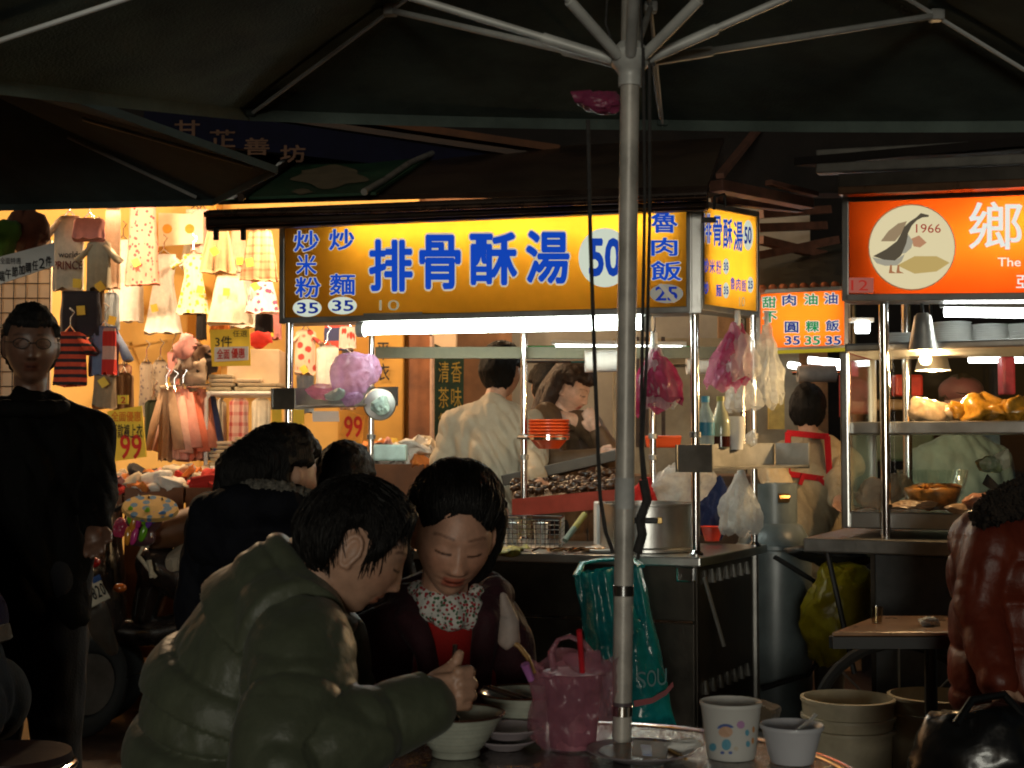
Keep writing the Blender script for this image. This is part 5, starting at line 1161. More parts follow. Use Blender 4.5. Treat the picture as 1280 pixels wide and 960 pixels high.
def puffer(name, par, mb, chains, m, vox=.007, L=.115, amp=.014, smooth=8, phases=None, wr=.006, seed=0):
    v, nn_, f = remesh(mb, vox, smooth, .5); out = []
    for q, n_ in zip(v, nn_):
        _, ci, s_, ax, ctr = seg_param(q, chains)
        s2 = s_ + .018 * noise.noise(q * 5 + Vector((seed, 0, 0)))
        w_ = abs(math.sin(math.pi * ((q.z + .02 * noise.noise(q * 4) if ci == 0 else s2) + (phases[ci] if phases else 0)) / L)); w_ = w_ if ci == 0 else .45 + .55 * w_
        near = (1 - w_) ** 3
        rad = (q - ctr); rad = rad - ax * rad.dot(ax)
        pin = noise.noise(Vector((rad.normalized() * 9).to_tuple()) + ax * (s2 * 3) + Vector((seed, ci * 5, 0)))
        big = noise.noise(q * 7 + Vector((seed * 2, 3, 1)))
        crk = 1 - abs(noise.noise(q * 11 + ax * (s2 * 6) + Vector((4, seed, 2)))) * 2.2
        out.append(q + n_ * (amp * (w_ ** .45 - .70) + wr * .7 * noise.noise(Vector((q.x * 42, q.y * 42, q.z * 14))) * near + .006 * big - .004 * max(0, crk) * near - .003 * max(0, 1 - 3 * abs(noise.noise(Vector((q.x * 12 + q.z * 7, q.y * 12, q.z * 9 - q.x * 6)))))))
    return obj(name, out, f, m, par, smooth='all')
def garment_mesh(name, par, mb, m, vox=.007, smooth=8, wr=.008, sc=(9, 9, 4), seed=0, fold=0.):
    v, nn_, f = remesh(mb, vox, smooth, .5)
    out = [q + n_ * (wr * noise.noise(Vector((q.x * sc[0] + seed, q.y * sc[1], q.z * sc[2]))) + wr * .5 * noise.noise(Vector((q.x * sc[0] * 2.4, q.y * sc[1] * 2.4 + seed, q.z * sc[2] * 2)))) for q, n_ in zip(v, nn_)]
    if fold: out = [q + n_ * fold * (abs(noise.noise(Vector((q.x * 16 + q.z * 9, q.y * 8, q.z * 2.5 - q.x * 2 + seed)))) * 2.4 - .7) for q, n_ in zip(out, nn_)]
    return obj(name, out, f, m, par, smooth='all')

# ---------------------------------------------------- man in the olive puffer jacket (front, eating)
OLIVE = mat('olive_nylon', (.086, .098, .062), .46, 0, .10, 18, bump=.30, bscale=34, sheen=.1, spec=.35)
mc = P(443, 688, 2.52); mM = frame((.86, .20, -.47), (.45, .08, .89)); ms_ = .96
nb = P(392, 726, 2.56)
wr_ = P(536, 874, 2.37); el = P(352, 960, 2.24); sh = P(378, 822, 2.37)
mb = MB(); add_head(mb, mc, mM, ms_)
jawb = mc + mM @ V(0, .03, -.07)
mb.chain([nb - V(.03, 0, .05), nb, jawb], [.062, .058, .055])
mb.chain([nb, P(330, 830, 2.58), P(295, 1000, 2.6)], [.09, .12, .12]); mb.chain([P(372, 800, 2.44), P(400, 790, 2.76)], [.05, .05])
mb.chain([sh, el, wr_], [.05, .04, .027])
mb.chain([P(400, 760, 2.76), P(420, 900, 2.8), P(500, 920, 2.72)], [.05, .04, .03])
for dy in (-.09, .09): mb.chain([P(300, 1010, 2.6) + V(0, dy, 0), P(470, 1020, 2.6) + V(0, dy * 1.5, 0), V(P(480, 1000, 2.6).x, 2.6 + dy * 1.5, .06)], [.07, .055, .04])
# right hand: back of the hand to the camera, fingers curled away around the chopsticks
hw = wr_; pc0 = P(562, 866, 2.375)
mb.chain([hw, P(548, 868, 2.37)], [.026, .030]);
for (x, yy, r_) in ((556, 848, .018), (560, 860, .019), (561, 872, .018), (557, 882, .016)): mb.caps(P(541, 868 + (yy - 868) * .5, 2.372), .022, P(x + 14, yy, 2.372), r_ * .62, 12)
for (x, yy, r_, L_) in ((587, 839, .0098, 1.), (590, 854, .0100, 1.05), (589, 868, .0095, 1.), (584, 881, .0085, .85)):
    k0 = P(x - 14, yy + 1, 2.368); k1 = P(x - 1, yy, 2.385); k2 = P(x + 1, yy + 2, 2.412); k3 = P(x - 12, yy + 3, 2.428)
    mb.chain([k0, k1, k2, k3], [r_ * 1.05, r_ * 1.08, r_ * .98, r_ * .85], 12)
mb.chain([P(545, 850, 2.385), P(562, 838, 2.40), P(570, 828, 2.405), P(574, 818, 2.40)], [.017, .0135, .0105, .0085], 12)
man = make_body('short-haired man in olive puffer jacket bent over a noodle bowl', mb, mc, mM, ms_, SKIN, .0027)
def mask_m(p, n_):
    # hairline: forehead high, sideburn in front of the ear, cut above the ear, down to the nape
    x, y, z = p; ax = abs(x)
    front = z - (.060 + .25 * max(0, .05 - ax) * 0)
    if y < -.045: k = (z - .064 + .25 * max(0., ax - .045)) / .02 if ax < .058 else (z - .034) / .02
    elif y < -.012: k = (z + .018 - (y + .012) * -.9) / .02
    elif y < .040: k = (z - .022 - .020 * math.cos((y - .014) / .026 * 1.57)) / .015
    else: k = (z + .082 - .25 * max(0, .06 - y)) / .03
    return k + .5 * noise.noise(Vector((x * 90, y * 90, z * 30)))
def thick_m(p, n_): return .010 + .010 * max(0, n_[2]) + .010 * sstep(.2, .9, n_[1]) + .006 * sstep(-.3, -.8, n_[1]) * sstep(.4, .7, n_[2])
hair_cap('hair', man, mc, mM, ms_, mask_m, thick_m, HAIR, ridge=.0045, seed=2, soft=1.6)
def strands(par, c, M, s, mask, thick, flow, count, length, m, seed=0, female=False, r=.0011, lift=.004, soft=.35):
    rg = random.Random(seed); mbh = MB(); made = 0; tries = 0
    while made < count and tries < count * 8:
        tries += 1; n_ = Vector((rg.gauss(0, 1), rg.gauss(0, 1), rg.gauss(0, 1))).normalized()
        hp_ = head_pt(n_, female)
        if mask(hp_, n_) < .15: continue
        made += 1; pts = []; L_ = length * rg.uniform(.6, 1.2); k = 6; dev = Vector((rg.gauss(0, .25), rg.gauss(0, .25), rg.gauss(0, .25))); lf = rg.uniform(.0, lift)
        for i in range(k):
            t = i / (k - 1); q = head_pt(n_, female)
            pts.append(Vector(c) + M @ ((q + n_ * (thick(q, n_) * sstep(-.2, soft, mask(q, n_)) + .001 + lf * math.sin(t * 2.2))) * s))
            d = Vector(flow(n_)) + dev; d = d - n_ * d.dot(n_); d = d.normalized() if d.length > 1e-4 else Vector((0, 0, -1))
            n_ = (n_ + d * (L_ / k / .095)).normalized()
        mbh.tube(pts, [r * s * .8, r * s, r * s, r * s * .9, r * s * .6, .0002], 3, cap=False)
    return stuff(mbh.build('hair_strands', m, par, smooth='all'))
STRAND = mat('hair_strand', (.010, .008, .0065), .45, 0, .3, 40, spec=.28)
def flow_crown(n_): d = Vector(n_) - Vector((0, .45, .9)); return d
strands(man, mc, mM, ms_, mask_m, thick_m, flow_crown, 1600, .036, STRAND, 3, r=.0012, soft=1.6)
# jacket: lofted elliptical baffles
def loft(mb, rings, n=40):
    vs = []; fs = []
    for (c, a, b_) in rings:
        for k in range(n): an = 2 * math.pi * k / n; vs.append(c + a * math.cos(an) + b_ * math.sin(an))
    for j in range(len(rings) - 1):
        for k in range(n): q = j * n + k; w2 = j * n + (k + 1) % n; fs.append((q, w2, w2 + n, q + n))
    fs.append(tuple(range(n - 1, -1, -1))); fs.append(tuple(range((len(rings) - 1) * n, len(rings) * n))); mb.add(vs, fs)
spx = [(398, 722, .075, .09), (378, 742, .115, .15), (350, 776, .150, .195), (318, 832, .176, .215), (292, 900, .182, .225), (280, 975, .180, .225), (276, 1060, .18, .22), (276, 1130, .17, .21)]
spine = [P(x, yy, 2.57 + .012 * i) for i, (x, yy, _, _) in enumerate(spx)]
rings = []
for i, c in enumerate(spine):
    d = (spine[min(i + 1, len(spine) - 1)] - spine[max(i - 1, 0)]).normalized(); lat = V(0, 1, 0); lat = (lat - d * lat.dot(d)).normalized(); th = d.cross(lat)
    rings.append((c, lat * spx[i][3], th * spx[i][2]))
lsh = P(408, 800, 2.78); lel = P(430, 900, 2.84)
ch_t = (spine, [q[2] for q in spx])
ch_r = ([sh, P(366, 895, 2.29), el, P(450, 915, 2.30), P(527, 884, 2.365)], [.094, .094, .090, .074, .056])
ch_l = ([lsh, lel, P(500, 915, 2.74)], [.08, .075, .055])
mb = MB(); loft(mb, rings); mb.chain(*ch_r, 20); mb.chain(*ch_l)
mb.caps(sh, .092, P(362, 775, 2.48), .10, 20)
cn = V(.74, .08, .66).normalized(); cc = P(374, 744, 2.55); e1 = V(0, 1, 0) - cn * cn.y; e1.normalize(); e2_ = cn.cross(e1)
ring = lambda r1, r2, h, k: cc + e1 * (r1 * math.cos(k)) + e2_ * (r2 * math.sin(k)) + cn * h
for h_, r_ in ((-.03, .034), (.0, .030), (.028, .025)):
    pts = [ring(.084, .094, h_, 2 * math.pi * k / 24) for k in range(25)]; mb.chain(pts, [r_] * 25, 12)
v, nn_, f = remesh(mb, .0052, 12, .5); out = []
lat0 = V(0, 1, 0)
for q, n_ in zip(v, nn_):
    bt, s_t = 1e9, 0; acc = 0
    for i in range(len(spine) - 1):
        a_, b2 = spine[i], spine[i + 1]; d = b2 - a_; L = d.length; t = max(0, min(1, (q - a_).dot(d) / (L * L))); r0 = q - a_ - d * t
        hw_ = lerp(spx[i][3], spx[i + 1][3], t); ht = lerp(spx[i][2], spx[i + 1][2], t); ly = r0.y; lt_ = math.sqrt(max(0, r0.length_squared - ly * ly))
        e = math.sqrt((ly / hw_) ** 2 + (lt_ / ht) ** 2) - 1
        if e < bt: bt, s_t, ax_t = e, acc + L * t, d / L
        acc += L
    ba = seg_param(q, [ch_r, ch_l]); ea = ba[0] / .085
    wa = sstep(.10, -.10, ea - bt)         # 1 = sleeve
    col_h = (q - cc).dot(cn); rc = (q - cc - cn * col_h).length
    isc = sstep(-.045, -.015, col_h) * sstep(.15, .12, rc)
    def baffle(s, L, nz):
        s = s + .010 * noise.noise(q * 4 + Vector((nz, 0, 0))); w_ = abs(math.sin(math.pi * s / L)); return w_
    wt = baffle(s_t + .035, .120, 1); ws = lerp(1., baffle(ba[2] + .06, .15, 5), .8)
    w_ = lerp(wt, ws, wa); near = (1 - w_) ** 2
    fine = noise.noise(Vector((q.x * 46, q.y * 46, q.z * 14))) * near
    drag = max(0, 1 - 3.2 * abs(noise.noise(Vector((q.x * 10 + q.z * 6, q.y * 7, q.z * 9 - q.x * 5)) + Vector((3, 1, 7)))))
    soft = noise.noise(q * 5 + Vector((9, 2, 4)))
    crease = -.020 * gau(ea - bt, .08) * (1 - isc)            # armhole seam
    disp = (1 - isc) * (lerp(.026, .012, wa) * (w_ ** .6 - .66)) + crease + .004 * fine + .004 * soft - .006 * drag * (.2 + .8 * wa) * (1 - isc)
    disp -= (1 - isc) * (1 - .55 * wa) * .013 * gau(w_, .15)
    disp += isc * (-.006 * gau(col_h - .018, .004))
    out.append(q + n_ * disp)
jk = obj('puffer_jacket', out, f, OLIVE, man, smooth='all')
# cuff
mbc = MB().lathe([(.053, 0), (.056, .006), (.055, .02), (.05, .022), (.046, .01)], 28, P(522, 884, 2.362), ax=P(536, 880, 2.37) - P(500, 894, 2.34), closed=True); mbc.build('cuff', OLIVE, man, smooth=True)
garment_mesh('trousers', man, MB().chain([P(280, 1030, 2.6) + V(0, -.09, 0), P(470, 1020, 2.6) + V(0, -.13, 0), V(P(480, 1000, 2.6).x, 2.47, .08)], [.10, .075, .055]).chain([P(280, 1030, 2.6) + V(0, .09, 0), P(470, 1020, 2.6) + V(0, .13, 0), V(P(480, 1000, 2.6).x, 2.73, .08)], [.10, .075, .055]), cloth('darkjeans', (.02, .022, .03)), .012)

# ---------------------------------------------------- woman in plum jacket and red sweater
wc = P(567, 672, 2.86); wM = frame((.15, -.91, -.36), (.17, -.33, .92)); ws_ = 1.02
wn_ = P(553, 762, 2.97)
mb = MB(); add_head(mb, wc, wM, ws_, True)
mb.chain([wn_ - V(0, 0, .05), wn_, wc + wM @ V(0, .035, -.06)], [.055, .05, .048])
mb.chain([wn_ - V(0, -.04, .06), P(552, 900, 3.08), P(552, 1060, 3.1)], [.055, .08, .09]); mb.chain([P(478, 800, 3.02), P(622, 800, 3.02)], [.05, .05])
wl_, wr2 = P(480, 910, 2.80), P(640, 905, 2.86)
mb.chain([P(478, 800, 3.02), P(462, 900, 2.95), P(520, 925, 2.72)], [.045, .038, .028]); mb.chain([P(622, 800, 3.02), P(648, 900, 3.0), P(625, 930, 2.78)], [.045, .038, .028])
for s in (-1, 1): mb.chain([P(548, 1060, 3.05) + V(s * .08, 0, 0), P(548, 1040, 2.7) + V(s * .1, 0, 0), V(P(548, 1040, 2.7).x + s * .1, 2.75, .05)], [.07, .055, .04])
wom = make_body('woman in plum jacket and floral scarf looking down at her bowl', mb, wc, wM, ws_, skin_mat('skin_warm', (.54, .29, .195)), .0027, True)
def mask_w(p, n_):
    x, y, z = p; ax = abs(x)
    if y < -.02: k = (z - (.080 - 13 * ax * ax)) / .014 if ax < .055 else (z - .022 + (y + .02) * .6) / .02
    elif y < .038: k = (z - .030 - .004 * math.cos((y - .014) / .03 * 1.57)) / .015
    else: k = (z + .065) / .03
    return k + .25 * noise.noise(Vector((x * 80, y * 80, z * 30)))
def thick_w(p, n_): return .010 + .010 * max(0, n_[2]) + .024 * sstep(-.2, .8, n_[1]) + (.020 if n_[0] > 0 else .008) * abs(n_[0]) * sstep(-.6, .2, n_[1])
hair_cap('hair', wom, wc, wM, ws_, mask_w, thick_w, HAIR, True, ridge=.0038, seed=8, fq=22, soft=2.6)
mbh = MB(); hp = lambda x, y, z: wc + wM @ (V(x, y, z) * ws_)
mbh.chain([hp(.04, .06, .07), hp(.075, .05, .03), hp(.085, .04, -.02), hp(.080, .03, -.065), hp(.07, .03, -.10)], [.05, .040, .028, .020, .010]); mbh.chain([hp(-.03, .06, .06), hp(-.05, .07, .03), hp(-.05, .08, -.03)], [.05, .036, .02])
mbh.chain([hp(0, .08, .06), hp(0, .12, .02), hp(.01, .13, -.04)], [.06, .05, .035])
mbh.sphere(hp(.05, .055, .080), (.035, .035, .03), 14, 10); mbh.sphere(hp(-.02, .05, .09), (.045, .04, .028), 14, 10)
v, nn_, f = remesh(mbh, .005, 4); obj('hair_back', [q + n_ * (.004 * noise.noise(Vector((q.x * 150, q.y * 150, q.z * 25)))) for q, n_ in zip(v, nn_)], f, HAIR, wom, smooth='all')
strands(wom, wc, wM, ws_, mask_w, thick_w, lambda n_: Vector((-n_[0] * .3, 1, .35)), 1500, .075, STRAND, 5, True, .0010, .007, soft=2.6)
MB().sphere(hp(-.0785, .008, -.036), .0045, 10, 8).build('earring', CHROME, wom, smooth='all')
PLUM = mat('plum_cloth', (.042, .013, .018), .7, 0, .15, 30, bump=.3, bscale=120, sheen=.05, spec=.15)
mb = MB()
for s, x0, xs in ((-1, 500, 470), (1, 612, 628)):
    mb.chain([P(x0 + (18 if s < 0 else -6), 768, 2.98), P(xs, 806, 3.0), P(xs - 4 * s, 900, 3.02), P(xs, 1080, 3.05)], [.055, .075, .088, .10])
mb.chain([P(500, 790, 3.10), P(610, 790, 3.10)], [.09, .09]); mb.chain([P(550, 800, 3.12), P(550, 1080, 3.12)], [.12, .14])
mb.chain([P(478, 806, 3.0), P(456, 905, 2.93), P(515, 930, 2.74)], [.072, .066, .052]); mb.chain([P(622, 806, 3.02), P(640, 890, 3.0), P(628, 938, 2.80)], [.062, .056, .048])
# collar lapels
for pts in ([P(508, 752, 3.02), P(512, 775, 2.93), P(530, 810, 2.90), P(543, 870, 2.89)], [P(618, 742, 3.02), P(608, 775, 2.93), P(602, 815, 2.91), P(598, 880, 2.9)]): mb.chain(pts, [.040, .032, .026, .026])
mb.chain([P(500, 748, 3.06), P(545, 728, 3.12), P(600, 728, 3.12), P(622, 744, 3.05)], [.04, .04, .04, .04])
garment_mesh('jacket', wom, mb, PLUM, .0065, 6, .007, (14, 14, 8), 3)
garment_mesh('sweater', wom, MB().chain([P(560, 785, 2.985), P(570, 850, 2.975), P(572, 1000, 2.98)], [.075, .098, .12]), cloth('redsweater', (.30, .012, .010)), .006, 6, .004, (12, 12, 12), 4)
FLORAL = pattern('floral_scarf', (.62, .60, .56), (.36, .02, .03), 'floral', 125, .46)
mb = MB()
for (a, b_, r_) in (((536, 748, 2.935), (562, 757, 2.90), .030), ((562, 757, 2.90), (588, 760, 2.935), .029), ((540, 764, 2.925), (566, 774, 2.90), .026), ((566, 774, 2.90), (587, 772, 2.925), .024), ((526, 740, 2.97), (540, 752, 2.93), .026), ((595, 745, 2.97), (587, 760, 2.935), .022)): mb.caps(P(*a), r_, P(*b_), r_)
garment_mesh('scarf', wom, mb, FLORAL, .004, 4, .007, (28, 28, 34), 7)

# ---------------------------------------------------- generic figures
def limb_person(label, H, loc, yaw, skin, top, bottom, hairm, hair='short', arms=None, vox=.006, head_dir=None, head_up=(0, 0, 1), lean=0., female=False, puff=None, topr=1., head_s=1., head_off=(0, 0, 0), sleeves=True, legs=True, wr=.010, fold=.008):
    Rz = Matrix.Rotation(yaw, 3, 'Z'); L0 = Vector(loc)
    W = lambda x, y, z: L0 + Rz @ Vector((x * H, y * H, z * H))
    ln = lambda z: -lean * max(0, z - .5)
    pel, che, nek = W(0, 0, .52), W(0, ln(.7), .70), W(0, ln(.83) + .0, .825)
    hc = W(0, ln(.93) - .02, .925) + Vector(head_off); fd = head_dir or (Rz @ Vector((0, -1, 0)))
    M = frame(fd, head_up); s = head_s * H / 1.70
    J = {}
    for sd, k in ((-1, 'r'), (1, 'l')):
        J['sh' + k] = W(sd * .103, ln(.8), .770); J['el' + k] = W(sd * .135, ln(.62) + .01, .615); J['wr' + k] = W(sd * .14, ln(.5) - .03, .475)
        J['hip' + k] = W(sd * .048, 0, .50); J['kn' + k] = W(sd * .052, -.01, .27); J['an' + k] = W(sd * .052, 0, .045)
    for k, v_ in (arms or {}).items(): J[k] = Vector(v_)
    mb = MB(); add_head(mb, hc, M, s, female, 64, 50)
    mb.chain([nek - V(0, 0, .03), nek, hc + M @ (V(0, .03, -.07) * s)], [.055 * s, .052 * s, .05 * s])
    mb.chain([pel, che, nek - V(0, 0, .05)], [.09, .10, .07]); mb.chain([J['shr'], J['shl']], [.04, .04])
    for k in 'rl':
        mb.chain([J['sh' + k], J['el' + k], J['wr' + k]], [.042, .035, .025])
        d = (J['wr' + k] - J['el' + k]).normalized(); hnd = J['wr' + k] + d * .075; sd_ = d.cross(V(0, 1, 0)); sd_ = sd_.normalized() if sd_.length > .1 else V(1, 0, 0)
        mb.caps(J['wr' + k], .026, hnd - d * .02, .03)
        for i in range(4):
            o_ = sd_ * ((i - 1.5) * .017); mb.chain([hnd + o_ * .8 - d * .015, hnd + o_ + d * .03, hnd + o_ + d * (.058 if i in (1, 2) else .048) + V(0, .008, 0)], [.0095, .0088, .0075], 8)
        mb.chain([J['wr' + k] + sd_ * .02 + d * .02, J['wr' + k] + sd_ * .042 + d * .055, J['wr' + k] + sd_ * .045 + d * .085], [.013, .0105, .0085], 8)
        if legs: mb.chain([J['hip' + k], J['kn' + k], J['an' + k]], [.07, .05, .035]); mb.caps(J['an' + k] - V(0, 0, .01), .035, J['an' + k] + Rz @ V(0, -.13, -.03), .03)
    o = make_body(label, mb, hc, M, s, skin, vox, female, 3, origin=(loc[0], loc[1], 0))
    if hair:
        def mk(p, n_):
            x, y, z = p
            if y < -.03: return (z - .055 + 3 * x * x * -1) / .02 + .4 * noise.noise(p * 90)
            if y < .036: return (z - .028) / .02 + .4 * noise.noise(p * 90)
            return (z + .075) / .03 + .4 * noise.noise(p * 90)
        hair_cap('hair', o, hc, M, s, mk, lambda p, n_: (.014 if hair == 'thin' else .022) + (.004 if hair == 'thin' else .015) * max(0, n_[2]) + .012 * sstep(.1, .9, n_[1]), hairm, female, 90, 60, .004, loc[0] * 7)
    ct = ([pel - V(0, 0, .06), pel + V(0, 0, .08), che, nek - V(0, 0, .03)], [.135 * topr, .13 * topr, .14 * topr, .085 * topr])
    cr_ = ([J['shr'], J['elr'], J['wrr']], [.074 * topr, .060 * topr, .047 * topr]); cl_ = ([J['shl'], J['ell'], J['wrl']], cr_[1])
    mb = MB(); mb.chain(*ct); mb.chain([J['shr'], lerp(J['shr'], nek, .55) , nek - V(0, 0, .02), lerp(J['shl'], nek, .55), J['shl']], [.072 * topr, .066 * topr, .062 * topr, .066 * topr, .072 * topr])
    for sd in (-1, 1): mb.chain([W(sd * .05, ln(.76), .76), W(sd * .05, ln(.6), .60), W(sd * .05, 0, .46)], [.10 * topr, .10 * topr, .105 * topr])
    if sleeves: mb.chain(*cr_); mb.chain(*cl_)
    if puff: puffer('jacket', o, mb, [ct, cr_, cl_], top, vox * 1.3, .12, puff, 6, None, .007, loc[0])
    else: garment_mesh('jacket', o, mb, top, vox * 1.2, 6, wr, (9, 9, 5), loc[0] * 3, fold)
    if legs:
        mb = MB()
        for k in 'rl': mb.chain([J['hip' + k] + V(0, 0, .03), J['kn' + k], J['an' + k]], [.105, .08, .062])
        garment_mesh('trousers', o, mb, bottom, vox * 1.6, 5, .010, (8, 8, 6), loc[1])
        for k in 'rl':
            mb = MB().caps(J['an' + k] + V(0, 0, -.015), .042, J['an' + k] + Rz @ V(0, -.15, -.03), .036); v, nn_, f = remesh(mb, .01, 3); obj('shoe', [V(q.x, q.y, max(q.z, .002)) for q in v], f, RUBBER, o, smooth='all')
    return o, W, hc, M, s, J
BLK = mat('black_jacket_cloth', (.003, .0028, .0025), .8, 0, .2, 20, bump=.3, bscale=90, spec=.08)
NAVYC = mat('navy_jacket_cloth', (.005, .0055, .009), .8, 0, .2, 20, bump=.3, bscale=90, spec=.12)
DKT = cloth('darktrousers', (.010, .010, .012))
# walking man at the left
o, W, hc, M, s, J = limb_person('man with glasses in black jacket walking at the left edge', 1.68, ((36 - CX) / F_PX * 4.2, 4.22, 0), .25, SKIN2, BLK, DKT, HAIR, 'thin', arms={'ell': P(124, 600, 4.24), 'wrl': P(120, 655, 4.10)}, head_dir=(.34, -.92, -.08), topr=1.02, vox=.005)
for sd in (-1, 1):
    ring_ = [hc + M @ (V(sd * .032 + .021 * math.cos(a), -.1065, .010 + .015 * math.sin(a)) * s) for a in [2 * math.pi * k / 20 for k in range(21)]]
    MB().tube(ring_, .0014, 6).build('glasses_rim', BLACK, o); MB().tube([hc + M @ (V(sd * .053, -.104, .014) * s), hc + M @ (V(sd * .078, -.04, .014) * s), hc + M @ (V(sd * .08, .02, .01) * s)], .0014, 6).build('glasses_arm', BLACK, o)
MB().tube([hc + M @ (V(-.011, -.108, .012) * s), hc + M @ (V(.011, -.108, .012) * s)], .0014, 6).build('glasses_bridge', BLACK, o)
mb = MB()
for k in range(14):
    a = 2 * math.pi * k / 14; p = W(.056 * math.cos(a), .045 * math.sin(a) - .008, .815 + .006 * math.sin(a)); p2 = W(.056 * math.cos(a + .45), .045 * math.sin(a + .45) - .008, .815); mb.caps(p, .028, p2, .028, 8)
garment_mesh('collar', o, mb, BLK, .008, 4, .004)
# seated woman with fur collar, back to the camera
bc = P(352, 578, 3.62); o, W, hc, M, s, J = limb_person('woman with tied black hair and dark hooded jacket seen from behind', 1.36, (bc.x - .05, 3.66, 0), math.pi - .3, SKIN, NAVYC, DKT, HAIR, 'short', head_dir=(.72, .66, -.10), head_s=1.16, head_off=(.04, 0, -.085), topr=1.12, female=True)
mbh = MB().chain([hc + M @ V(0, .05, .05), hc + M @ V(.0, .12, .00), hc + M @ V(.02, .14, -.08), hc + M @ V(.03, .12, -.14)], [.085, .08, .055, .03]).chain([hc + M @ V(.03, .0, .06), hc + M @ V(.05, .07, -.02), hc + M @ V(.05, .1, -.09)], [.08, .06, .03])
v, nn_, f = remesh(mbh, .006, 4); obj('hair_back', [q + n_ * (.006 * noise.noise(Vector((q.x * 130, q.y * 130, q.z * 20)))) for q, n_ in zip(v, nn_)], f, HAIR, o, smooth='all')
FUR = mat('grey_fur', (.16, .145, .12), .95, 0, .4, 90, bump=.9, bscale=200)
pts = [P(296, 612, 3.56), P(325, 610, 3.50), P(355, 613, 3.48), P(386, 622, 3.52)]; mb = MB().chain(pts, [.02, .022, .022, .018]); v, nn_, f = remesh(mb, .005, 2); obj('fur_trim', [q + n_ * (.012 * noise.noise(q * 120)) for q, n_ in zip(v, nn_)], f, FUR, o, smooth='all')
mb = MB().chain([P(262, 640, 3.6), P(300, 634, 3.52), P(350, 634, 3.50), P(385, 645, 3.55)], [.055, .06, .06, .05]).chain([P(270, 670, 3.6), P(330, 690, 3.54), P(370, 680, 3.56)], [.08, .09, .08]); garment_mesh('hood', o, mb, NAVYC, .008, 5, .012, (12, 12, 12))
# further seated head beyond her
bc = P(430, 590, 4.05); limb_person('black-haired person seated beyond the woman with the hooded jacket', 1.26, (bc.x, 4.08, 0), math.pi, SKIN, NAVYC, DKT, HAIR, 'short', head_dir=(.3, .95, -.1), head_s=1.2, head_off=(0, 0, -.03), vox=.008)
# vendor in a pale shirt, seen from behind
SHIRT = mat('pale_shirt', (.40, .34, .25), .8, 0, .06, 14, bump=.2, bscale=60)
vx = P(612, 560, 6.75)
o, W, hc, M, s, J = limb_person('vendor in pale shirt seen from behind inside the stall', 1.76, (vx.x, 6.75, 0), math.pi - .12, SKIN, SHIRT, DKT, HAIR, 'short', head_dir=(.48, .86, -.12), arms={'elr': P(668, 575, 6.6), 'wrr': P(672, 600, 6.4)}, topr=1.12, wr=.014, fold=.013, head_off=(.05, 0, -.01), lean=.12)
# woman vendor in brown, profile
BROWNJ = mat('brown_jacket_cloth', (.11, .062, .030), .6, 0, .15, 16, bump=.25, bscale=50)
vx = P(705, 560, 6.95)
o, W, hc, M, s, J = limb_person('long-haired woman in brown jacket with hand at her chin', 1.67, (vx.x - .02, 7.0, 0), .95, skin_mat('skin_pale', (.68, .42, .30)), BROWNJ, DKT, HAIRB, 'short', head_dir=(.80, -.40, -.40), head_up=(.25, -.1, .95), arms={'elr': P(764, 572, 6.80), 'wrr': P(748, 541, 6.76), 'ell': P(690, 580, 6.72), 'wrl': P(744, 572, 6.62), 'shr': P(735, 530, 6.95), 'shl': P(684, 520, 6.9)}, female=True, head_off=(.03, 0, -.01), puff=.006)
hp = lambda x, y, z: hc + M @ (V(x, y, z) * s)
mbh = MB().chain([hp(-.02, .03, .08), hp(-.055, .06, .04), hp(-.065, .065, -.06), hp(-.06, .07, -.16), hp(-.04, .08, -.24)], [.06, .05, .04, .035, .015]).chain([hp(0, .08, .06), hp(0, .11, -.05), hp(0, .11, -.16), hp(0, .10, -.25)], [.06, .06, .055, .02]).chain([hp(.03, .03, .08), hp(.065, .045, .03), hp(.07, .06, -.08), hp(.06, .07, -.17)], [.045, .03, .022, .012])
v, nn_, f = remesh(mbh, .006, 4); obj('long_hair', [q + n_ * (.005 * noise.noise(Vector((q.x * 130, q.y * 130, q.z * 20)))) for q, n_ in zip(v, nn_)], f, HAIRB, o, smooth='all')
mb = MB()
for k in range(14):
    a = 2 * math.pi * k / 14; b2 = a + .45; mb.caps(W(.05 * math.cos(a), .045 * math.sin(a) - .008, .815), .034, W(.05 * math.cos(b2), .045 * math.sin(b2) - .008, .815), .034, 8)
garment_mesh('collar', o, mb, BROWNJ, .008, 4, .006)
# customer behind her
vx = P(683, 470, 7.9); limb_person('dark-haired man in brown jacket behind the woman vendor', 1.70, (vx.x, 7.6, 0), math.pi + .3, SKIN, mat('rust_cloth', (.12, .05, .03), .8), DKT, HAIR, 'short', vox=.009, head_off=(.0, 0, -.0))
# aproned vendor
CREAMC = mat('cream_sweater', (.42, .34, .22), .85, 0, .08, 20, bump=.4, bscale=120); REDC = cloth('apronred', (.42, .012, .02))
vx = P(1013, 560, 6.5)
o, W, hc, M, s, J = limb_person('vendor in cream sweater and red apron harness seen from behind', 1.53, (vx.x, 6.5, 0), math.pi + .1, SKIN, CREAMC, DKT, HAIR, 'short', head_dir=(.25, .96, -.2), topr=1.26, arms={'ell': P(966, 585, 6.35), 'wrl': P(975, 615, 6.2), 'elr': P(1052, 590, 6.4), 'wrr': P(1050, 620, 6.2)}, wr=.014)
bx = lambda px, py: P(px, py, 6.325 + .00002 * (px - 1010) ** 2)
for a, b_ in (((985, 540), (984, 592)), ((1034, 545), (1037, 598)), ((983, 541), (1036, 546)), ((983, 592), (1038, 600))):
    MB().bar(bx(*a), bx(*b_), .028, .012, up=(0, 1, 0)).build('apron_strap', REDC, o, bevel=.004)
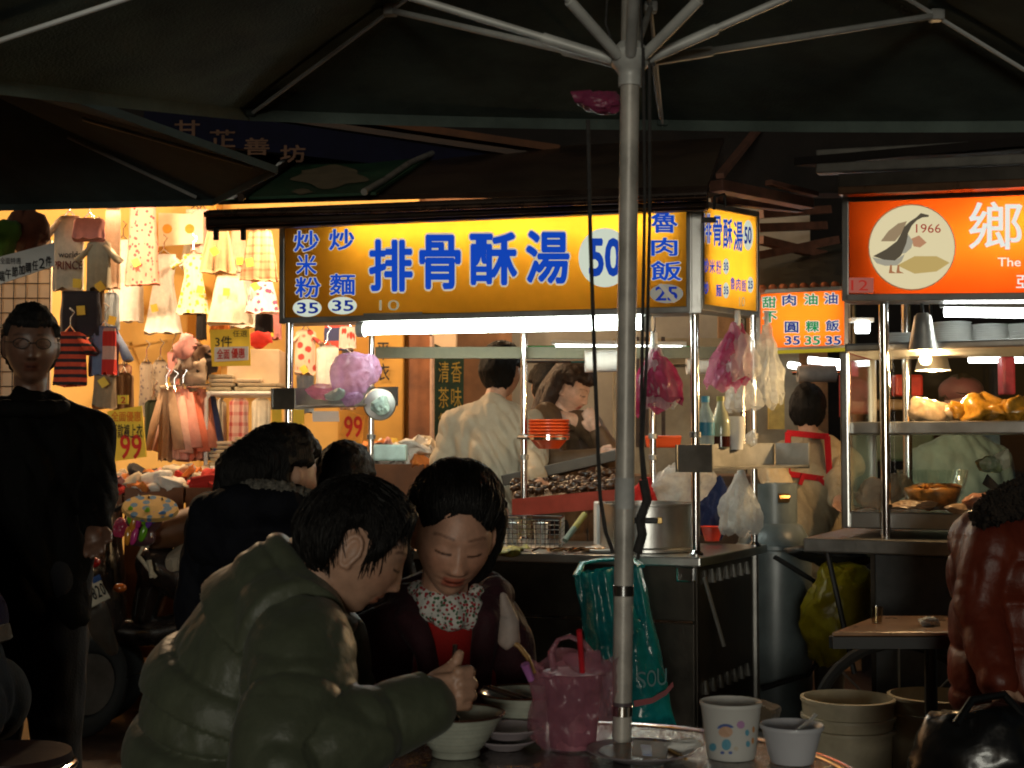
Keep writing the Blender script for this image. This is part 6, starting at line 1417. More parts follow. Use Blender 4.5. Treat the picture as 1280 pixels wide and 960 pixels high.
for a, b_ in (((1005, 592), (1000, 606)), ((1022, 596), (1044, 618))): MB().bar(bx(*a), bx(*b_), .02, .01, up=(0, 1, 0)).build('apron_bow', REDC, o, bevel=.003)
# person behind the glass case (cap)
vx = P(1195, 500, 6.2)
o, W, hc, M, s, J = limb_person('vendor with dark cap dimly seen behind the glass case', 1.55, (vx.x, 6.15, 0), .0, SKIN2, mat('blue_grey_cloth', (.05, .09, .10), .8), DKT, HAIR, 'short', vox=.008)
hp = lambda x, y, z: hc + M @ (V(x, y, z) * s)
mbh = MB().sphere(hp(0, .01, .075), (.095, .11, .065), 24, 14, M=M); mbh.build('cap', mat('maroon_cap', (.06, .015, .02), .8), o, smooth='all')
MB().slab([hp(-.06, -.09, .055), hp(.06, -.09, .055), hp(.05, -.17, .04), hp(-.05, -.17, .04)], .006).build('cap_brim', MATS['maroon_cap'], o)
# person in the rust-red puffer at the right edge, back turned
RUST = mat('rust_nylon', (.12, .020, .009), .42, 0, .12, 14, bump=.25, bscale=40, spec=.25)
rxp = (1275 - CX) / F_PX * 3.75
o, W, hc, M, s, J = limb_person('person in shiny rust-red puffer jacket with fur collar at right edge', 1.30, (rxp, 3.8, 0), math.pi - .2, SKIN, RUST, DKT, HAIR, 'short', topr=1.12, puff=.013, arms={'ell': P(1222, 760, 3.72), 'wrl': P(1248, 850, 3.6), 'shl': P(1242, 680, 3.74)}, head_off=(.13, 0, -.02), head_s=1.2, vox=.006)
mb = MB().chain([P(1228, 645, 3.66), P(1250, 632, 3.58), P(1280, 622, 3.56), P(1330, 620, 3.6)], [.03, .042, .05, .05]); v, nn_, f = remesh(mb, .0035, 2); obj('fur_collar', [q + n_ * (.010 * noise.noise(q * 60) + .014 * noise.noise(q * 260)) for q, n_ in zip(v, nn_)], f, mat('brown_fur', (.028, .017, .010), .95, 0, .4, 90, bump=.9, bscale=200), o, smooth='all')
# person on the stool, only jeans and a purple hem in view
jx = P(-42, 866, 3.7)
mb = MB(); hdc = V(jx.x - .22, 3.75, 1.15); Mh = frame((-1, -.2, -.2), (0, 0, 1)); add_head(mb, hdc, Mh, 1., False, 64, 50)
mb.chain([hdc - V(.0, 0, .06), V(jx.x - .17, 3.75, .98), V(jx.x - .04, 3.73, .66), V(jx.x - .02, 3.72, .56)], [.05, .09, .11, .12])
for dy in (-.09, .09): mb.chain([V(jx.x - .02, 3.72 + dy, .54), V(jx.x - .44, 3.72 + dy, .52), V(jx.x - .42, 3.72 + dy, .06)], [.09, .06, .04])
for dy in (-.18, .18): mb.chain([V(jx.x - .17, 3.75 + dy, .95), V(jx.x - .2, 3.75 + dy * 1.1, .72), V(jx.x - .42, 3.75 + dy, .72)], [.045, .038, .03])
o = make_body('seated person in blue jeans and purple top at the left edge', mb, hdc, Mh, 1., SKIN2, .007)
mb = MB()
for dy in (-.09, .09): mb.chain([V(jx.x - .0, 3.72 + dy, .57), V(jx.x - .44, 3.72 + dy, .53), V(jx.x - .42, 3.72 + dy, .08)], [.125, .085, .06])
mb.chain([V(jx.x - .02, 3.72, .60), V(jx.x - .04, 3.72, .70)], [.135, .12]); garment_mesh('jeans', o, mb, cloth('jeansblue', (.012, .016, .021)), .009, 5, .008)
garment_mesh('purple_top', o, MB().chain([V(jx.x - .04, 3.73, .80), V(jx.x - .12, 3.74, .9), V(jx.x - .18, 3.75, 1.0)], [.13, .14, .12]).chain([V(jx.x - .17, 3.55, .96), V(jx.x - .2, 3.55, .74)], [.07, .05]).chain([V(jx.x - .17, 3.95, .96), V(jx.x - .2, 3.95, .74)], [.07, .05]), cloth('purple', (.022, .008, .042)), .009)
MB().lathe([(.132, 0), (.139, .004), (.139, .042), (.132, .046)], 36, V(jx.x - .03, 3.72, .71), ax=(-.25, 0, 1), closed=True).build('belt', cloth('beltbeige', (.16, .11, .07)), o, smooth=True)
# ============================================================ FOREGROUND: UMBRELLA, TABLE, WARE
CANV = mat('dark_canvas', (.125, .16, .14), .9, 0, .2, 5, bump=.3, bscale=150, spec=.1)
RIBM = mat('rib_metal', (.55, .55, .52), .45, .1, .15, 12)
POLEM = mat('pole_enamel', (.50, .47, .42), .42, .15, .18, 16, bump=.05, bscale=60)
um = thing('market_umbrella', 'large dark market umbrella with grey pole through the round table', 'umbrella', (P(777, 930, 2.5).x, 2.5, 0))
pole_b, pole_t = V(P(777, 930, 2.5).x, 2.5, 0), P(791, -190, 2.5); pd = (pole_t - P(777, 930, 2.5)).normalized()
pole_b = P(777, 930, 2.5) - pd * (P(777, 930, 2.5).z / pd.z)
MB().tube([pole_b, pole_t], .0172, 24).build('pole', POLEM, um, smooth=True)
pp = lambda py: pole_b + pd * ((P(780, py, 2.5).z) / pd.z)
MB().lathe([(.0176, 0), (.0176, .055)], 24, pp(636), ax=pd).build('tape_band', mat('pale_tape', (.52, .52, .50), .6), um, smooth=True)
for py, h in ((745, .018), (895, .018)): MB().lathe([(.0174, 0), (.0185, .001), (.0185, h), (.0174, h + .001)], 24, pp(py), ax=pd).build('clamp_band', CHROME, um, smooth=True)
MB().lathe([(.0176, 0), (.0178, .018)], 24, pp(890), ax=pd).build('sticker', mat('sticker', (.10, .07, .08), .5, 0, .4, 60), um, smooth=True)
hub = pp(74)
MB().lathe([(.021, -.05), (.0215, -.035), (.021, -.03), (.024, -.022), (.034, -.012), (.036, .012), (.028, .022), (.021, .03)], 28, hub, ax=pd).build('runner_hub', RIBM, um, smooth=True)
top = P(791, -200, 2.5)
# rib tips: far-right of ahead, far-left, left, near-left, near, near-right, right, far-right; the unseen near three are raised to let low light reach the ribs
tips = [P(828, 150, 3.78), P(312, 137, 3.42), P(-130, 84, 2.5), V(-.75, 1.55, 2.25), V(.15, 1.2, 2.32), V(1.12, 1.55, 2.26), V(1.5, 2.45, 2.08), P(1395, 150, 3.35)]
jn = []
for i, tp_ in enumerate(tips):
    d = (tp_ - top); sag = V(0, 0, .015)
    MB().tube([top + d * .03 - V(0, 0, .014), top + d * .5 + sag - V(0, 0, .014), tp_ - V(0, 0, .014)], .0048, 10).build('rib', mat('rib_brightened', (.86, .87, .85), .5, 0, .04), um, smooth=True)  # rib colour whitened to stand in for light missing under the canopy
    j = top + d * (.56 if i in (1, 7) else .5) + sag - V(0, 0, .014); jn.append(j)
    hd = V(d.x, d.y, 0).normalized()
    MB().tube([hub + hd * .033, lerp(hub + hd * .033, j, .2)], .010, 10).build('strut_socket', RIBM, um, smooth=True)
    MB().tube([hub + hd * .03, j], .007, 10).build('strut', RIBM, um, smooth=True)
    MB().box(j, (.03, .03, .025)).build('rib_joint', RIBM, um, bevel=.005)
    MB().box(tp_ - V(0, 0, .01), (.03, .03, .016)).build('tip_pocket', CANV, um, bevel=.004)
vs = []; fs = []; NR, NS = 8, 8; m8 = len(tips)
for i in range(m8):
    a, b_ = tips[i], tips[(i + 1) % m8]
    for s_ in range(NS):
        u = s_ / NS; e = lerp(a, b_, u); mid = 4 * u * (1 - u)
        for r_ in range(NR + 1):
            t = r_ / NR; p = lerp(top, e, t); p = p + V(0, 0, .015 * 4 * t * (1 - t)) - V(0, 0, .035 * mid * t * (1 - .45 * t)) - (e - top) * (.03 * mid * (t == 1)); vs.append(p)
nn8 = m8 * NS
for c in range(nn8):
    for r_ in range(NR):
        a = c * (NR + 1) + r_; b_ = ((c + 1) % nn8) * (NR + 1) + r_; fs.append((a, a + 1, b_ + 1, b_))
k = len(vs); n_edge = [c * (NR + 1) + NR for c in range(nn8)]
hem = [vs[i] for i in n_edge]; vs += [p - V(0, 0, .028) for p in hem]
for c in range(nn8): fs.append((n_edge[c], k + c, k + (c + 1) % nn8, n_edge[(c + 1) % nn8]))
obj('canopy', vs, fs, CANV, um, smooth=True)
ROPE = mat('rope', (.035, .032, .03), .8, 0, .3, 80)
def rope(pts, r=.004, nm='rope'): MB().tube([P(*p) for p in pts], r, 8).build(nm, ROPE, um, smooth=True)
rope([(735, 150, 2.47), (738, 300, 2.47), (744, 470, 2.47), (750, 620, 2.47), (757, 665, 2.47), (766, 690, 2.475)], .0036)
rope([(804, 60, 2.46), (806, 250, 2.46), (803, 420, 2.46), (801, 560, 2.46), (806, 640, 2.46), (797, 700, 2.47)], .0030); rope([(812, 80, 2.47), (812, 280, 2.47), (809, 430, 2.47), (803, 560, 2.47), (807, 600, 2.47)], .0030)
rope([(804, 600, 2.45), (809, 625, 2.45), (800, 650, 2.45), (803, 668, 2.45), (797, 690, 2.46)], .0085, 'rope_knot')
rope([(759, -5, 2.47), (757, 30, 2.47), (768, 60, 2.47)], .002); rope([(817, 80, 2.5), (821, 120, 2.9), (826, 148, 3.6)], .004); rope([(801, 0, 2.46), (803, 60, 2.46)], .002)
t = crumple('plastic_bag', 'crumpled pink plastic bag tied high on the umbrella pole', 'bag', P(752, 128, 2.48), (.032, .022, .022), film('dark_pink', (.30, .05, .12), .9, .3, .3), 5, .035, 26)
MB().chain([P(735, 122, 2.47), P(717, 120, 2.46)], [.012, .006]).jitter(.012, 50, 3).build('knot', film('dark_pink', (.30, .05, .12), .9), t, smooth='all')

# second umbrella, left
u2 = thing('market_umbrella', 'second dark umbrella hanging into the upper left corner', 'umbrella', (-1.75, 4.5, 0))
ap = P(-60, 95, 4.3); T1, T2, T3, T0 = P(266, 249, 4.75), P(346, 208, 4.05), P(-120, 40, 3.1), P(-260, 262, 5.1)
CAN2 = mat('teal_canvas', (.05, .072, .07), .9, 0, .15, 10, bump=.3, bscale=150)
vs = []; fs = []
for (a, b_) in ((T0, T1), (T1, T2), (T2, T3), (T3, V(-2.6, 3.4, 2.1)), (V(-2.6, 3.4, 2.1), T0)):
    k = len(vs); n_ = 8
    for i in range(n_ + 1):
        e = lerp(a, b_, i / n_)
        for j in range(n_ + 1):
            t = j / n_; vs.append(lerp(ap, e, t) - V(0, 0, .03 * 4 * (i / n_) * (1 - i / n_) * t * (1 - t)))
    for i in range(n_):
        for j in range(n_): q = k + i * (n_ + 1) + j; fs.append((q, q + 1, q + n_ + 2, q + n_ + 1))
obj('canopy', vs, fs, CAN2, u2, smooth=True)
for a, b_ in ((T0, T1), (T1, T2), (T2, T3)): MB().slab([a - V(0, 0, .022), b_ - V(0, 0, .022), b_, a], .004).build('hem', CAN2, u2)
for tq in (T1, T2, T0): MB().tube([lerp(ap, tq, .42) - V(0, 0, .02), lerp(ap, tq, .93) - V(0, 0, .02)], .006, 8).build('rib', RIBM, u2, smooth=True)
MB().tube([V(ap.x, ap.y, 0), ap], .02, 12).build('pole', POLEM, u2, smooth=True)

# round steel-topped table
tcx, tcy, TR, TZ = .10, 2.27, .465, .72
tb = thing('round_table', 'round steel-topped table with ribbed metal rim in the foreground', 'table', (tcx, tcy, 0))
HAM = mat('hammered_steel', (.30, .29, .26), .07, 1., .15, 8, bump=.45, bscale=95)
MB().lathe([(0, -.012), (TR - .02, -.012), (TR - .02, 0), (0, 0)], 72, (tcx, tcy, TZ)).build('tabletop', HAM, tb, smooth=True)
MB().lathe([(TR - .019, -.03), (TR + .003, -.03), (TR + .006, -.02), (TR + .003, -.012), (TR + .006, -.004), (TR + .002, .003), (TR - .012, .003), (TR - .019, .0012)], 80, (tcx, tcy, TZ), closed=True).build('rim', CHROME, tb, smooth=True)
for k in range(4):
    a = .6 + k * math.pi / 2; MB().tube([(tcx + .3 * math.cos(a), tcy + .3 * math.sin(a), TZ - .013), (tcx + .33 * math.cos(a), tcy + .33 * math.sin(a), .01)], .014, 10).build('leg', CHROME, tb, smooth=True)
TY = TZ + .001
def at_table(px, py):
    d = ray(px, py); k = (TY - CAM_H) / d.z; return CAMP + d * k
# ribbed bowls
CER = mat('celadon', (.46, .48, .40), .25, 0, .08, 20, coat=.3); BRIM = mat('brown_glaze', (.05, .018, .010), .25)
def ribbed_bowl(label, c, s=1.):
    t = thing('noodle_bowl', label, 'bowl', tuple(c)); pr = [(.040, 0), (.042, .002), (.041, .012)]
    for i in range(22):
        u = i / 21; pr.append((lerp(.043, .083, u ** .85) + .0009 * math.sin(u * 52), lerp(.012, .072, u)))
    pr += [(.0845, .0725), (.083, .0735), (.079, .068), (.055, .032), (.03, .018), (0, .016)]
    MB().lathe([(a * s, b_ * s) for a, b_ in pr], 56, c).build('body', CER, t, smooth='all')
    MB().lathe([(.0820 * s, .0712 * s), (.0858 * s, .0715 * s), (.0862 * s, .0738 * s), (.0835 * s, .0752 * s), (.0812 * s, .0735 * s)], 56, c, closed=True).build('rim', BRIM, t, smooth=True)
    MB().lathe([(0, .044 * s), (.055 * s, .044 * s), (.0645 * s, .0445 * s)], 40, c).build('broth', mat('broth', (.10, .045, .015), .1), t, smooth=True)
    return t
cb = at_table(570, 944); ribbed_bowl('ribbed celadon noodle bowl under the man\'s hand', cb)
cb2 = at_table(655, 914) + V(0, .0, 0); b2_ = ribbed_bowl('second ribbed noodle bowl behind the pink bag', cb2, 1.)
CHOP = mat('chopstick_dark', (.02, .012, .010), .35)
for i, (a, b_) in enumerate((((569, 806, 2.405), (562, 908, 2.42)), ((574, 818, 2.41), (567, 908, 2.425)))):
    tag(MB().tube([P(*a), P(*b_)], [.0045, .0028], 8).build('chopstick', CHOP, smooth=True), ('dark chopstick held upright in the man\'s fist', 'second dark chopstick in the man\'s fist')[i], 'chopstick', 'chopsticks in the man\'s hand')
for i, (a, b_) in enumerate((((604, 858, 2.57), (672, 882, 2.60)), ((612, 858, 2.58), (682, 880, 2.62)))):
    tag(MB().tube([P(*a), P(*b_)], [.0028, .0042], 8).build('chopstick', CHOP, smooth=True), ('left', 'right')[i] + ' dark chopstick resting across the second noodle bowl', 'chopstick', 'chopsticks on the second bowl')
# noodles hanging below the fist
for i in range(7):
    x = 541 + i * 5 + random.uniform(-2, 2); o = MB().tube([P(562 + i, 893, 2.40), P(x + 4, 897, 2.40), P(x, 905, 2.41), P(x + 5, 912, 2.42)], .0022, 6).build('noodle', mat('dark_noodle', (.05, .03, .018), .4), smooth=True); tag(o, 'dark noodle strand lifted from the noodle bowl', 'noodle', 'noodles lifted from the bowl')
def plate(label, c, r, m, h=.018, name='plate'):
    t = thing(name, label, 'plate', tuple(c))
    MB().lathe([(.55 * r, 0), (.6 * r, .003), (.98 * r, h), (r, h + .001), (.98 * r, h + .003), (.6 * r, .006), (0, .005)], 48, c).build('dish', m, t, smooth=True); return t
LILP = mat('lilac_ware', (.36, .31, .33), .3, 0, .05)
cs = at_table(632, 935)
plate('lower pale saucer beside the front noodle bowl', cs, .055, LILP, .014, 'saucer'); plate('upper pale saucer stacked beside the front noodle bowl', cs + V(.006, .01, .017), .060, LILP, .016, 'saucer')
cp = at_table(800, 948); pt = plate('pale plate with brown sauce in front of the pole', cp, .092, LILP, .014)
MB().lathe([(0, .0082), (.05, .0086), (.070, .0125)], 40, cp).build('sauce', mat('sauce_brown', (.20, .085, .035), .35, 0, .5, 30), pt, smooth=True)
tag(MB().tube([at_table(818, 940) + V(0, 0, .02), at_table(858, 958) + V(0, 0, .012)], .0025, 6).build('skewer', mat('bamboo', (.45, .28, .10), .6)), 'bamboo skewer lying across the sauce plate', 'skewer')
tag(MB().slab([at_table(790, 956) + V(0, 0, .012), at_table(832, 958) + V(0, 0, .014), at_table(836, 944) + V(0, 0, .022), at_table(792, 942) + V(0, 0, .024)], .003).build('paper_packet', PAPER), 'white paper packet on the sauce plate', 'packet')
tag(MB().slab([at_table(803, 958) + V(0, 0, .020), at_table(815, 959) + V(0, 0, .02), at_table(814, 950) + V(0, 0, .026), at_table(801, 950) + V(0, 0, .026)], .002).build('paper_packet', mat('blue_packet', (.35, .42, .66), .4)), 'small blue packet on the white paper packet', 'packet')
crumple('napkin', 'crumpled white napkin at the right of the sauce plate', 'napkin', at_table(848, 946) + V(0, 0, .016), (.030, .02, .012), PAPER, 3, .02, 34)
# printed paper cup
cc_ = at_table(914, 946); t = thing('paper_cup', 'white paper cup printed with a small capped child and flowers', 'cup', tuple(cc_))
MB().lathe([(.040, .0), (.041, .003), (.051, .086), (.0525, .088), (.0535, .092), (.0520, .095), (.050, .092), (.0395, .006), (0, .005)], 56, cc_).build('body', mat('cup_paper', (.66, .65, .62), .55, 0, .03), t, smooth=True)
def on_cup(px, py, lf):
    d = ray(px, py); o_ = CAMP - cc_; 
    for _ in range(3):
        pass
    best = None
    lo, hi = 1.5, 2.6
    # march to the cone
    tt = 2.0
    for i in range(60):
        p = CAMP + d * tt; z = p.z - cc_.z; rr = lerp(.041, .051, (z - .003) / .083) + lf
        dd = math.hypot(p.x - cc_.x, p.y - cc_.y) - rr; tt += max(.0002, dd * .8) if dd > 0 else dd
    return CAMP + d * tt
def blob_on(c, r, m, nm, lf=.0012, n=14, st_a=0, en=6.283):
    pts = [(c[0] + r[0] * math.cos(st_a + (en - st_a) * k / n), c[1] + r[1] * math.sin(st_a + (en - st_a) * k / n)) for k in range(n)]; return poly_on(t, pts, on_cup, m, nm, lf)
pk = lambda n_, c: mat('print_' + n_, c, .5, 0, .03)
blob_on((907, 915), (9, 7), pk('skin', (.62, .38, .26)), 'print_face'); blob_on((907, 911), (10.5, 6), pk('blue', (.10, .16, .42)), 'print_cap', .0016, 14, math.pi, 2 * math.pi + .01)
blob_on((908, 931), (6, 7), pk('cyan', (.12, .36, .50)), 'print_coat', .0014); blob_on((903, 941), (2.6, 2), pk('blue', (.10, .16, .42)), 'print_shoe'); blob_on((913, 941), (2.6, 2), pk('blue', (.10, .16, .42)), 'print_shoe')
blob_on((926, 906), (5, 5), pk('lilac', (.48, .26, .48)), 'print_flower'); blob_on((891, 934), (4.5, 5), pk('cyan', (.12, .36, .50)), 'print_flower'); blob_on((934, 916), (2.6, 4), pk('cyan', (.12, .36, .50)), 'print_flower'); blob_on((935, 930), (2.6, 4), pk('cyan', (.12, .36, .50)), 'print_flower')
blob_on((942, 912), (1.6, 4), pk('orange', (.60, .28, .10)), 'print_flower'); blob_on((941, 926), (1.6, 4), pk('orange', (.60, .28, .10)), 'print_flower'); blob_on((920, 936), (3, 3), pk('pale', (.60, .54, .44)), 'print_flower')
# white plastic bowl with spoon
cw = at_table(990, 952); t = thing('plastic_bowl', 'white plastic bowl with a clear spoon at the table edge', 'bowl', tuple(cw))
MB().lathe([(.036, 0), (.037, .004), (.050, .055), (.053, .056), (.054, .060), (.0525, .063), (.048, .058), (.034, .008), (0, .006)], 48, cw).build('body', mat('white_bowl', (.58, .58, .62), .4, 0, .03), t, smooth=True)
sp_ = thing('spoon', 'clear plastic spoon resting in the white bowl', 'spoon', tuple(cw + V(0, 0, .05)))
MB().tube([cw + V(.005, -.01, .052), cw + V(.028, .0, .066), cw + V(.042, .005, .078)], [.005, .0045, .006], 8, flat=.4).build('handle', film('clear_spoon', (.6, .6, .58), .8, .2, .2), sp_, smooth=True)
MB().sphere(cw + V(-.004, -.012, .048), (.014, .010, .004), 12, 8).build('spoon_bowl', MATS['clear_spoon'], sp_, smooth='all')
# pink bag with drink
cbag = at_table(712, 936); pb = thing('drink_bag', 'pink translucent plastic bag holding a cup with red straw', 'bag', tuple(cbag))
PB = film('rose_film', (.52, .22, .30), .48, .10, .4)
vs = []; fs = []; nr, na = 70, 120; wB, wT = .058, .078
for j in range(nr + 1):
    u = j / nr; z = .158 * u
    for k in range(na):
        a = 2 * math.pi * k / na; r_ = lerp(wB, wT, u ** .8) * (.75 + .25 * min(1, u * 6))
        fo_ = 1 + .05 * math.sin(7 * a + 1) * (.3 + u) + .06 * noise.noise(Vector((math.cos(a) * 3, math.sin(a) * 3, u * 3)))
        vs.append(cbag + V(r_ * fo_ * math.cos(a) + .006 * u, r_ * .62 * fo_ * math.sin(a), z + .012 * math.sin(4 * a + 1) * (u > .9)))
for j in range(nr):
    for k in range(na): a = j * na + k; b_ = j * na + (k + 1) % na; fs.append((a, b_, b_ + na, a + na))
fs.append(tuple(range(na - 1, -1, -1)))
mbg = MB().add(vs, fs).jitter(.010, 26, 5)
mbg.v = [q + V(q.x - cbag.x, q.y - cbag.y, 0).normalized() * (.0075 * ridged(Vector((q.x, q.y, q.z * .55)), 30, 4)) for q in mbg.v]
mbg.build('bag', PB, pb, smooth='all')
MB().lathe([(.040, .004), (.052, .13), (.054, .135), (.05, .135), (.0, .12)], 32, cbag + V(.006, 0, 0)).build('cup', mat('pink_drink', (.34, .12, .16), .4, 0, .3, 14), pb, smooth=True)
# looped handle and wrapped top
hpnts = [P(693, 838, 2.44), P(689, 815, 2.44), P(697, 800, 2.44), P(712, 796, 2.44), P(727, 803, 2.44), P(738, 815, 2.44), P(750, 826, 2.44)]
MB().tube(hpnts, [.013, .009, .008, .008, .009, .011, .014], 10, flat=.55).jitter(.005, 50, 1).build('handle', PB, pb, smooth='all')
crumple2 = MB().sphere(P(735, 826, 2.44), (.042, .025, .022), 22, 14).jitter(.022, 24, 3); crumple2.build('gathered_top', PB, pb, smooth='all')
MB().tube([P(728, 840, 2.42), P(724, 788, 2.39)], .0050, 12).build('straw', mat('red_straw', (.62, .02, .03), .35), pb, smooth=True)
MB().tube([P(664, 850, 2.44), P(656, 830, 2.43)], [.006, .008], 8).build('lilac_tip', mat('lilac_plastic', (.45, .16, .45), .4), pb, smooth=True)
t = thing('skewer_pouch', 'white paper pouch on a curved bamboo skewer standing in the pink bag', 'food', tuple(P(660, 835, 2.46)))
MB().tube([P(668, 842, 2.46), P(660, 822, 2.47), P(649, 808, 2.48), P(640, 802, 2.48)], .0042, 8).build('skewer', mat('bamboo2', (.40, .22, .07), .5), t, smooth=True)
mb = MB().chain([P(636, 800, 2.49), P(637, 775, 2.49), P(628, 745, 2.49)], [.017, .015, .006]); mb.jitter(.008, 40, 4); mb.build('pouch', film('pouch', (.55, .46, .42), .85, .5, .35), t, smooth='all')

# ============================================================ MID-GROUND FURNITURE
BUCK = mat('cream_bucket', (.46, .40, .28), .5, 0, .12, 10)
def bucket(label, c, r, h, rims):
    t = thing('bucket', label, 'bucket', tuple(c)); pr = [(r * .86, 0), (r * .95, h * .80)]
    MB().lathe(pr + [(r * .97, h * .82), (r * 1.0, h), (r * .97, h), (r * .92, h * .8), (r * .83, .01), (0, .01)], 56, c).build('body', BUCK, t, smooth=True)
    for z in rims: MB().lathe([(r * .96, z - .006), (r * 1.01 + .003, z - .004), (r * 1.01 + .003, z + .006), (r * .96, z + .008)], 56, c, closed=True).build('rim_ring', BUCK, t, smooth=True)
    return t
bx1_ = V((1056 - CX) / F_PX * 4.6, 4.6, 0); h1 = P(0, 872, 4.6).z
bucket('tall stack of cream plastic buckets with ringed rims on the ground', bx1_, .148, h1, (h1 - .005, h1 - .06, h1 - .10))
bx2_ = V((1172 - CX) / F_PX * 4.55, 4.62, 0); bucket('cream plastic bucket half hidden by the rust-red jacket', bx2_, .148, h1 + .005, (h1, h1 - .05))
# low table at the right
LTz = P(0, 782, 4.25).z
lt = thing('side_table', 'low wooden-topped folding table beside the rust-red jacket', 'table', tuple(P(1120, 900, 4.3)))
q = [P(1040, 792, 4.1), P(1262, 792, 4.1), P(1262, 769, 4.5), P(1096, 769, 4.5)]
for p in q: p.z = LTz
WT = mat('worn_top', (.30, .16, .08), .3, 0, .25, 8, coat=.3)
MB().hexa([p - V(0, 0, .012) for p in q] + q).build('tabletop', WT, lt, bevel=.004)
for a, b_ in ((0, 1), (3, 0)): MB().bar(q[a] - V(0, 0, .03), q[b_] - V(0, 0, .03), .02, .034).build('apron', BLACK, lt)
ctr = V(P(1165, 780, 4.3).x, 4.32, 0)
MB().tube([ctr, Z(ctr, LTz - .02)], .02, 12).build('column', BLACK, lt)
for k in range(4): MB().tube([ctr + V(0, 0, .03), ctr + V(.2 * math.cos(k * 1.571 + .6), .2 * math.sin(k * 1.571 + .6), .015)], .013, 8).build('foot', BLACK, lt)
crumple('napkin', 'crumpled foil and napkin on the low side table', 'napkin', V(P(1155, 780, 4.3).x, 4.25, LTz + .012), (.035, .03, .014), mat('foil', (.55, .58, .55), .25, .5, .2), 6, .025, 30)
lathe_thing('tea_glass', 'small glass standing on the low side table', 'glass', [(.016, 0), (.02, .05), (.0185, .05), (.014, .004)], V(P(1096, 785, 4.3).x, 4.3, LTz + .001), glass('tea_glass', (.8, .75, .65)))
# cart wheel below
whc = V((1108 - CX) / F_PX * 4.9, 4.78, .30)
t = thing('cart_wheel', 'dark spoked cart wheel under the goose stall', 'wheel', (whc.x, whc.y, 0))
MB().tube([whc + V(.29 * math.cos(a), 0, .29 * math.sin(a)) for a in [2 * math.pi * k / 32 for k in range(33)]], .02, 8, cap=False).build('tyre', RUBBER, t, smooth=True)
for k in range(8): a = k * math.pi / 4; MB().tube([whc, whc + V(.28 * math.cos(a), 0, .28 * math.sin(a))], .004, 6).build('spoke', DSTEEL, t)
crumple('rubbish_bag', 'bulging yellow plastic bag under the goose stall counter', 'bag', P(1044, 760, 5.6), (.14, .12, .20), film('yellow_film', (.30, .23, .01), .95, .3, .25), 3, .10, 6)
crumple('dark_bag', 'dark bag on top of the yellow plastic bag', 'bag', P(1045, 692, 5.7), (.15, .1, .06), BLACK, 5, .06, 7)
crumple('rag', 'dim beige rag on the ground behind the printed cup', 'rag', V((930 - CX) / F_PX * 4.7, 4.7, .36), (.13, .1, .05), cloth('dimrag', (.12, .09, .06)), 4, .06, 7)
tag(MB().box((V((930 - CX) / F_PX * 4.7, 4.72, 0)).to_tuple()[:2] + (.165,), (.26, .24, .33)).build('crate', BLACK, bevel=.01), 'dark crate carrying the beige rag beside the stall', 'crate')
# black bag by the rust jacket
t = thing('black_bag', 'shiny black bag under the rust-red jacket', 'bag', tuple(P(1225, 1010, 3.45)))
BB = mat('black_vinyl', (.010, .010, .010), .30, 0, .2, 6, bump=.35, bscale=14, coat=.15)
mb = MB().sphere(P(1232, 955, 3.45), (.165, .13, .155), 40, 26).jitter(.05, 7, 3).jitter(.015, 22, 5); mb.build('body', BB, t, smooth='all')
MB().tube([P(1195, 905, 3.36), P(1215, 875, 3.4), P(1255, 868, 3.42), P(1285, 900, 3.4)], .010, 8).build('strap', BB, t, smooth=True)
tag(MB().box((P(1232, 955, 3.45).x, 3.5, .15), (.34, .3, .30)).build('plastic_stool', mat('dark_stool', (.03, .02, .02), .5), bevel=.02, ), 'dark low stool under the shiny black bag', 'stool')
# chrome stool at the left
sc_ = V(P(8, 930, 3.72).x, 3.72, 0); t = thing('metal_stool', 'round chrome-framed stool under the seated person at left', 'stool', tuple(sc_))
MB().lathe([(0, 0), (.15, 0), (.17, .012), (.165, .03), (0, .035)], 40, sc_ + V(0, 0, .42)).build('seat', mat('dark_vinyl', (.03, .012, .012), .4), t, smooth=True)
for z, r_ in ((.415, .172), (.20, .18)): MB().tube([sc_ + V(r_ * math.cos(a), r_ * math.sin(a), z) for a in [2 * math.pi * k / 40 for k in range(41)]], .010, 8, cap=False).build('ring', CHROME, t, smooth=True)
for k in range(4): a = .5 + k * math.pi / 2; MB().tube([sc_ + V(.165 * math.cos(a), .165 * math.sin(a), .42), sc_ + V(.19 * math.cos(a), .19 * math.sin(a), 0)], .010, 10).build('leg', CHROME, t, smooth=True)

# ============================================================ SCOOTERS
SILV = mat('silver_paint', (.60, .54, .42), .25, .3, .1, coat=.6); BPAINT = mat('dark_paint', (.02, .014, .012), .25, 0, .2, coat=.6); SEAT = mat('seat_vinyl', (.16, .07, .03), .45, 0, .15)
sx0 = -2.12; sy0 = 6.3
sc2 = thing('scooter', 'parked scooter with pale side panel seen from the side', 'scooter', (-1.75, 6.35, 0))
def sp3(px, py, d=6.35): return P(px, py, d)
def remesh_part(name, mb, m, par, vox=.012, sm=4):
    v, nn_, f = remesh(mb, vox, sm); return obj(name, v, f, m, par, smooth='all')
remesh_part('seat', MB().chain([sp3(196, 668), sp3(230, 660), sp3(275, 648), sp3(320, 650)], [.07, .085, .10, .09]), SEAT, sc2)
remesh_part('side_panel', MB().chain([sp3(200, 722), sp3(222, 706), sp3(250, 690), sp3(300, 676)], [.035, .07, .09, .08]), SILV, sc2)
remesh_part('under_body', MB().chain([sp3(196, 705, 6.4), sp3(230, 720, 6.4), sp3(310, 700, 6.4)], [.10, .12, .12]).chain([sp3(196, 705, 6.4), sp3(180, 770, 6.4)], [.08, .06]), BPAINT, sc2)
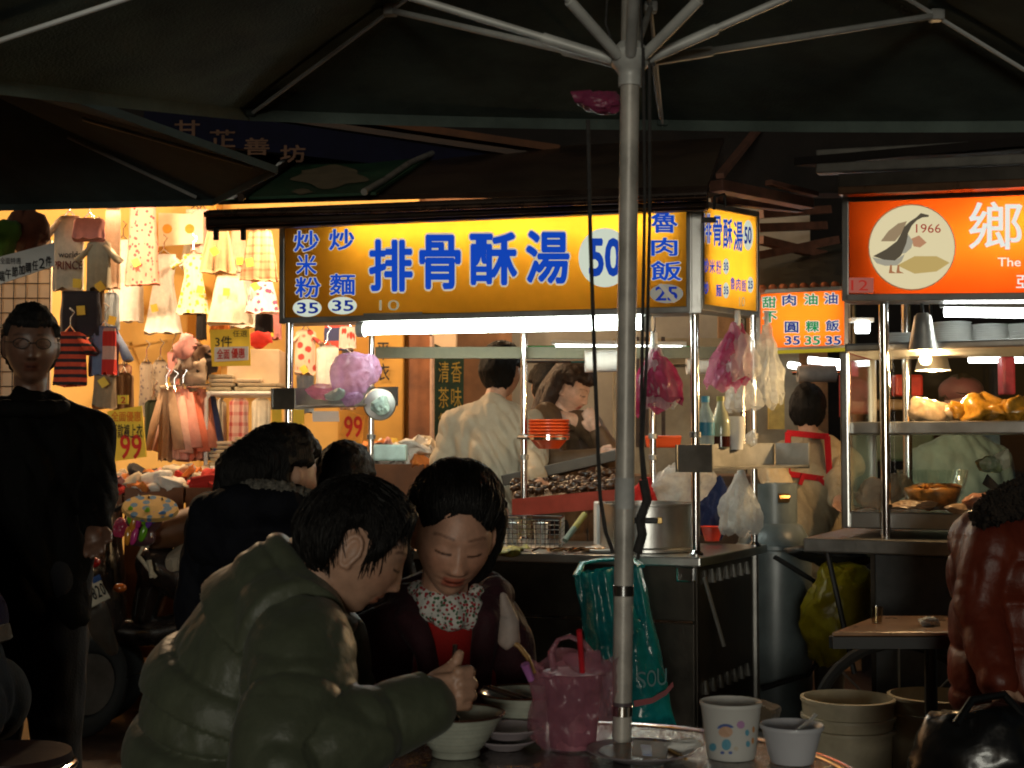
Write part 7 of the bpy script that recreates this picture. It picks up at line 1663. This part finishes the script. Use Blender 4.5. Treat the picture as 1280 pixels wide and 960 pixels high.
remesh_part('floor_board', MB().chain([sp3(145, 790, 6.4), sp3(200, 790, 6.4), sp3(260, 775, 6.4)], [.06, .07, .08]), BPAINT, sc2)
remesh_part('leg_shield', MB().chain([sp3(135, 780, 6.4), sp3(125, 700, 6.4), sp3(130, 640, 6.4)], [.09, .11, .07]), BPAINT, sc2)
MB().tube([sp3(195, 722, 6.27), sp3(173, 695, 6.27), sp3(180, 682, 6.27), sp3(186, 684, 6.27)], .010, 8).build('grab_rail', SILV, sc2, smooth=True); MB().tube([sp3(190, 722, 6.27), sp3(186, 700, 6.27)], .012, 8).build('foot_peg', SILV, sc2)
for px in (120, 300):
    c = sp3(px, 790, 6.42); c.z = .23
    MB().tube([c + V(.175 * math.cos(a), 0, .175 * math.sin(a)) for a in [2 * math.pi * k / 32 for k in range(33)]], .052, 10, cap=False).build('wheel', RUBBER, sc2, smooth=True)
    MB().lathe([(0, -.03), (.13, -.03), (.13, .03), (0, .03)], 28, c, ax=(0, 1, 0)).build('hub', DSTEEL, sc2)
MB().tube([sp3(140, 640, 6.4), sp3(165, 625, 6.3)], .012, 8).build('handlebar', BLACK, sc2)
for px, py in ((186, 626), (203, 628)): MB().tube([sp3(px, py + 8, 6.25), sp3(px, py - 6, 6.25)], .005, 6).build('mirror_stem', CHROME, sc2); MB().sphere(sp3(px, py + 2, 6.25), .011, 10, 8).build('clip', CHROME, sc2)
# patterned disc basket and balloon-print bag
t = MB().lathe([(0, 0), (.10, .0), (.125, .012), (.12, .03), (0, .035)], 36, sp3(188, 640, 6.22), ax=(.1, -.55, .8), ry=.7).build('round_tray', pattern('bright_print', (.45, .30, .10), (.06, .16, .30), 'spots', 26, .42), smooth=True); tag(t, 'colourfully printed round tray on the scooter handlebar', 'tray')
hb = thing('patterned_bag', 'glossy bag with green, orange and magenta shapes on the scooter', 'bag', tuple(sp3(180, 686, 6.2)))
remesh_part('body', MB().chain([sp3(168, 650, 6.22), sp3(190, 652, 6.22)], [.04, .045]).chain([sp3(168, 672, 6.22), sp3(184, 672, 6.22)], [.04, .04]), mat('dark_bag_plastic', (.10, .05, .06), .2, coat=.5), hb, .008, 4)
for px, py, c, an, nm in ((163, 644, (.14, .40, .02), 0, 'green'), (167, 654, (.55, .22, .02), .2, 'orange'), (174, 650, (.50, .03, .25), .25, 'magenta'), (182, 645, (.16, .40, .02), .3, 'green2'), (179, 666, (.12, .36, .02), .3, 'green3'), (188, 650, (.18, .05, .45), .45, 'purple'), (168, 670, (.48, .04, .22), .3, 'magenta2'), (160, 670, (.50, .2, .02), .1, 'orange2'), (198, 646, (.08, .22, .5), .9, 'blue')):
    MB().sphere(sp3(px, py, 6.175), (.016, .012, .042), 14, 10, M=Matrix.Rotation(an, 3, 'Y')).build('printed_shape', mat('bal_' + nm, c, .18, 0, .05, coat=.5), hb, smooth='all')
crumple('small_bag', 'small pink bag hanging left of the patterned bag', 'bag', sp3(152, 660, 6.3), (.035, .03, .045), mat('pinkbag', (.35, .03, .08), .3), 4, .03, 18)
# second scooter: rear end with licence plate
s2 = thing('scooter', 'scooter seen from behind with a tilted licence plate', 'scooter', tuple(V(P(105, 800, 6.0).x, 6.0, 0)))
pq = [P(97, 768, 5.75), P(138, 747, 5.8), P(123, 720, 5.85), P(84, 737, 5.8)]
qn = (pq[1] - pq[0]).cross(pq[3] - pq[0]).normalized()
pte = MB().slab(pq, .006).build('licence_plate', mat('plate_white', (.50, .46, .36), .5, 0, .06), s2)
e_x = (pq[1] - pq[0]); e_y = (pq[3] - pq[0])
def plp(x, y, lf): return pq[0] + e_x * x + e_y * (1 - y) + qn * lf
for i, ch in enumerate('S2J-820'): text_on(pte, ch, (.02 + i * .137, .36 if ch != '-' else .55, .125 + i * .137, .84 if ch != '-' else .62), plp, INK, .01, lift=.003)
text_on(pte, '台北市', (.12, .08, .5, .26), plp, INK, .0, lift=.003, name='lettering'); poly_on(pte, [(.72, .04), (.98, .04), (.98, .26), (.72, .26)], plp, mat('plate_blue', (.03, .08, .25), .5), 'sticker', .003)
remesh_part('mudguard', MB().chain([P(112, 735, 5.95), P(118, 760, 5.9), P(128, 790, 5.95), P(140, 812, 6.0)], [.06, .055, .05, .03]), mat('guard_grey', (.06, .05, .04), .5), s2)
c = V(P(100, 810, 6.05).x, 6.1, .235)
MB().tube([c + V(.10 * math.cos(a), .15 * math.cos(a), .18 * math.sin(a)) for a in [2 * math.pi * k / 32 for k in range(33)]], .055, 10, cap=False).build('wheel', RUBBER, s2, smooth=True); MB().lathe([(0, -.05), (.13, -.05), (.13, .05), (0, .05)], 28, c, ax=(.83, -.55, 0)).build('hub', DSTEEL, s2)
remesh_part('rear_body', MB().chain([P(100, 715, 6.0), P(95, 690, 6.2), P(90, 660, 6.5)], [.11, .13, .12]).chain([P(95, 690, 6.2), P(80, 770, 6.5)], [.1, .08]), BPAINT, s2)
MB().sphere(P(108, 703, 5.88), (.06, .03, .03), 16, 10).build('tail_light', mat('tail_red', (.25, .01, .01), .2, coat=.5), s2, smooth='all')
MB().sphere(P(150, 735, 5.95), (.03, .02, .02), 12, 8).build('turn_signal', mat('amber', (.45, .10, .01), .2, coat=.5), s2, smooth='all')
# dark lintel closing the shop front above
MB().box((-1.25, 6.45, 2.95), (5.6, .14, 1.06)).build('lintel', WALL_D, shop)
MB().bar(V(-4.0, 6.36, 2.44), V(-1.30, 6.36, 2.44), .05, .05).build('lintel_beam', mat('lintel_wood', (.22, .10, .04), .5), shop)
